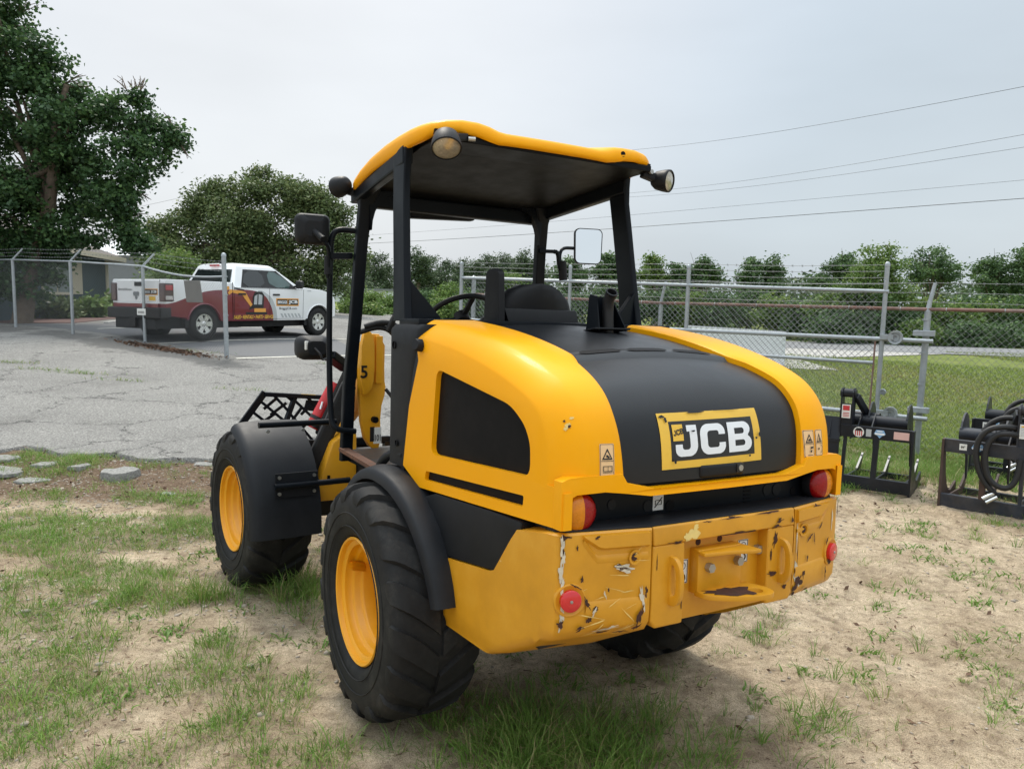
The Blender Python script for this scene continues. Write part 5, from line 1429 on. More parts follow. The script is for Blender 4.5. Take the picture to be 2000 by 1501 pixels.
def cw_corner(sx):
    mb = MB()
    rows = []
    for z in levels:
        o = smooth_pts([(x, y, 0) for x, y in cw_outline(z)], 2)
        o = resample([(p.x, p.y) for p in o], 34)
        inset = 0.006 if z > 1.09 else (0 if z > .56 else .02)
        rows.append([Vector((sx * (x - inset * .5), y + inset, z)) for x, y in o])
    # lower the front part of the top: the black side panel sits there, its lower edge runs down to the wheel arch
    R2 = []
    for r_ in rows:
        q = []
        for p in r_:
            zt = interp(-p.y, [.36, .885, 1.04, 1.3], [.800, .860, 1.052, 1.10])
            q.append(Vector((p.x, p.y, min(p.z, zt))))
        R2.append(q)
    mb.grid(R2)
    mb.grid([[Vector((p.x, p.y, p.z)) for p in R2[0]], [Vector((p.x * .8, p.y * .93, p.z)) for p in R2[0]]])
    mb.grid([[p for p in R2[-1]], [Vector((p.x * .5, p.y * .9 , p.z + .02)) for p in R2[-1]]])
    # inner end of the block, towards the centre plate
    end = [r_[-1] for r_ in R2]
    mb.grid([end, [Vector((p.x, p.y + .05, p.z)) for p in end]])
    o = mb.build("counterweight_block", M['cw'], loader, smooth=40, weld=True)
    return o
# counterweight paint: same yellow, older and scuffed, base also darkened for its shade below the bonnet
m, t, b = new_mat("counterweight_paint")
n1 = noise_node(t, 4.0, 8, .65)
r1 = ramp_node(t, n1.outputs[0], [(.3, (.56, .25, .008)), (.55, (.66, .30, .010)), (.75, (.72, .36, .03))])
n2 = noise_node(t, 22.0, 10, .75)
f2 = ramp_node(t, n2.outputs[0], [(.685, 0), (.70, .9)])
mx = N(t, "ShaderNodeMix", data_type='RGBA'); t.links.new(f2.outputs[0], mx.inputs[0]); t.links.new(r1.outputs[0], mx.inputs[6]); mx.inputs[7].default_value = (.75, .56, .26, 1)
n3 = noise_node(t, 13.0, 12, .8, dist=.6)
f3 = ramp_node(t, n3.outputs[0], [(.70, 0), (.715, 1)])
mx2 = N(t, "ShaderNodeMix", data_type='RGBA'); t.links.new(f3.outputs[0], mx2.inputs[0]); t.links.new(mx.outputs[2], mx2.inputs[6]); mx2.inputs[7].default_value = (.06, .022, .013, 1)
t.links.new(mx2.outputs[2], b.inputs["Base Color"])
b.inputs["Roughness"].default_value = .42; b.inputs["Coat Weight"].default_value = .15; b.inputs["Coat Roughness"].default_value = .15
bump(t, b, n1.outputs[0], .08, .01)
M['cw'] = m
cw_l = cw_corner(-1); cw_r = cw_corner(1)
# centre plate with its lip
cp = MB()
cp.prism([(-.345, -1.302, 1.04), (.345, -1.302, 1.04), (.345, -1.302, .765), (.30, -1.302, .735), (-.30, -1.302, .735), (-.345, -1.302, .765)], (0, .10, 0))
cw_c = cp.build("counterweight_plate", M['cw'], loader, smooth=35, bevel=.006)
MB().prism([(-.346, -1.352, 1.03), (.346, -1.352, 1.03), (.346, -1.346, 1.094), (-.346, -1.346, 1.094)], (0, .10, 0)).build("plate_lip", M['cw'], cw_c, smooth=35, bevel=.008, segs=3)
for sx in (-1, 1):
    MB().prism([(sx * .346, -1.350, 1.03), (sx * .205, -1.350, 1.03), (sx * .205, -1.35, .745), (sx * .33, -1.35, .745), (sx * .346, -1.35, .77)], (0, .06, 0)).build("plate_cheek", M['cw'], cw_c, smooth=35, bevel=.01, segs=3)
bv_cl = bvh_of(cw_l); bv_cr = bvh_of(cw_r); bv_cc = bvh_of(cw_c)
# the long raised ledge on each corner block
def ledge(sx, bv, parent):
    def at(x, z, out):
        h = bv.ray_cast(Vector((sx * x, -3, z)), Vector((0, 1, 0)))[0]
        return Vector((h.x, h.y - out, h.z))
    mb = MB(); rows = []
    xs = np.linspace(.365, .60, 14)
    for x in xs:
        zl = 1.035 if x < .54 else lerp(1.035, 1.075, (x - .54) / .06)
        rows.append([at(x, 1.084, -.002), at(x, 1.082, .010), at(x, zl + .005, .012), at(x, zl - .006, -.002)])
    mb.grid(rows); mb.add(rows[0], [(0, 1, 2, 3)]); mb.add(rows[-1], [(3, 2, 1, 0)])
    mb.build("top_ledge", M['cw'], parent, smooth=40)
    mb = MB(); rows = []
    for x in xs:
        zl = 1.004 if x < .55 else lerp(1.004, 1.07, (x - .55) / .05)
        rows.append([at(x, zl + .012, -.001), at(x, zl, .006), at(x, zl - .02, -.001)])
    mb.grid(rows); mb.build("pressed_crease", M['cw'], parent, smooth=60)
    # recessed lower facet line
    mb = MB(); rows = []
    for x in np.linspace(.365, .585, 12):
        rows.append([at(x, .865, -.001), at(x, .852, .007), at(x, .80, -.001)])
    mb.grid(rows); mb.build("pressed_crease", M['cw'], parent, smooth=60)
    # threaded hole
    h = at(.415, 1.0, 0)
    c = MB().lathe([(.024, .0), (.026, .004), (.018, .003), (.015, -.01), (.001, -.01)], h + Vector((0, -.004, 0)), (0, -1, 0), 18).build("threaded_hole", M['cw'], parent, smooth=40)
    MB().lathe([(.013, .0), (.011, .002), (.001, .002)], h + Vector((0, -.003, 0)), (0, -1, 0), 12).build("bore", M['rustbare'], c, smooth=40)
    # round reflector in its cup
    h = at(.640, .875, 0); hn = Vector((sx * .25, -1, 0)).normalized()
    c = MB().lathe([(.056, -.004), (.055, .003), (.050, .005), (.044, .001), (.001, .0005)], h, hn, 28).build("reflector_cup", M['cw'], parent, smooth=40)
    MB().lathe([(.036, .0), (.036, .014), (.032, .017), (.008, .018), (.001, .018)], h, hn, 26).build("reflector", M['reflector'], c, smooth=40)
    MB().lathe([(.006, .016), (.005, .021), (.001, .022)], h, hn, 8).build("reflector_screw", M['bolt'], c, smooth=40)
ledge(-1, bv_cl, cw_l); ledge(1, bv_cr, cw_r)
# lifting eyes
def lifting_eye(cx, cz, tilt):
    o = smooth_pts([(-.004, 0, -.085), (.03, 0, -.085), (.048, 0, -.05), (.05, 0, .03), (.03, 0, .078), (-.004, 0, .085)], 2)
    h = smooth_pts([(.006, 0, -.05), (.022, 0, -.05), (.028, 0, -.03), (.028, 0, .03), (.018, 0, .055), (.006, 0, .055)], 1, True)
    rot = Matrix.Rotation(tilt, 3, 'Z')
    f = lambda L: [Vector((cx, -1.350, cz)) + rot @ Vector((0, -p.x * 1.05, p.z)) for p in L]
    mb = MB().prism(f(o), rot @ Vector((.020, 0, 0)), [f(h)])
    e = mb.build("lifting_eye", M['cw'], cw_c, smooth=35, bevel=.004)
    return e
lifting_eye(-.275, .905, R(8)); lifting_eye(.262, .905, R(8))
# tow hitch: folded plate with two tongues
hb = MB()
prof = smooth_pts([(0, -1.47, .965), (0, -1.37, .965), (0, -1.335, .965), (0, -1.335, .93), (0, -1.335, .85), (0, -1.335, .822), (0, -1.37, .815), (0, -1.50, .805)], 2)
hp = MB()
hp.prism([(-.137, -1.345, .99), (.075, -1.345, .99), (.075, -1.345, .83), (-.137, -1.345, .83)], (0, .06, 0))
hitch = hp.build("tow_hitch", M['cw'], loader, smooth=35, bevel=.006)
up = [(-.137, -1.33, 0), (-.137, -1.375, 0), (-.02, -1.39, 0), (.06, -1.42, 0), (.095, -1.42, 0), (.085, -1.33, 0)]
MB().prism([(x, y, .972) for x, y, _ in up], (0, 0, .014)).build("upper_tongue", M['cw'], hitch, smooth=35, bevel=.005)
lowp = smooth_pts([(-.137, -1.33, 0), (-.137, -1.39, 0), (-.06, -1.44, 0), (.03, -1.48, 0), (.11, -1.48, 0), (.135, -1.42, 0), (.10, -1.33, 0)], 2)
hole = [(.065 + .026 * math.cos(a), -1.425 + .026 * math.sin(a), 0) for a in np.linspace(0, 2 * PI, 17)[:-1]]
MB().prism([(p.x, p.y, .825) for p in lowp], (0, 0, .018), [[(x, y, .825) for x, y, _ in hole]]).build("lower_tongue", M['rust_mix'] if 'rust_mix' in M else M['cw'], hitch, smooth=35, bevel=.004)
for cx, cz in ((-.09, .925), (.05, .932), (.195, .945)):
    par = hitch if cx < .1 else cw_c
    yb = -1.345 if cx < .1 else -1.302
    MB().tube([(cx, yb, cz), (cx, yb - .022, cz)], .017, 6).build("hex_bolt", M['bolt'], par, smooth=0)
for cx, cz in ((-.10, 1.005), (.005, 1.005)):
    MB().cyl((cx, -1.3015, cz), (cx, -1.3035, cz), .012, 14).build("bolt_hole", M['rustbare'], cw_c, smooth=0)
for cx, cz, yy, kind in ((-.181, .908, -1.3515, 1), (.125, .945, -1.3035, 0)):
    if kind: cx = -.172; yy = -1.3035; 
    s_ = MB().box((cx, yy, cz), (.05, .002, .085)).build("hook_sticker", M['paper'], cw_c, smooth=0)
    q = MB()
    hk = [(cx + .012 * math.cos(a), yy - .002, cz - .022 + .012 * math.sin(a)) for a in np.linspace(R(200), R(430), 9)] + [(cx, yy - .002, cz + .0), ]
    q.tube(hk, .003, 5); q.tube([(cx + .013 * math.cos(a), yy - .002, cz + .02 + .013 * math.sin(a)) for a in np.linspace(0, 2 * PI, 13)[:-1]], .0012, 4, closed=True)
    for (x0, z0), (x1, z1) in (((-.022, -.04), (.022, -.04)), ((-.022, .04), (.022, .04)), ((-.022, -.04), (-.022, .04)), ((.022, -.04), (.022, .04))):
        q.beam((cx + x0, yy - .0015, cz + z0), (cx + x1, yy - .0015, cz + z1), .0015, .002)
    q.build("pictogram", M['black_print'], s_, smooth=0, fix=False)

# chips and scrapes on the counterweight
def blob(cx, cy, w, h, n=14, rough=.35, ang=0.0):
    P = []; n = 24; rough = rough * 1.5; w *= .8; h *= .8
    ph = random.uniform(0, 9)
    for i in range(n):
        a = 2 * PI * i / n
        r = max(.15, 1 + rough * (noise.noise(Vector((math.cos(a) * 1.6 + ph, math.sin(a) * 1.6, ph))) * 1.3 + noise.noise(Vector((math.cos(a) * 4.5 + ph, math.sin(a) * 4.5, ph))) * .8))
        x, y = w / 2 * r * math.cos(a), h / 2 * r * math.sin(a)
        P.append((cx + x * math.cos(ang) - y * math.sin(ang), cy + x * math.sin(ang) + y * math.cos(ang)))
    return P
def chips(bv, sx, parent, spec):
    for mk, nm in (('primer', 'paint_scrape'), ('scratch_yellow', 'paint_scuff'), ('rustbare', 'rust_chip')):
        it = [([blob(cx, cz, w, h, rough=.5, ang=a)], 0) for (k, cx, cz, w, h, a) in spec if k == mk]
        if it: drape(nm, it, [M[mk]], bv, (0, -1.36, 0), (1, 0, 0), (0, 0, 1), (0, 1, 0), parent, lift=.0016 + (.0012 if mk == 'rustbare' else 0), maxlen=.06, kind='stuff')
sp = [('primer', -.668 + .004 * math.sin(k * 2.3), .79 + .037 * k, .010 + .008 * ((k * 7) % 3) / 2, .05 + .02 * (k % 2), .08 * math.sin(k)) for k in range(8)]
sp += [('primer', -.45, .965, .085, .030, -.25), ('primer', -.40, 1.062, .06, .014, .05), ('primer', -.383, .86, .016, .07, .2), ('primer', -.50, .772, .08, .008, .1), ('primer', -.555, .83, .012, .035, -.5), ('primer', -.46, 1.045, .016, .010, 0), ('primer', -.52, .885, .005, .025, .3)]
for k in range(18):
    sp.append(('scratch_yellow', -.38 - .24 * random.random(), .76 + .30 * random.random() ** 1.6, .03 + .09 * random.random(), .0022 + .0015 * random.random(), random.gauss(.12, .5)))
sp += [('rustbare', -.655, 1.082, .04, .012, 0), ('rustbare', -.668, 1.03, .014, .08, .05), ('rustbare', -.672, .955, .012, .04, .1), ('rustbare', -.664, 1.07, .015, .03, 0), ('rustbare', -.62, 1.045, .008, .02, 0), ('rustbare', -.60, .94, .016, .022, 0), ('rustbare', -.455, .968, .065, .022, -.25),
       ('rustbare', -.41, 1.06, .045, .006, 0), ('rustbare', -.552, .84, .02, .028, -.6), ('rustbare', -.575, .805, .03, .02, .8), ('rustbare', -.60, .78, .05, .012, .3), ('rustbare', -.39, .80, .018, .08, -.25), ('rustbare', -.40, .765, .04, .014, .4), ('rustbare', -.67, .80, .02, .022, 0),
       ('rustbare', -.555, 1.075, .02, .012, .5), ('rustbare', -.53, .765, .06, .008, .1), ('rustbare', -.372, .88, .012, .04, .1), ('rustbare', -.63, .925, .05, .006, -.5), ('rustbare', -.585, .865, .012, .05, .5), ('rustbare', -.51, .90, .008, .015, .2), ('rustbare', -.45, .76, .05, .007, 0)]
chips(bv_cl, -1, cw_l, sp)
sp = [('rustbare', .40, .80, .07, .05, .6), ('rustbare', .375, .765, .05, .05, .3), ('rustbare', .43, .83, .02, .05, 0), ('rustbare', .375, 1.06, .012, .03, 0), ('rustbare', .47, .965, .05, .012, .6), ('rustbare', .50, .95, .008, .05, .2), ('rustbare', .45, .88, .012, .03, 0), ('rustbare', .54, .995, .04, .010, .9), ('rustbare', .60, .93, .03, .012, 1.1),
      ('rustbare', .62, .84, .03, .02, 0), ('rustbare', .46, .76, .05, .012, .3), ('rustbare', .67, 1.04, .012, .06, 0), ('rustbare', .366, .93, .006, .12, 0), ('rustbare', .5, 1.083, .08, .006, 0), ('rustbare', .59, .80, .012, .05, .2),
      ('primer', .385, .83, .05, .10, .2), ('primer', .64, 1.0, .01, .10, 0), ('primer', .37, .98, .008, .14, 0)]
chips(bv_cr, 1, cw_r, sp)
it = []
for (cx, cz, w, h, a) in ((-.10, 1.088, .05, .005, 0), (.02, 1.09, .10, .006, 0), (.20, 1.089, .12, .005, 0), (.06, 1.034, .20, .007, 0), (.25, 1.036, .08, .008, 0), (.26, 1.056, .04, .012, .3), (-.25, 1.035, .05, .005, 0), (.33, 1.05, .012, .03, 0)):
    it.append(([blob(cx, cz, w, h, 16, .8, a)], 0))
lip_o = [c for c in cw_c.children if c.name.startswith('plate_lip')][0]
drape("rust_chip", it, [M['rustbare']], bvh_of(lip_o), (0, -1.4, 0), (1, 0, 0), (0, 0, 1), (0, 1, 0), lip_o, lift=.0015, maxlen=.08, kind='stuff')
drape("paint_scrape", [([blob(-.17, 1.06, .10, .05, 16, .5, .5)], 0), ([blob(-.20, 1.045, .03, .03)], 0)], [M['scratch_yellow']], bvh_of(lip_o), (0, -1.4, 0), (1, 0, 0), (0, 0, 1), (0, 1, 0), lip_o, lift=.0013, maxlen=.08, kind='stuff')
for ck in [c for c in cw_c.children if c.name.startswith('plate_cheek')]:
    s_ = -1 if ck.data.vertices[0].co.x < 0 else 1
    if s_ > 0: it = [([blob(.24, .985, .025, .07, 14, .5, -.2)], 0), ([blob(.222, .93, .012, .05)], 0), ([blob(.23, .86, .05, .022)], 0), ([blob(.30, .80, .03, .02)], 0)]
    else: it = [([blob(-.33, .97, .006, .06)], 0), ([blob(-.215, .82, .006, .05)], 0)]
    drape("rust_chip", it, [M['rustbare']], bvh_of(ck), (0, -1.4, 0), (1, 0, 0), (0, 0, 1), (0, 1, 0), ck, lift=.0015, maxlen=.08, kind='stuff')
tg = [c for c in hitch.children if c.name.startswith('lower_tongue')][0]
drape("rust_chip", [([blob(-.03, -1.40, .20, .09, 18, .4, -.3)], 0)], [M['rustbare']], bvh_of(tg), (0, 0, .85), (1, 0, 0), (0, 1, 0), (0, 0, -1), tg, lift=.0012, maxlen=.05, kind='stuff')

# ---- black side panel ahead of the counterweight
for sx in (-1, 1):
    o = smooth_pts([(0, -.20, 1.05), (0, -1.05, 1.088), (0, -1.06, 1.062), (0, -1.03, 1.02), (0, -.93, .885), (0, -.885, .862), (0, -.84, .86), (0, -.37, .806), (0, -.30, .85)], 1, True)
    f = lambda d: [Vector((sx * (side_x(p.y) - d), p.y, p.z)) for p in o]
    MB().prism(f(-.001), (-sx * .08, 0, 0)).build("side_panel", M['plastic'], loader, smooth=35, bevel=.008)
# inner hull so that nothing shows through
ih = MB()
ih.box((0, -.55, .86), (1.26, 1.1, .44)); ih.box((0, -.6, 1.28), (1.2, 1.02, .55)); ih.box((0, .2, .82), (.7, 1.1, .5))
ih.box((0, 0, .506), (1.0, .22, .22))
ih.build("chassis", M['dark'], loader, smooth=0)

# ---- cab: floor, corner columns, bulkhead, pillars
cab = MB()
cab.box((0, .52, 1.0), (1.24, 1.0, .06)); cab.box((0, .52, .90), (.9, .9, .16))
cab.build("cab_floor", M['frame'], loader, smooth=30, bevel=.006)
MB().beam((-.70, .30, 1.045), (-.655, .95, 1.045), .05, .02).build("step_edge", M['rust_step'], loader, smooth=0)
MB().box((0, -.02, 1.42), (1.2, .10, .70)).build("bulkhead", M['plastic'], loader, smooth=0, bevel=.01)
MB().box((0, -.10, 1.765), (1.42, .22, .03)).build("bulkhead_rail", M['frame'], loader, smooth=30, bevel=.006)
for sx in (-1, 1):
    o = [(sx * .735, .06), (sx * .73, -.10), (sx * .715, -.16), (sx * .60, -.20), (sx * .55, .06), (sx * .70, .09)]
    rows = []
    for z, dy in ((1.12, .02), (1.30, 0.0), (1.55, -.03), (1.66, -.06), (1.73, -.09), (1.755, -.10)):
        q = smooth_pts([(x, y if y > 0 else y + dy * (1.2 if y < -.05 else 0), z) for x, y in o], 2, True)
        k = .97 if z > 1.74 else 1.0
        rows.append([Vector((p.x * k, p.y, p.z)) for p in q])
    mb = MB().grid(rows, wrap=True); mb.sheet(rows[-1])
    c = mb.build("corner_column", M['plastic'], loader, smooth=50)
    # rounded shoulder between the column and the yellow side, with its round cap
    sh = MB(); rws = []
    for k in range(9):
        a = PI / 2 * k / 8
        x = .712 - .12 * lerp(1 - math.cos(a), k / 8, .55); z = 1.640 + .105 * lerp(math.sin(a), k / 8, .55)
        rws.append([Vector((sx * (x + .004), y, z)) for y in (-.10, -.18, -.26 - .03 * math.sin(a), -.30 - .05 * math.sin(a))])
    rws = [[Vector((sx * .722, y, 1.10 + 0 * y)) for y in (-.05, -.07, -.085, -.10)], [Vector((sx * .722, y, 1.42)) for y in (-.06, -.09, -.12, -.16)]] + rws
    sh.grid(rws); sh.build("column_shoulder", M['plastic'], c, smooth=60)
    MB().lathe([(.0, .03), (.022, .03), (.027, .022), (.027, -.01)], (sx * .722, -.262, 1.665), (sx * 1, -.25, .15), 20).build("round_cap", M['plastic'], c, smooth=40)
    MB().lathe([(.020, .002), (.017, .003), (.015, -.006), (.001, -.006)], (sx * .736, -.0, 1.66), (sx * 1, 0, 0), 16).build("fixing_hole", M['mesh'], c, smooth=40)
    MB().lathe([(.016, .002), (.013, .003), (.011, -.006), (.001, -.006)], (sx * .735, -.04, 1.22), (sx * 1, 0, 0), 16).build("fixing_hole", M['mesh'], c, smooth=40)
def pillar(pts, w, d, name="pillar"):
    mb = MB(); rows = []
    for x, y, z, kw in pts:
        rows.append([Vector((x - w * kw / 2, y - d * kw / 2, z)), Vector((x + w * kw / 2, y - d * kw / 2, z)), Vector((x + w * kw / 2, y + d * kw / 2, z)), Vector((x - w * kw / 2, y + d * kw / 2, z))])
    mb.grid(rows, wrap=True); mb.add(rows[0], [(0, 1, 2, 3)]); mb.add(rows[-1], [(3, 2, 1, 0)])
    return mb.build(name, M['frame'], loader, smooth=35, bevel=.012, segs=3)
for sx in (-1, 1):
    rp = pillar([(sx * .672, .06, 1.77, 1.1), (sx * .664, .095, 2.0, 1.0), (sx * .652, .14, 2.3, 1.0), (sx * .644, .16, 2.44, 1.0), (sx * .640, .165, 2.52, 1.1), (sx * .636, .165, 2.58, 1.2)], .036, .135, "rear_pillar")
    MB().prism([(sx * .665, .02, 1.97), (sx * .665, .02, 1.775), (sx * .50, .0, 1.775), (sx * .515, .0, 1.80)], (0, .035, 0)).build("gusset", M['frame'], rp, smooth=0, bevel=.004)
    fp = pillar([(sx * .64, .95, .98, 1.0), (sx * .625, .95, 1.4, 1.0), (sx * .60, .92, 1.8, 1.0), (sx * .585, .88, 2.2, 1.0), (sx * .575, .85, 2.40, 1.1), (sx * .56, .84, 2.50, 1.9)], .066, .05, "front_pillar")
    # rounded gusset under the roof rail
    gp = [(sx * .57, .82, 2.48)] + [(sx * (.545 - .13 + .13 * math.cos(a)), .82, 2.27 + .2 * math.sin(a)) for a in np.linspace(0, PI / 2, 7)] + [(sx * .40, .82, 2.49)]
    MB().prism(gp, (0, .05, 0)).build("gusset", M['frame'], fp, smooth=35)
MB().box((-.02, .90, 2.44), (1.14, .06, .08)).build("front_header", M['frame'], loader, smooth=0, bevel=.01)
MB().prism([(-.30, .93, 2.45), (.21, .93, 2.46), (.15, .95, 2.395), (-.26, .95, 2.375)], (0, .05, 0)).build("sun_visor", M['frame'], loader, smooth=0, bevel=.01)
for sx in (-1, 1):
    MB().beam((sx * .640, .10, 2.535), (sx * .60, .95, 2.462), .05, .085).build("roof_rail", M['frame'], loader, smooth=0, bevel=.01)
MB().prism([(-.60, -.148, 2.566), (.60, -.148, 2.566), (.60, .05, 2.562), (.575, .95, 2.475), (-.575, .95, 2.475), (-.60, .05, 2.562)], (0, 0, .03)).build("roof_lining", M['lining'], loader, smooth=0, bevel=.004)
# roof shell
def roof():
    mb = MB()
    # outline, half, from rear centre round to front centre: x, y, top z, bottom z
    H = [(0, -.165, 2.630, 2.578), (.16, -.165, 2.629, 2.578), (.27, -.165, 2.628, 2.576), (.31, -.165, 2.632, 2.574), (.36, -.166, 2.646, 2.582), (.42, -.166, 2.655, 2.594), (.50, -.162, 2.656, 2.600), (.57, -.145, 2.650, 2.596), (.62, -.105, 2.644, 2.583), (.645, -.04, 2.640, 2.568), (.657, .05, 2.638, 2.563), (.662, .2, 2.632, 2.546),
         (.663, .36, 2.622, 2.539), (.662, .55, 2.600, 2.524), (.655, .72, 2.570, 2.504), (.64, .86, 2.543, 2.484), (.60, .97, 2.528, 2.469), (.5, 1.03, 2.528, 2.483), (.25, 1.06, 2.533, 2.483), (0, 1.065, 2.533, 2.483)]
    L = [(x, y, a, b_) for x, y, a, b_ in H] + [(-x, y, a, b_) for x, y, a, b_ in reversed(H[1:-1])]
    L = [(x, y, a, b_ + (.016 if x > .5 and y > -.1 else 0)) for x, y, a, b_ in L]
    cx, cy = 0, .45
    def ring(k, dz, use='t', drop=0):
        r_ = []
        for x, y, a, b_ in L:
            z = a if use == 't' else b_
            r_.append(Vector((cx + (x - cx) * k, cy + (y - cy) * k, z + dz)))
        return r_
    rows = [ring(.955, .004, 'b'), ring(.985, 0, 'b'), ring(1.0, .010, 'b'), ring(1.004, -.032), ring(.995, -.010), ring(.975, .004), ring(.92, .012), ring(.75, .02), ring(.4, .03), ring(.05, .032)]
    mb.grid([r_ for r_ in rows], wrap=True)
    mb.sheet(rows[-1])
    return mb.build("roof", M['yellow'], loader, smooth=60)
roof_o = roof()
MB().prism([(.33, -.150, 2.585), (.61, -.13, 2.59), (.61, .1, 2.59), (.33, .1, 2.585)], (0, 0, .02)).build("lamp_recess", M['frame'], loader, smooth=0)
MB().prism([(-.33, -.150, 2.585), (-.61, -.13, 2.59), (-.61, .1, 2.59), (-.33, .1, 2.585)], (0, 0, .02)).build("lamp_recess", M['frame'], loader, smooth=0)
for sx in (-1, 1):
    MB().cyl((sx * .40, -.163, 2.626), (sx * .40, -.168, 2.626), .014, 16).build("roof_grommet", M['mesh'], roof_o, smooth=40) if sx > 0 else None
def work_lamp(c, d, r=.066, nm="work_lamp"):
    c, d = Vector(c), Vector(d).normalized()
    prof = [(.0, -.085), (r * .55, -.082), (r * .85, -.06), (r * 1.0, -.02), (r * 1.04, .0), (r * 1.04, .012), (r * .96, .016), (r * .93, .008)]
    o = MB().lathe(prof, c, d, 32).build(nm, M['plastic'], loader, smooth=50)
    MB().lathe([(r * .94, .008), (r * .7, .014), (r * .4, .019), (.001, .021)], c, d, 32).build("lamp_lens", M['lens_clear'], o, smooth=60)
    return o
wl = work_lamp((-.585, -.195, 2.522), (-.22, -.55, -.84), .065)
MB().beam((-.555, -.19, 2.568), (-.47, -.145, 2.588), .04, .03).build("lamp_bracket", M['plastic'], wl, smooth=0, bevel=.006)
MB().cyl((-.465, -.165, 2.578), (-.435, -.175, 2.578), .011, 8).build("bracket_bolt", M['bolt'], wl, smooth=40)
wl = work_lamp((.70, -.16, 2.53), (.45, -1, -.15), .056)
MB().beam((.58, -.10, 2.565), (.665, -.12, 2.54), .05, .04).build("lamp_bracket", M['plastic'], wl, smooth=0, bevel=.008)
MB().cyl((.605, -.135, 2.568), (.605, -.15, 2.568), .012, 8).build("bracket_bolt", M['bolt'], wl, smooth=40)
wl = work_lamp((-.70, .93, 2.50), (-.3, 1, -.1), .055)
MB().beam((-.60, .90, 2.47), (-.67, .93, 2.49), .04, .04).build("lamp_bracket", M['plastic'], wl, smooth=0)
# side grab rail
MB().tube(smooth_pts([(-.60, .93, 2.27), (-.68, .95, 2.275), (-.725, .95, 2.25), (-.735, .96, 2.17), (-.735, .97, 1.6), (-.735, .93, 1.22), (-.72, .90, 1.165), (-.60, .90, 1.15)], 2), .0165, 10).build("grab_rail", M['frame'], loader, smooth=60)
# mirrors
def mirror(c, yaw, w, h, label_glass, parent_pts):
    c = Vector(c); rot = Matrix.Rotation(yaw, 3, 'Z')
    o2 = rect(0, 0, w, h, .035, 5)
    f = lambda L, d: [c + rot @ Vector((p[0] * (1 + .06 * p[1] / h), d, p[1])) for p in L]
    mb = MB(); rows = [f(rect(0, 0, w, h, .035, 5), 0), f(rect(0, 0, w, h, .035, 5), .02), f(rect(0, 0, w * .85, h * .88, .03, 5), .045), f(rect(0, 0, w * .5, h * .5, .03, 5), .055)]
    mb.grid(rows, wrap=True); mb.sheet(rows[-1]); mb.sheet(rows[0])
    o = mb.build("mirror", M['plastic'], loader, smooth=50)
    MB().sheet(f(rect(0, 0, w * .93, h * .95, .03, 5), -.002)).build("mirror_glass", M['mirror'], o, smooth=0, fix=False)
    MB().tube(smooth_pts(parent_pts, 2), .011, 10).build("mirror_arm", M['frame'], o, smooth=60)
    return o
mo = mirror((.895, .79, 2.285), R(-16), .185, .225, True, [(.885, .84, 2.27), (.80, .83, 2.27), (.72, .82, 2.265), (.69, .81, 2.23), (.685, .80, 2.17)])
MB().beam((.56, .84, 2.235), (.66, .80, 2.235), .035, .02).build("mirror_bracket", M['frame'], mo, smooth=0)
MB().tube(smooth_pts([(.64, .80, 2.235), (.67, .80, 2.23), (.68, .80, 2.15), (.70, .80, 2.11)], 1), .014, 8).build("bracket_stem", M['frame'], mo, smooth=60)
MB().cyl((.702, .80, 2.18), (.715, .80, 2.06), .027, 16).build("arm_clamp", M['plastic'], mo, smooth=40)
mo = mirror((-.835, .97, 2.262), R(174), .185, .165, True, [(-.815, .90, 2.235), (-.80, .87, 2.19), (-.77, .88, 2.17), (-.76, .90, 2.13), (-.76, .92, 2.0)])
MB().cyl((-.835, .93, 2.25), (-.81, .84, 2.20), .018, 12).build("mirror_knuckle", M['plastic'], mo, smooth=40)
MB().cyl((-.76, .92, 2.12), (-.76, .92, 2.02), .02, 12).build("arm_clamp", M['plastic'], mo, smooth=40)
MB().beam((-.76, .92, 2.12), (-.62, .93, 2.13), .03, .035).build("mirror_bracket", M['frame'], mo, smooth=0, bevel=.004)

# ---- driver's place
sb = MB(); rows = []
for z, w, y in ((1.30, .235, .10), (1.60, .235, .03), (1.74, .235, -.01), (1.82, .23, -.03), (1.89, .20, -.04), (1.935, .15, -.045), (1.962, .09, -.045), (1.968, .02, -.045)):
    rows.append([Vector((x * w, y + d + .03 * (1 - x * x) * (1 if d < .05 else -1) * -1, z)) for x, d in ((-1, .06), (-.96, .02), (-.8, 0), (-.4, 0), (0, 0), (.4, 0), (.8, 0), (.96, .02), (1, .06), (.8, .10), (0, .10), (-.8, .10))])
sb.grid(rows, wrap=True); sb.sheet(rows[-1])
seat = sb.build("seat_backrest", M['seat'], loader, smooth=60)
MB().prism([(-.205, -.065, 1.845), (.215, -.065, 1.845), (.225, -.085, 1.765), (-.185, -.085, 1.765)], (0, .03, 0)).build("seat_pocket", M['seat'], seat, smooth=30, bevel=.01)
MB().box((0, .30, 1.36), (.46, .46, .14)).build("seat_cushion", M['seat'], loader, smooth=30, bevel=.04)
MB().prism(smooth_pts([(-.25, .075, 1.45), (-.25, .05, 2.0), (-.25, .03, 2.03), (-.25, -.06, 2.03), (-.25, -.09, 2.0), (-.25, -.10, 1.45)], 1), (.035, 0, 0)).build("folded_armrest", M['seat'], loader, smooth=40, bevel=.012)
sc_ = Vector((.03, .86, 1.83)); tl = Matrix.Rotation(R(-32), 3, 'X')
sw = MB().tube([sc_ + tl @ Vector((.19 * math.cos(a), .19 * math.sin(a), 0)) for a in np.linspace(0, 2 * PI, 33)[:-1]], .016, 10, closed=True)
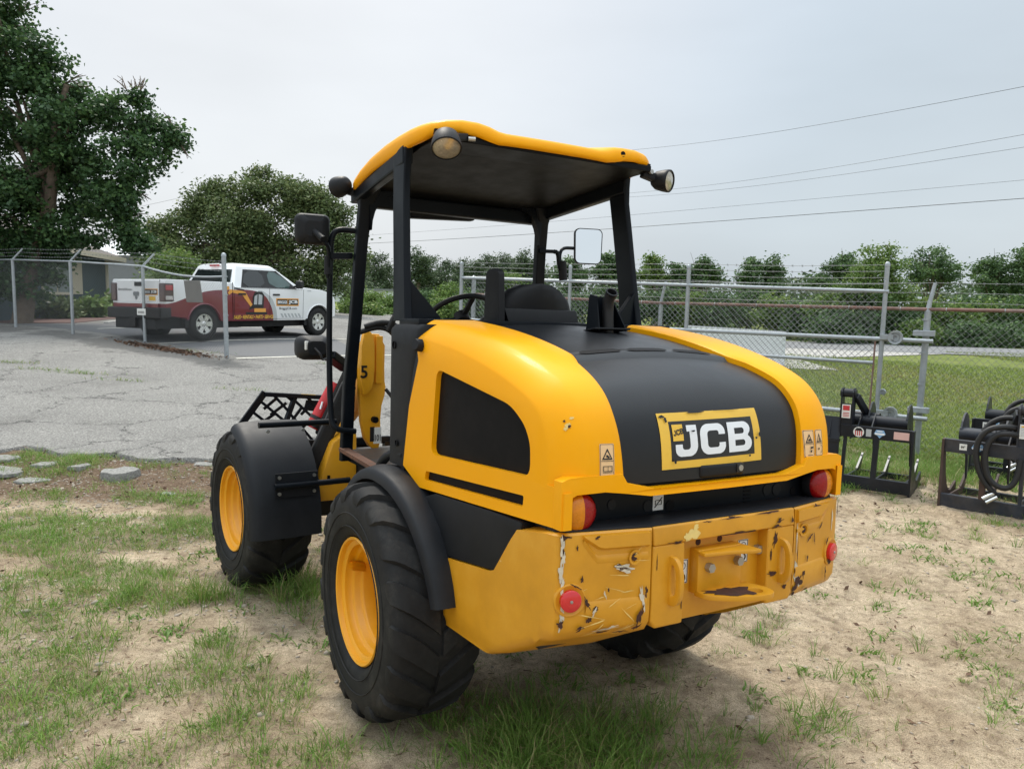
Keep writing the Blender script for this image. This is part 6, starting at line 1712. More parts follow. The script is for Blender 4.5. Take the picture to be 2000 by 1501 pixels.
for a in (R(30), R(150), R(270)):
    sw.beam(sc_ + tl @ Vector((.18 * math.cos(a), .18 * math.sin(a), 0)), sc_ + tl @ Vector((0, 0, -.03)), .03, .014)
sw.cyl(sc_ + tl @ Vector((0, 0, -.05)), sc_ + tl @ Vector((0, 0, .0)), .045, 16)
steer = sw.build("steering_wheel", M['seat'], loader, smooth=50)
MB().cyl(sc_ + tl @ Vector((0, 0, -.04)), (.03, 1.05, 1.35), .035, 12).build("steering_column", M['plastic'], loader, smooth=50)
MB().prism([(-.18, .95, 1.0), (-.18, 1.15, 1.0), (-.18, 1.15, 1.62), (-.18, 1.02, 1.70)], (.42, 0, 0)).build("dashboard", M['plastic'], loader, smooth=0, bevel=.02)
MB().box((.40, .45, 1.25), (.28, .8, .5)).build("side_console", M['plastic'], loader, smooth=0, bevel=.03)
# ---- exhaust stub in its bracket
ex = MB()
eb = MB().box((.10, -.46, 1.748), (.20, .12, .008), Matrix.Rotation(R(-8), 3, 'X')).build("exhaust_stack", M['plastic'], loader, smooth=0, bevel=.003)
MB().prism([(.035, -.40, 1.75), (.035, -.50, 1.745), (.045, -.46, 1.90), (.045, -.41, 1.91)], (.006, 0, 0)).build("bracket_plate", M['frame'], eb, smooth=0)
MB().prism([(.165, -.40, 1.75), (.175, -.52, 1.745), (.13, -.47, 1.88), (.13, -.42, 1.90)], (.006, 0, 0)).build("bracket_plate", M['frame'], eb, smooth=0)
MB().prism([(.037, -.405, 1.75), (.17, -.405, 1.75), (.13, -.41, 1.90), (.045, -.41, 1.90)], (0, .006, 0)).build("bracket_plate", M['frame'], eb, smooth=0)
MB().tube([(.11, -.47, 1.735), (.108, -.465, 1.83), (.104, -.47, 1.88), (.098, -.50, 1.915)], .026, 16, cap=False).build("exhaust_pipe", M['dark'], eb, smooth=60)
MB().lathe([(.0285, -.004), (.0285, .004), (.022, .004), (.022, -.05), (.001, -.05)], (.098, -.502, 1.917), (-.1, -.62, .75), 18).build("pipe_mouth", M['plastic'], eb, smooth=60)

# ---- wheels
def make_tyre(name, parent, side):
    """axis +X outward; built at the origin"""
    base = [(.245, -.160), (.262, -.172), (.30, -.190), (.36, -.205), (.42, -.205), (.462, -.197), (.490, -.182), (.503, -.155), (.508, -.08), (.509, 0), (.508, .08), (.503, .155), (.490, .182), (.462, .197), (.42, .205), (.36, .203), (.315, .190), (.292, .176), (.283, .160), (.270, .150)]
    mb = MB().lathe(base, (0, 0, 0), (1, 0, 0), 72)
    mb.lathe([(.335, .204), (.338, .208), (.341, .2035)], (0, 0, 0), (1, 0, 0), 72)
    mb.lathe([(.395, .2055), (.398, .2085), (.401, .2055)], (0, 0, 0), (1, 0, 0), 72)
    path = [(.448, .2005), (.470, .199), (.490, .190), (.503, .165), (.507, .13), (.509, .09), (.510, .05), (.510, .008)]
    path = [(r, t + .0) for r, t in path]
    NL = 17
    for sd in (-1, 1):
        for k in range(NL):
            ph0 = 2 * PI * (k + (.5 if sd > 0 else 0)) / NL
            up, dn = [], []
            for i, (r, t) in enumerate(path):
                s = i / (len(path) - 1)
                ph = ph0 - side * (.30 * s - .07 * math.sin(s * PI))
                hw = (.088 + .030 * math.sin(s * PI * .8)) * (1.0 if i else .72)
                if i == 0: nr, nt = .35, .95
                elif i == 1: nr, nt = .55, .85
                elif i == 2: nr, nt = .8, .6
                else: nr, nt = 1, .15 if i == 3 else 0
                h = (.001, .004, .010, .017, .021, .022, .022, .020)[i]
                for tgt, hh, ww in ((up, h, .84), (dn, -.006, 1.0)):
                    for q in (-1, 1):
                        a = ph + q * hw * ww
                        rr2 = r + nr * hh
                        tt = sd * (t + nt * hh)
                        tgt.append(Vector((tt, rr2 * math.cos(a), rr2 * math.sin(a))))
            n = len(path); V = up + dn; o = 2 * n; Fs = []
            for i in range(n - 1):
                a, b_, c, d = 2 * i, 2 * i + 1, 2 * i + 3, 2 * i + 2
                Fs.append((a, b_, c, d))
                Fs.append((a, d, d + o, a + o)); Fs.append((b_, b_ + o, c + o, c))
            Fs.append((0, o, o + 1, 1)); e = 2 * n - 2
            Fs.append((e, e + 1, e + 1 + o, e + o))
            mb.add(V, Fs)
    return mb
m, t, b = new_mat("worn_tyre_rubber")
n1 = noise_node(t, 7.0, 10, .7)
n2 = noise_node(t, 45.0, 6, .7)
r1 = ramp_node(t, n1.outputs[0], [(.35, (.010, .010, .0105)), (.55, (.017, .017, .017)), (.85, (.055, .052, .047))])
n5 = noise_node(t, 3.2, 9, .75); f5 = ramp_node(t, n5.outputs[0], [(.55, 0.0), (.75, .16)])
x5 = N(t, "ShaderNodeMix", data_type='RGBA'); t.links.new(f5.outputs[0], x5.inputs[0]); t.links.new(r1.outputs[0], x5.inputs[6]); x5.inputs[7].default_value = (.17, .145, .115, 1)
t.links.new(x5.outputs[2], b.inputs["Base Color"]); b.inputs["Roughness"].default_value = .68; b.inputs["Specular IOR Level"].default_value = .25
bump(t, b, n2.outputs[0], .25, .004)
M['tyre'] = m
RIM = [(.262, -.165), (.272, -.172), (.262, -.160), (.235, -.14), (.225, .05), (.232, .085), (.250, .10), (.256, .135), (.268, .150), (.283, .168), (.286, .178), (.281, .184), (.273, .180), (.268, .160), (.252, .154), (.247, .150), (.245, .122), (.241, .116), (.229, .112), (.226, .108), (.224, .085), (.219, .080), (.209, .076), (.206, .07), (.203, .0), (.198, -.055), (.190, -.068), (.165, -.074), (.150, -.076)]
def make_wheel(xf, side, spin, with_hub=True, bent=False, label=None):
    w = bpy.data.objects.new("wheel", None); COL.objects.link(w); w.parent = loader
    w.matrix_local = xf @ Matrix.Rotation(spin, 4, 'X')
    if label: w['label'] = label
    key = ('tyre', side)
    if key in WH:
        ty = WH[key].copy(); COL.objects.link(ty); ty.parent = w
        rm = WH['rim'].copy(); COL.objects.link(rm); rm.parent = w
        hb = WH['hub'].copy(); COL.objects.link(hb); hb.parent = w
    else:
        ty = make_tyre("tyre", w, side).build("tyre", M['tyre'], w, smooth=45, weld=False); WH[key] = ty
        if 'rim' not in WH:
            rm = MB().lathe(RIM, (0, 0, 0), (1, 0, 0), 72).build("rim", M['rim'], w, smooth=45); WH['rim'] = rm
            hm = MB().lathe([(.155, -.078), (.150, -.060), (.105, -.058), (.10, -.03), (.07, -.02), (.001, -.02)], (0, 0, 0), (1, 0, 0), 36)
            for k in range(10):
                a = 2 * PI * k / 10
                hm.tube([(-.062, .128 * math.cos(a), .128 * math.sin(a)), (-.040, .128 * math.cos(a), .128 * math.sin(a))], .011, 6)
            WH['hub'] = hm.build("hub", M['hub'], w, smooth=40)
        else:
            rm = WH['rim'].copy(); COL.objects.link(rm); rm.parent = w
            hb = WH['hub'].copy(); COL.objects.link(hb); hb.parent = w
    return w
WH = {}
M['hub'] = mat("rusty_brown_hub", (.10, .045, .025), .8, var=.4, scale=20)
FLIP = Matrix.Rotation(PI, 4, 'Z')
make_wheel(Matrix.Translation((-.723, 0, .506)) @ FLIP, 1, R(12))
make_wheel(Matrix.Translation((.723, 0, .506)), -1, R(40))
make_wheel(FX @ Matrix.Translation((-.785, 2.155, .506)) @ FLIP, 1, R(30))
make_wheel(FX @ Matrix.Translation((.785, 2.155, .506)), -1, R(5))
# bent valve guard in the rear rim
vg = MB(); rows = []
for k in range(11):
    a = R(-30 + 230 * k / 10)
    rows.append([Vector((x, .182 + .030 * math.cos(a), .592 + .030 * math.sin(a) - (x + .80) * .25)) for x in (-.868, -.84, -.80)])
vg.grid(rows); vg.grid([[v + Vector((0, (.182 - v.y) * .12, (.592 - v.z) * .12)) for v in r_] for r_ in rows])
vg.grid(rows); vg.build("valve_guard", M['rim'], loader, smooth=60)

# ---- mudguards
def fender_arc(cx, cy, cz, r, a0, a1, x0, x1, nm, tail=0.0, lip=.03, mtl=None, xf=None, n=18, flare=0.0, taper=0.0):
    rows = []
    for k in range(n + 1):
        a = R(lerp(a0, a1, k / n))
        y, z = cy + r * math.cos(a), cz + r * math.sin(a)
        x0_ = x0 - math.copysign(taper * max(0, (k / n - .45) / .55), x0)
        yl, zl = cy + (r - lip) * math.cos(a), cz + (r - lip) * math.sin(a)
        wx_ = x1 - x0_
        rows.append([Vector((x0_ - wx_ * .02, yl, zl)), Vector((x0_, lerp(y, yl, .55), lerp(z, zl, .55))), Vector((x0_ + wx_ * .035, lerp(y, yl, .25), lerp(z, zl, .25))), Vector((x0_ + wx_ * .09, lerp(y, yl, .08), lerp(z, zl, .08))), Vector((x0_ + wx_ * .17, y, z)), Vector((lerp(x0_, x1, .5), y + flare * math.cos(a), z + flare * math.sin(a))), Vector((x1, y, z))])
    if tail:
        d = Vector((0, math.cos(R(a1 + 90)), math.sin(R(a1 + 90))))
        for k in (1, 2):
            rows.append([v + d * (tail * k / 2) for v in rows[n]])
    mb = MB().grid(rows)
    inner = [[v + (Vector((0, cy, cz)) - Vector((0, v.y, v.z))).normalized() * .006 for v in r_] for r_ in rows]
    mb.grid(inner)
    mb.grid([rows[-1], inner[-1]]); mb.grid([[r_[-1] for r_ in rows], [r_[-1] for r_ in inner]])
    return mb.build(nm, mtl or M['fender'], loader, smooth=50, xf=xf, weld=True)
for sx in (-1, 1):
    fender_arc(0, -.02, .506, .60, 30, 167, sx * .835, sx * .69, "rear_mudguard", lip=.045, flare=.010, taper=.045)
    ff = fender_arc(0, 2.155, .506, .615, 104, 178, sx * 1.0, sx * .575, "front_mudguard", tail=.10, lip=.05, xf=FX, flare=.01)
    for zz, yy, xa, xb_ in ((1.128, 1.60, .955, .46), (.758, 1.512, .885, .40)):
        MB().tube([(sx * xa, yy, zz), (sx * xb_, yy, zz)], .019, 12).build("mudguard_bar", M['frame'], loader, smooth=60, xf=FX)
        if zz < 1:
            for dx in (.85, .63):
                for dz3 in (-.05, .05):
                    MB().cyl((sx * dx, 1.535, zz + dz3), (sx * dx, 1.522, zz + dz3), .011, 10).build("mudguard_bolt", M['bolt'], ff, smooth=40, xf=FX)
            MB().box((sx * .74, 1.533, zz), (.27, .006, .15)).build("mudguard_patch", M['fender'], ff, smooth=0, xf=FX)
        else:
            for dx in (.90, .68):
                MB().cyl((sx * dx, 1.60, zz - .04), (sx * dx, 1.585, zz - .04), .011, 10).build("mudguard_bolt", M['bolt'], ff, smooth=40, xf=FX)
# small guard behind the step, above the rear mudguard
MB().tube(smooth_pts([(-.68, .34, 1.02), (-.70, .22, 1.10), (-.71, .06, 1.16), (-.71, -.08, 1.17)], 2), .022, 10).build("guard_lip", M['fender'], loader, smooth=60)

# ---- front frame, lift arm, cylinders, hoses
ar = MB()
P_ = [(-.29, 1.70), (-.118, 1.69), (-.122, 1.39), (-.106, 1.315), (-.149, 1.17), (-.139, .92), (-.205, .905), (-.275, 1.02), (-.30, 1.35)]
ar.prism(smooth_pts([(x, 1.70, z) for x, z in P_], 1, True), (0, .06, 0))
arm = ar.build("loader_tower", M['yellow_arm'], loader, smooth=35, bevel=.008)
MB().box((-.165, 1.715, 1.52), (.05, .06, .32)).build("tower_web", M['yellow_arm'], arm, smooth=0, bevel=.005)
MB().prism(smooth_pts([(-.30, 1.66, 1.72), (-.21, 1.66, 1.70), (-.205, 1.66, 1.40), (-.235, 1.66, 1.30), (-.30, 1.66, 1.28)], 1, True), (0, .05, 0)).build("lift_arm", M['yellow_arm'], loader, smooth=35, bevel=.006)
MB().cyl((-.196, 1.695, 1.115), (-.196, 1.66, 1.115), .022, 18).build("pivot_hole", M['mesh'], arm, smooth=40)
tx = MB(); text_on(tx, "5", (-.283, 1.6575, 1.44), (1, 0, 0), (0, 0, 1), .085, .05, bold=.02, lift=.002); tx.build("model_number", M['black_print'], arm, smooth=0, fix=False)
MB().box((-.185, 1.655, 1.01), (.055, .004, .11)).build("noise_sticker", M['paper'], arm, smooth=0)
MB().box((-.222, 1.655, 1.02), (.03, .004, .10)).build("black_sticker", M['black_print'], arm, smooth=0)
tx = MB(); text_on(tx, "101", (-.183, 1.6525, .995), (1, 0, 0), (0, 0, 1), .045, .04, bold=.02, lift=.001); tx.build("sticker_print", M['black_print'], arm, smooth=0, fix=False)
MB().prism([(-.62, 1.62, .60), (-.60, 1.62, .70), (-.50, 1.62, .98), (-.42, 1.62, 1.04), (-.34, 1.62, 1.04), (-.34, 1.62, .60)], (0, .12, 0)).build("front_frame", M['yellow_arm'], loader, smooth=35, bevel=.015)
MB().box((-.53, 1.617, .74), (.018, .006, .06)).build("frame_slot", M['mesh'], loader, smooth=0)
MB().box((0, 1.75, .70), (.66, .5, .36)).build("front_chassis", M['dark'], loader, smooth=0)
MB().box((0, 2.155, .506), (1.1, .2, .2)).build("front_axle", M['dark'], loader, smooth=0, xf=FX)
MB().box((0, 1.15, .66), (.5, .6, .26)).build("articulation_joint", M['dark'], loader, smooth=0)
MB().beam((-.36, 1.72, 1.36), (-.66, 1.80, .66), .10, .10).build("lift_cylinder", M['dark'], loader, smooth=0, bevel=.02)
MB().beam((-.30, 1.80, 1.48), (-.46, 2.0, .98), .10, .08).build("lift_link", M['dark'], loader, smooth=0, bevel=.02)
rc = MB().cyl((-.36, 2.0, 1.34), (-.52, 2.02, 1.03), .052, 20).build("safety_strut", M['red'], loader, smooth=60)
MB().beam((-.31, 1.98, 1.30), (-.44, 2.0, .92), .12, .02).build("strut_web", M['red'], rc, smooth=0)
for f_ in (.78, .93):
    a = Vector((-.36, 2.0, 1.34)).lerp(Vector((-.52, 2.02, 1.03)), f_); d = (Vector((-.52, 2.02, 1.03)) - Vector((-.36, 2.0, 1.34))).normalized()
    MB().cyl(a - d * .012, a + d * .012, .056, 20).build("strut_clamp", M['rubber'], rc, smooth=60)
MB().beam((-.475, 1.945, 1.22), (-.49, 1.945, 1.17), .025, .006).build("strut_label", M['white_print'], rc, smooth=0)
for pts, r in (([(-.20, 1.45, 1.72), (-.15, 1.42, 1.84), (-.08, 1.42, 1.86), (-.02, 1.44, 1.74), (.0, 1.46, 1.55), (-.02, 1.5, 1.2)], .02), ([(-.34, 1.5, 1.74), (-.22, 1.46, 1.78), (-.12, 1.44, 1.74), (-.05, 1.44, 1.55), (-.05, 1.46, 1.1)], .02), ([(-.38, 1.52, 1.70), (-.24, 1.48, 1.75), (-.14, 1.46, 1.70), (-.08, 1.46, 1.50), (-.09, 1.5, 1.05)], .018), ([(-.03, 1.40, 1.78), (.02, 1.40, 1.90), (.08, 1.40, 1.88), (.09, 1.42, 1.7)], .018), ([(-.16, 1.58, 1.33), (-.10, 1.55, 1.25), (-.04, 1.5, 1.1)], .012)):
    MB().tube(smooth_pts(pts, 2), r, 8).build("hydraulic_hose", M['rubber'], loader, smooth=60)
MB().beam((-.03, 1.2, 1.1), (-.06, 1.35, 1.62), .10, .14).build("hose_guard", M['dark'], loader, smooth=0, bevel=.02)
# front head lamp on its bracket
hb_ = MB(); rows = []
for y, k in ((1.50, .55), (1.53, .85), (1.60, 1.0), (1.68, .95), (1.72, .80)):
    rows.append([Vector((-.645 + p[0] * k, y, 1.60 + p[1] * k)) for p in rect(0, 0, .20, .155, .05, 5)])
hb_.grid(rows, wrap=True); hb_.sheet(rows[0]); hb_.sheet(rows[-1])
hl = hb_.build("head_lamp", M['plastic'], loader, smooth=55)
MB().box((-.70, 1.517, 1.615), (.036, .02, .055), Matrix.Rotation(R(12), 3, 'Z')).build("indicator_lens", M['paper'], hl, smooth=0, bevel=.005)
MB().tube(smooth_pts([(-.66, 1.50, 1.60), (-.63, 1.47, 1.56), (-.62, 1.48, 1.52), (-.55, 1.5, 1.56)], 2), .007, 6).build("lamp_cable", M['rubber'], hl, smooth=60)
MB().beam((-.56, 1.55, 1.56), (-.38, 1.70, 1.46), .10, .05).build("lamp_bracket", M['frame'], hl, smooth=0, bevel=.01)
# ---- fork guard lying out in front
gg = MB()
GA = [Vector((-.64, 2.92, 1.195)), Vector((-.10, 2.92, 1.155)), Vector((-.10, 2.86, .80)), Vector((-.93, 2.86, .83))]
guard = MB().beam(GA[0], GA[1], .05, .035).build("fork_guard", M['frame'], loader, smooth=0, bevel=.006)
MB().beam(GA[0] + Vector((0, 0, .015)), GA[3], .02, .05).build("guard_edge", M['frame'], guard, smooth=0)
def gp_(u, v): return (GA[0].lerp(GA[1], u)).lerp(GA[3].lerp(GA[2], u), v)
MB().beam(gp_(.44, 0), gp_(.46, 1), .03, .035).build("guard_bar", M['frame'], guard, smooth=0)
MB().beam(gp_(.85, 0), gp_(.85, 1), .03, .035).build("guard_bar", M['frame'], guard, smooth=0)
for k in range(4):
    MB().beam(gp_(.02 + .0 * k, .15 + .22 * k), gp_(.44, .55 + .25 * k) if k < 2 else gp_(.30 - .1 * (k - 2), 1.0), .012, .022).build("guard_slat", M['frame'], guard, smooth=0)
for u0, v0, u1, v1 in ((.12, .0, .44, .34), (.30, .0, .44, .12), (.46, .10, .85, .62), (.46, .38, .78, .95), (.46, .66, .62, 1.0), (.62, .02, .85, .30)):
    MB().beam(gp_(u0, v0), gp_(u1, v1), .012, .022).build("guard_slat", M['frame'], guard, smooth=0)
for u0, v0, u1, v1 in ((.20, .06, .12, .30), (.36, .16, .24, .42), (.28, .40, .16, .66), (.40, .52, .30, .80), (.70, .16, .60, .40), (.58, .26, .52, .52), (.74, .48, .62, .78)):
    MB().beam(gp_(u0, v0), gp_(u1, v1), .012, .022).build("guard_slat", M['frame'], guard, smooth=0)
MB().prism([gp_(.62, .08), gp_(.86, .08), gp_(.86, .34), gp_(.62, .30)], (0, .01, 0)).build("guard_plate", M['mesh'], guard, smooth=0)
MB().beam(GA[0].lerp(GA[1], .52) + Vector((0, -.019, .004)), GA[0].lerp(GA[1], .74) + Vector((0, -.019, .004)), .006, .03).build("name_strip", M['yellow_print'], guard, smooth=0)
tx = MB(); text_on(tx, "▬●▬", GA[0].lerp(GA[1], .63) + Vector((0, -.024, .004)), GA[1] - GA[0], (0, 0, 1), .018, .09, lift=.001) if False else None
for k in range(7):
    c0 = GA[0].lerp(GA[1], .535 + .03 * k)
    MB().beam(c0 + Vector((0, -.023, -.004)), c0 + Vector((.012, -.023, .012)), .004, .008).build("strip_print", M['black_print'], guard, smooth=0)

# lift arms and the fork carriage carrying the guard
for x in (-.24, .34):
    MB().prism([(x, 1.78, 1.42), (x, 1.80, 1.50), (x, 2.45, 1.10), (x, 2.82, .62), (x, 2.74, .52), (x, 2.36, .92), (x, 1.76, 1.24)], (.05, 0, 0)).build("lift_arm", M['yellow_arm'], loader, smooth=30, bevel=.006)
cr_ = MB().box((-.28, 2.84, .80), (1.3, .05, .06)).build("fork_carriage", M['frame'], loader, smooth=0, bevel=.006)
MB().box((-.28, 2.84, .42), (1.3, .05, .08)).build("carriage_rail", M['frame'], cr_, smooth=0, bevel=.006)
for x in (-.9, -.45, -.05, .34): MB().box((x, 2.83, .61), (.05, .06, .36)).build("carriage_post", M['frame'], cr_, smooth=0)
for x in (-.70, .10):
    MB().prism([(x, 2.88, .82), (x, 2.93, .82), (x, 2.93, .18), (x, 3.95, .14), (x, 3.95, .12), (x, 2.88, .12)], (.11, 0, 0)).build("fork_tine", M['frame'], loader, smooth=0, bevel=.004)

# old knock on the left rear shoulder of the bonnet
drape("paint_scuff", [([blob(0, .0, .020, .018)], 0), ([blob(.008, .022, .014, .010)], 0), ([blob(-.008, -.012, .016, .014)], 0)], [M['scratch_yellow']], bv_l, (-.66, -1.27, 1.435), (.7, -.7, 0), (0, 0, 1), (.7, .7, 0), bonnet_l, lift=.0015, maxlen=.05, kind='stuff')
drape("rust_chip", [([blob(.004, -.004, .012, .012)], 0), ([blob(-.014, .012, .008, .01)], 0)], [M['rustbare']], bv_l, (-.66, -1.27, 1.435), (.7, -.7, 0), (0, 0, 1), (.7, .7, 0), bonnet_l, lift=.0028, maxlen=.05, kind='stuff')
# ================================================================== the pickup truck
tu = Vector((.49, .872, 0)).normalized(); tl_ = Vector((-tu.y, tu.x, 0))
TO = Vector((-7.71, 19.39, 0)) + tl_ * .93
TO.z = lot_z(-8.0, 19.9) - .005
truck = thing("pickup_truck", "white crew cab pickup with dark red wrap graphics parked behind the fence", "pickup truck", TO, math.atan2(tu.y, tu.x))
_fz = lot_z(TO.x + tu.x * 3.9, TO.y + tu.y * 3.9); truck.rotation_euler = (0, -math.atan2(_fz - .005 - TO.z, 3.9), math.atan2(tu.y, tu.x))
m, t, b = new_mat("wrapped_body_paint")
tcn = N(t, "ShaderNodeTexCoord"); sp_ = N(t, "ShaderNodeSeparateXYZ"); t.links.new(tcn.outputs["Object"], sp_.inputs[0])
def curve_mask(pts):
    s = N(t, "ShaderNodeMapRange"); s.inputs["From Min"].default_value = -1.3; s.inputs["From Max"].default_value = 5.0
    t.links.new(sp_.outputs["X"], s.inputs[0])
    fc = N(t, "ShaderNodeFloatCurve"); c = fc.mapping.curves[0]
    P = [((x + 1.3) / 6.3, z / 2.0) for x, z in pts]
    c.points[0].location = P[0]; c.points[1].location = P[-1]
    for p in P[1:-1]: c.points.new(*p)
    fc.mapping.update(); t.links.new(s.outputs[0], fc.inputs["Value"])
    h = N(t, "ShaderNodeMath", operation='MULTIPLY'); t.links.new(fc.outputs[0], h.inputs[0]); h.inputs[1].default_value = 2.0
    g_ = N(t, "ShaderNodeMath", operation='LESS_THAN'); t.links.new(sp_.outputs["Z"], g_.inputs[0]); t.links.new(h.outputs[0], g_.inputs[1])
    return g_.outputs[0]
gm = curve_mask([(-1.3, .0), (1.70, .0), (1.72, 1.27), (2.05, 1.18), (2.30, .92), (2.40, .5), (2.44, 0), (5, 0)])
mm = curve_mask([(-1.3, .90), (-1.0, .91), (-.5, 1.05), (.1, 1.22), (.8, 1.27), (1.5, 1.27), (1.85, 1.19), (2.12, .95), (2.25, .6), (2.28, 0), (5, 0)])
x1 = N(t, "ShaderNodeMix", data_type='RGBA'); t.links.new(gm, x1.inputs[0]); x1.inputs[6].default_value = (.77, .78, .79, 1); x1.inputs[7].default_value = (.46, .48, .49, 1)
x2 = N(t, "ShaderNodeMix", data_type='RGBA'); t.links.new(mm, x2.inputs[0]); t.links.new(x1.outputs[2], x2.inputs[6]); x2.inputs[7].default_value = (.165, .006, .020, 1)
t.links.new(x2.outputs[2], b.inputs["Base Color"]); b.inputs["Roughness"].default_value = .3; b.inputs["Coat Weight"].default_value = .7
M['wrap'] = m
def arch(cx, r=.50, cz=.41, a0=168, a1=12, n=12):
    return [(cx + r * math.cos(R(lerp(a0, a1, k / n))), cz + r * math.sin(R(lerp(a0, a1, k / n)))) for k in range(n + 1)]
OUT = [(-1.05, .60), (-1.09, .78), (-1.09, 1.42), (-1.06, 1.48), (.90, 1.455), (.96, 1.34), (3.25, 1.34), (3.45, 1.385), (4.1, 1.335), (4.5, 1.25), (4.68, 1.10), (4.72, .85), (4.70, .58), (4.5, .50)] + arch(4.0)[::-1] + [(3.46, .47), (.55, .47)] + arch(0)[::-1] + [(-.52, .56), (-.9, .60)]
body = MB().prism([(x, -1.0, z) for x, z in OUT], (0, 2.0, 0)).build("body", M['wrap'], truck, smooth=40, bevel=.045, segs=3)
MB().box((1.8, 0, .55), (6.0, 1.5, .5)).build("underbody", M['dark'], truck, smooth=0)
for cx in (0, 4.0): MB().box((cx, 0, .62), (1.02, 1.86, .6)).build("wheel_well", M['dark'], truck, smooth=0)
# hood crown
MB().prism([(3.3, -.62, 1.385), (4.1, -.62, 1.325), (4.55, -.55, 1.26), (4.55, .55, 1.26), (4.1, .62, 1.325), (3.3, .62, 1.385)], (0, 0, .045)).build("bonnet", M['car_white'], truck, smooth=40, bevel=.02)
# cab
base = [(.95, -.955), (3.46, -.955), (3.42, .955), (.93, .955)]; top_ = [(1.22, -.735), (2.52, -.735), (2.52, .735), (1.22, .735)]
def gh_(f, k=1.0):
    return [Vector((lerp(a[0], b_[0], f), lerp(a[1], b_[1], f) * k, lerp(1.30, 1.90, f))) for a, b_ in zip(base, top_)]
cb = MB(); r0_ = gh_(0); r1_ = gh_(1)
r2_ = [Vector((lerp(p.x, 1.85, .10), p.y * .86, 1.955)) for p in r1_]; r3_ = [Vector((lerp(p.x, 1.85, .35), p.y * .5, 1.985)) for p in r1_]
cb.grid([r0_, r1_, r2_, r3_], wrap=True); cb.sheet(r3_)
cabin = cb.build("cab", M['car_white'], truck, smooth=40, bevel=.03, segs=3)
def sidep(x, f, out=.006, s=-1):
    """a point on the slanted cab side"""
    z = lerp(1.30, 1.90, f); y = lerp(.955, .735, f)
    return Vector((x, s * (y + out), z + out * .4))
for s in (-1, 1):
    dk = MB().sheet([sidep(1.20, .06, .004, s), sidep(3.20, .06, .004, s), sidep(2.58, .86, .004, s), sidep(1.42, .86, .004, s)]).build("window_surround", M['car_black'], cabin, smooth=0, fix=False)
    def fil(P): return smooth_pts(P, 1, True)
    MB().sheet(fil([sidep(1.24, .10, .009, s), sidep(2.05, .10, .009, s), sidep(2.03, .82, .009, s), sidep(1.46, .82, .009, s)])).build("side_window", M['car_glass'], cabin, smooth=0, fix=False)
    MB().sheet(fil([sidep(2.20, .10, .009, s), sidep(3.12, .10, .009, s), sidep(2.56, .80, .009, s), sidep(2.20, .82, .009, s)])).build("side_window", M['car_glass_clear'], cabin, smooth=0, fix=False)
def backp(f, y, out=.006):
    x = lerp(.93, 1.22, f); z = lerp(1.30, 1.90, f); return Vector((x - out, y, z + out * .5))
MB().sheet([backp(.06, -.80), backp(.06, .80), backp(.84, .66), backp(.84, -.66)]).build("rear_window", M['car_glass'], cabin, smooth=0, fix=False)
MB().sheet([Vector((3.40, -.82, 1.38)), Vector((3.40, .82, 1.38)), Vector((2.58, .66, 1.90)), Vector((2.58, -.66, 1.90))]).build("windscreen", M['car_glass'], cabin, smooth=0)
MB().box((1.17, 0, 1.91), (.04, .34, .055)).build("brake_light", M['tailred'], cabin, smooth=0, bevel=.005)
MB().prism([(1.35, 0, 1.97), (1.55, 0, 1.97), (1.40, 0, 2.06), (1.34, 0, 2.05)], (0, .03, 0)).build("aerial_fin", M['car_black'], cabin, smooth=0)
# seams
for x0, z0, x1_, z1_ in ((.93, .52, .93, 1.36), (2.13, .5, 2.13, 1.33), (3.36, .5, 3.40, 1.33), (.62, .52, 3.32, .52), (.95, 1.33, 3.35, 1.335)):
    MB().beam((x0, -1.0, z0), (x1_, -1.0, z1_), .008, .008).build("panel_seam", M['car_black'], body, smooth=0)
MB().beam((.88, -1.0, .55), (.88, -1.0, 1.46), .02, .01).build("panel_seam", M['car_black'], body, smooth=0)
for x in (1.10, 2.28):
    MB().box((x + .08, -1.015, 1.17), (.24, .03, .045)).build("door_handle", M['car_black'], truck, smooth=0, bevel=.01)
MB().tube(arch(0, .515), .0, 3) if False else None
for cx in (0, 4.0):
    MB().tube([(x, -1.0, z) for x, z in arch(cx, .50)], .022, 6).build("arch_trim", M['car_black'] if False else M['wrap'], body, smooth=60)
mm_ = MB(); rows = []
for y, k in ((-1.07, .7), (-1.10, 1), (-1.26, 1), (-1.30, .8)):
    rows.append([Vector((3.06 + p[0] * k, y, 1.46 + p[1] * k)) for p in rect(0, 0, .12, .22, .04, 4)])
mm_.grid(rows, wrap=True); mm_.sheet(rows[0]); mm_.sheet(rows[-1])
MB().beam((3.08, -.97, 1.40), (3.06, -1.10, 1.42), .06, .05).build("mirror_foot", M['car_black'], mm_.build("door_mirror", M['car_black'], truck, smooth=50), smooth=0)
# tail
tg_ = MB().prism([(-1.105, -.78, .93), (-1.105, .78, .93), (-1.105, .78, 1.45), (-1.105, -.78, 1.45)], (.03, 0, 0)).build("tailgate", M['car_white'], truck, smooth=0, bevel=.015)
MB().box((-1.11, -.02, 1.36), (.02, .26, .10)).build("gate_handle", M['car_black'], tg_, smooth=0, bevel=.01)
MB().beam((-1.085, -.80, .92), (-1.085, -.80, 1.46), .02, .01).build("panel_seam", M['car_black'], body, smooth=0)
for s in (-1, 1):
    tlm = MB().box((-1.0, s * .915, 1.17), (.26, .20, .44)).build("tail_lamp", M['taildark'], truck, smooth=0, bevel=.03)
    MB().box((-1.0, s * .92, 1.28), (.20, .215, .13)).build("red_lens", M['tailred'], tlm, smooth=0, bevel=.02)
    MB().box((-1.0, s * .92, 1.04), (.20, .215, .10)).build("clear_lens", M['tailclear'], tlm, smooth=0, bevel=.02)
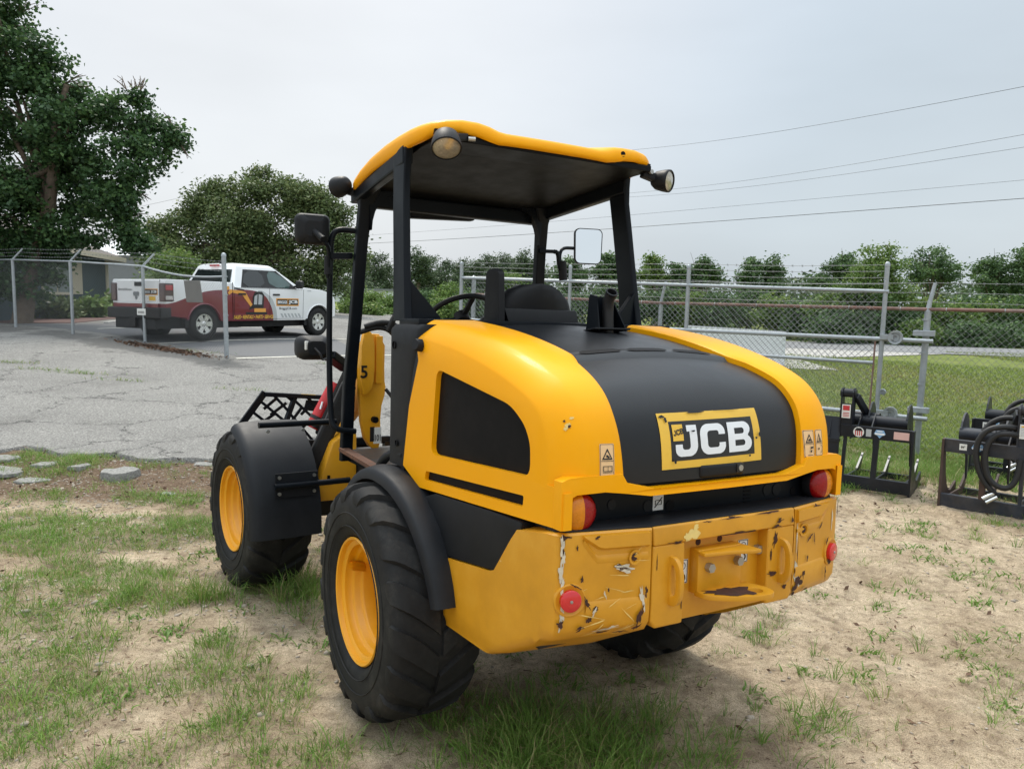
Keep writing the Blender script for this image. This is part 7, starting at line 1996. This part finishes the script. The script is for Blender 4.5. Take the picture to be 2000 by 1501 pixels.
bmp_ = MB().prism([(-1.25, -1.0, .80), (-1.25, 1.0, .80), (-.95, 1.02, .82), (-.95, -1.02, .82)], (0, 0, -.26)).build("rear_bumper", M['car_black'], truck, smooth=0, bevel=.03)
MB().box((-1.08, 0, .86), (.12, 1.55, .11)).build("lower_gate_panel", M['orange_print'] if False else M['wrap'], bmp_, smooth=0, bevel=.01)
MB().box((-1.2, .0, .45), (.16, .24, .22)).build("tow_receiver", M['car_black'], truck, smooth=0, bevel=.01)
pl_ = MB().box((-1.258, -.33, .70), (.012, .31, .155)).build("number_plate", M['paper'], truck, smooth=0)
tx = MB()      # the characters cannot be read in the photograph: only their dark strokes
for k in range(6): tx.box((-1.2655, -.235 - .038 * k, .69), (.002, .017, .055))
o = tx.build("plate_print", M['black_print'], pl_, smooth=0, fix=False); o['kind'] = 'stuff'
# wheels
TW = {}
def truck_wheel(x, s):
    w = bpy.data.objects.new("wheel", None); COL.objects.link(w); w.parent = truck
    w.matrix_local = Matrix.Translation((x, s * .86, .41)) @ Matrix.Rotation(PI / 2 * s, 4, 'Z')
    if TW:
        for q in TW.values():
            c = q.copy(); COL.objects.link(c); c.parent = w
        return
    TW['t'] = MB().lathe([(.23, -.12), (.30, -.14), (.37, -.135), (.402, -.11), (.408, 0), (.402, .11), (.37, .135), (.30, .14), (.245, .125), (.23, .11)], (0, 0, 0), (1, 0, 0), 40).build("tyre", M['tyre'], w, smooth=50)
    rm = MB().lathe([(.23, -.1), (.235, .10), (.248, .122), (.240, .128), (.225, .11), (.215, .06), (.20, .02), (.001, .02)], (0, 0, 0), (1, 0, 0), 40)
    TW['r'] = rm.build("rim", M['dark'], w, smooth=40)
    sp = MB()
    for k in range(6):
        a = 2 * PI * k / 6; d = Vector((0, math.cos(a), math.sin(a))); q = Vector((0, -d.z, d.y))
        sp.prism([d * .05 + q * .045 + Vector((.085, 0, 0)), d * .05 - q * .045 + Vector((.085, 0, 0)), d * .228 - q * .065 + Vector((.10, 0, 0)), d * .228 + q * .065 + Vector((.10, 0, 0))], (.022, 0, 0))
    sp.lathe([(.075, .08), (.07, .11), (.05, .125), (.001, .125)], (0, 0, 0), (1, 0, 0), 20)
    sp.lathe([(.218, .09), (.222, .124), (.248, .126), (.25, .115)], (0, 0, 0), (1, 0, 0), 40)
    TW['s'] = sp.build("spokes", M['alloy'], w, smooth=40)
for x in (0, 4.0):
    for s in (-1, 1): truck_wheel(x, s)
# lettering and pictures on the near side
Y0 = -1.003
def side_print(nm, loops_list, mtl, lift=0.0, par=None):
    mb = MB()
    for l in loops_list: mb.sheet([(x, Y0 - lift, z) for x, z in l])
    return mb.build(nm, mtl, par or body, smooth=0, fix=False)
sg = side_print("name_sign", [[(2.36, .865), (3.20, .865), (3.20, 1.075), (2.36, 1.075)]], M['orange_print'], .001)
side_print("sign_field", [[(2.395, .895), (2.775, .895), (2.775, 1.045), (2.395, 1.045)], [(2.80, .895), (3.17, .895), (3.17, 1.045), (2.80, 1.045)]], M['black_print'], .003, sg)
tx = MB(); text_on(tx, "BRIGGS", (2.585, Y0 - .005, .97), (1, 0, 0), (0, 0, 1), .085, .35, bold=.03); text_on(tx, "JCB", (2.985, Y0 - .005, .97), (1, 0, 0), (0, 0, 1), .115, .34, bold=.045)
tx.build("sign_lettering", M['white_print'], sg, smooth=0, fix=False)
tx = MB(); text_on(tx, "BriggsJCB.com", (2.80, Y0, .79), (1, 0, 0), (0, 0, 1), .085, .66, bold=.012); tx.build("web_lettering", M['black_print'], body, smooth=0, fix=False)
tx = MB(); text_on(tx, "SALES • RENTALS • PARTS • SERVICE", (1.58, Y0, .575), (1, 0, 0), (0, 0, 1), .095, 1.36, bold=.02, shear=.25); tx.build("slogan_lettering", M['yellow_print'], body, smooth=0, fix=False)
dg_ = side_print("digger_cab", [[(1.52, .80), (1.90, .80), (1.93, 1.16), (1.86, 1.24), (1.62, 1.24), (1.54, 1.10)], [(1.40, .76), (1.56, .80), (1.50, .93)], [(1.30, .64), (2.02, .64), (2.02, .70), (1.30, .70)]], M['black_print'], .001)
side_print("digger_glass", [[(1.57, .90), (1.68, .90), (1.70, 1.17), (1.60, 1.12)], [(1.72, .90), (1.85, .90), (1.87, 1.15), (1.74, 1.18)]], M['grey_print'], .002, dg_)
side_print("digger_arm", [[(1.46, .84), (1.52, .90), (1.30, 1.22), (1.20, 1.25), (.80, 1.28), (.72, 1.20), (.76, 1.14), (.86, 1.20), (1.18, 1.15)], [(1.58, .70), (1.98, .70), (1.98, .80), (1.58, .80)], [(.70, 1.26), (.78, 1.28), (.77, 1.36), (.70, 1.36)]], M['orange_print'], .003, dg_)
side_print("digger_ram", [[(.92, 1.30), (1.24, 1.26), (1.25, 1.29), (.94, 1.33)]], M['black_print'], .002, dg_)
ch = [[(2.50 + .13 * k, .66), (2.57 + .13 * k, .66), (2.64 + .13 * k, .55), (2.57 + .13 * k, .55)] for k in range(6)]
side_print("chevron_print", ch, M['grey_print'], .001)
tx = MB(); text_on(tx, "1500", (3.62, Y0, 1.30), (1, 0, 0), (0, 0, 1), .045, .16, bold=.02); tx.build("bonnet_badge", M['grey_print'], body, smooth=0, fix=False)
XB = -1.1065
tx = MB(); text_on(tx, "BriggsJCB.com", (XB, .48, 1.22), (0, -1, 0), (0, 0, 1), .075, .52, bold=.02, lift=.001); tx.build("gate_lettering", M['black_print'], tg_, smooth=0, fix=False)
s2 = MB().prism([(XB - .001, -.22, 1.10), (XB - .001, -.74, 1.10), (XB - .001, -.74, 1.25), (XB - .001, -.22, 1.25)], (-.002, 0, 0)).build("gate_sign", M['orange_print'], tg_, smooth=0)
MB().prism([(XB - .003, -.24, 1.12), (XB - .003, -.72, 1.12), (XB - .003, -.72, 1.23), (XB - .003, -.24, 1.23)], (-.002, 0, 0)).build("sign_field", M['black_print'], s2, smooth=0)
tx = MB(); text_on(tx, "BRIGGS", (XB - .006, -.36, 1.175), (0, -1, 0), (0, 0, 1), .06, .2, bold=.03, lift=.001); text_on(tx, "JCB", (XB - .006, -.60, 1.175), (0, -1, 0), (0, 0, 1), .085, .21, bold=.045, lift=.001); tx.build("sign_lettering", M['white_print'], s2, smooth=0, fix=False)
MB().prism([(XB - .001, -.42, .97), (XB - .001, -.66, .97), (XB - .001, -.66, 1.07), (XB - .001, -.42, 1.07)], (-.002, 0, 0)).build("yellow_sticker", M['yellow_print'], tg_, smooth=0)
hd_ = [(0, 1.0), (.045, 1.03), (.05, 1.10), (.10, 1.09), (.12, 1.16), (.08, 1.21), (.03, 1.19), (0, 1.20)]
rh = [(y, z) for y, z in hd_] + [(-y, z) for y, z in hd_[::-1][1:-1]]
MB().prism([(XB - .001, .06 - y, z - .02) for y, z in rh], (-.004, 0, 0)).build("ram_emblem", M['grey_metal'], tg_, smooth=0)

# ================================================================== grapple attachments
def grapple(label, org, xdir, mt, side, spots, rusty=False, hoses=False, x0=0.0):
    xd = Vector((xdir[0], xdir[1], 0)).normalized()
    g = thing("grapple_rake", label, "grapple", (org[0], org[1], float(ground_z(org[0], org[1]))), math.atan2(xd.y, xd.x), "grapple rakes by the fence")
    mp_ = M[mt]; mr = M['grapple_rust'] if rusty else mp_
    pb_ = MB().prism([(-.28, 0, .03), (.28, 0, .03), (.28, 0, .50), (-.28, 0, .50)], (0, .012, 0))
    plate = pb_.build("centre_plate", mp_, g, smooth=0)
    MB().prism([(-.28, .0, .50), (.28, .0, .50), (.28, .07, .73), (-.28, .07, .73)], (0, .012, .0)).build("upper_plate", mp_, plate, smooth=0)
    MB().box((0, .02, .49), (.56, .06, .03)).build("plate_lip", mp_, plate, smooth=0)
    for x in (-.16, -.05, .06, .17): MB().prism([(x, -.01, .53), (x, .055, .70), (x, .06, .70), (x, .06, .53)], (.012, 0, 0)).build("plate_rib", mp_, plate, smooth=0)
    for s in (-1, 1):
        a, b_ = sorted((s * .28, s * .96))
        MB().box(((a + b_) / 2, .03, .075), (b_ - a, .05, .13)).build("bottom_bar", mp_, g, smooth=0, bevel=.006)
        MB().box(((a + b_) / 2, .05, .60), (b_ - a, .05, .125)).build("top_bar", mp_, g, smooth=0, bevel=.006)
        MB().beam((s * .62, .03, .12), (s * .63, .05, .56), .05, .05, up=(0, 1, 0)).build("mid_strut", mr, g, smooth=0, bevel=.004)
        MB().beam((s * .32, .03, .12), (s * .33, .05, .56), .03, .05, up=(0, 1, 0)).build("inner_strut", mp_, g, smooth=0, bevel=.004)
        ep = [(s * .955, -.005, .0), (s * .955, .0, .66), (s * .955, .09, .66)] + [(s * .955, .10 + .30 * (1 - math.cos(q)), .62 - .52 * math.sin(q)) for q in np.linspace(.1, PI / 2, 6)] + [(s * .955, .62, .16), (s * .955, .64, .06), (s * .955, .4, .0)]
        MB().prism(ep, (s * .02, 0, 0)).build("end_plate", mr, g, smooth=0)
        # tower with its cross pin
        for q in (.265, .375):
            tower = MB().prism([(s * q, .02, .52), (s * q, .03, 1.00), (s * q, .06, 1.04), (s * q, .14, 1.04), (s * q, .16, .95), (s * q, .14, .52)], (s * .012, 0, 0)).build("tower_side", mp_, g, smooth=0)
        MB().prism([(s * .275, .035, .55), (s * .375, .035, .55), (s * .375, .04, .88), (s * .275, .04, .88)], (0, .008, 0)).build("tower_face", mp_, tower, smooth=0)
        MB().cyl((s * .25, .10, .985), (s * .40, .10, .985), .045, 16).build("pivot_tube", mp_, tower, smooth=50)
        # grab arm: link, tube, curved claw
        MB().beam((s * .40, .11, .96), (s * .47, .30, .76), .05, .07).build("grab_link", mp_, g, smooth=0, bevel=.01)
        MB().cyl((s * .30, .34, .74), (s * .60, .30, .745), .035, 12).build("hydraulic_cylinder", mp_, g, smooth=50)
        MB().cyl((s * .30, .26, .69), (s * .88, .26, .69), .065, 18).build("torque_tube", mp_, g, smooth=50)
        for x in (.50, .86):
            cl = smooth_pts([(s * x, .20, .64), (s * x, .22, .78), (s * x, .36, .90), (s * x, .50, .84), (s * x, .58, .66), (s * x, .62, .38), (s * x, .62, .20), (s * x, .59, .20), (s * x, .54, .44), (s * x, .45, .62), (s * x, .34, .64)], 1, True)
            MB().prism(cl, (s * .016, 0, 0)).build("claw", mp_, g, smooth=0)
        for x in (.44, .57): MB().prism([(s * x, .04, .66), (s * x, .20, .78), (s * x, .22, .66)], (s * .012, 0, 0)).build("gusset", mp_, g, smooth=0)
        for x in (.34, .62, .90):
            tn = [(s * x, .04, .03), (s * x, .72, .03), (s * x, .86, .24), (s * x, .80, .23), (s * x, .60, .10), (s * x, .04, .12)]
            MB().prism(tn, (s * .016, 0, 0)).build("tine", mr if x > .5 else mp_, g, smooth=0)
            MB().beam((s * x + s * .008, .58, .112), (s * x + s * .008, .845, .245), .02, .008).build("worn_tip", M['worn_edge'] if not rusty else mr, g, smooth=0)
    MB().box((0, .72, .05), (1.8, .05, .06)).build("front_bar", mp_, g, smooth=0)
    # stickers on the top bar's near face
    for (kind, x, z) in spots:
        yb = .022
        if kind == 'flag':
            o = MB().prism([(x + .052 * math.cos(a), yb, z + .052 * math.sin(a)) for a in np.linspace(0, 2 * PI, 21)[:-1]], (0, -.003, 0)).build("round_flag_sticker", M['paper'], g, smooth=0)
            q = MB()
            for k in range(4): q.box((x - .03 + .02 * k, yb - .0045, z - .012), (.009, .002, .05))
            q.build("flag_stripe", M['red_print'], o, smooth=0)['kind'] = 'stuff'
            MB().prism([(x - .04, yb - .003, z + .012), (x + .04, yb - .003, z + .012), (x + .02, yb - .003, z + .042), (x - .02, yb - .003, z + .042)], (0, -.002, 0)).build("flag_field", M['black_print'], o, smooth=0)
        elif kind == 'tall':
            MB().box((x, yb, z), (.05, .004, .075)).build("grey_label", M['grey_print'], g, smooth=0)
        elif kind == 'logo':
            o = MB().prism([(x - .055, yb, z), (x - .035, yb, z + .04), (x + .035, yb, z + .04), (x + .055, yb, z), (x + .02, yb, z - .02), (x, yb, z - .045), (x - .02, yb, z - .02)], (0, -.003, 0)).build("blue_logo_sticker", M['blue_print'], g, smooth=0)
            MB().beam((x - .045, yb - .004, z + .0), (x + .045, yb - .004, z + .0), .004, .018).build("logo_band", M['white_print'], o, smooth=0)
            MB().beam((x - .025, yb - .004, z + .028), (x + .025, yb - .004, z + .028), .004, .01).build("logo_band", M['white_print'], o, smooth=0)
        elif kind == 'pink':
            MB().box((x, yb, z), (.14, .004, .075)).build("faded_label", M['pink_print'], g, smooth=0)
        elif kind == 'size':
            o = MB().box((x, yb, z), (.062, .004, .058)).build("size_label", M['paper'], g, smooth=0)
            tx = MB(); text_on(tx, '84"', (x, yb - .0035, z), (1, 0, 0), (0, 0, 1), .024, .034, bold=.03); tx.build("label_print", M['black_print'], o, smooth=0, fix=False)
        elif kind == 'warn':
            o = MB().box((x, .030, z), (.085, .004, .14)).build("warning_label", M['paper'], g, smooth=0)
            MB().box((x, .027, z + .035), (.065, .003, .05)).build("red_field", M['red_print'], o, smooth=0)
            for k in range(3): MB().box((x, .0265, z - .015 - .018 * k), (.062, .002, .007)).build('label_line', M['red_print'], o, smooth=0)
        elif kind == 'text':
            o = MB().box((x, .030, z), (.09, .004, .13)).build("instruction_label", M['paper'], g, smooth=0)
            for k in range(7):
                MB().box((x, .0275, z + .045 - .014 * k), (.07, .002, .005 if k else .012)).build("label_line", M['grey_print'] if k else M['yellow_print'], o, smooth=0)
    if hoses:
        for k, pts in enumerate(([(-.36, .12, .80), (-.46, .0, .84), (-.62, -.03, .80), (-.70, -.03, .62), (-.64, -.03, .36), (-.52, -.02, .22), (-.50, .02, .20)], [(-.36, .10, .74), (-.42, -.02, .78), (-.55, -.03, .76), (-.62, -.04, .60), (-.58, -.04, .34), (-.44, -.02, .26), (-.36, .0, .34), (-.34, .02, .55)], [(-.36, .2, .88), (-.5, .2, .90), (-.62, .22, .84), (-.68, .2, .74)])):
            MB().tube(smooth_pts(pts, 2), .026, 8).build("hydraulic_hose", M['rubber'], g, smooth=60)
        for dx in (0, .03): MB().cyl((-.52 + dx, -.02, .22 - dx), (-.60 + dx, -.05, .16 - dx), .018, 10).build("hose_coupler", M['chrome'], g, smooth=50)
    return g
def org_from(end, xdir, xl):
    xd = Vector((xdir[0], xdir[1])).normalized(); return (end[0] - xd.x * xl, end[1] - xd.y * xl)
grapple("black grapple rake with round flag sticker between loader and gate", org_from((3.97, 7.60), (.81, -.585), .965), (.81, -.585), 'grapple', 1, [('flag', .46, .60), ('tall', .555, .60), ('logo', .66, .60), ('pink', .86, .60), ('warn', .325, .80)])
grapple("weathered grapple rake with looped hoses nearest the picture's right edge", org_from((4.07, 7.24), (.75, -.66), -.965), (.75, -.66), 'grapple_old', -1, [('size', -.80, .60), ('logo', -.68, .60), ('text', -.325, .80)], rusty=True, hoses=True)
grapple("black grapple rake standing behind the weathered one", org_from((5.16, 8.62), (.78, -.63), -.965), (.78, -.63), 'grapple', -1, [('size', -.84, .60), ('logo', -.70, .60), ('text', -.325, .80)], hoses=True)
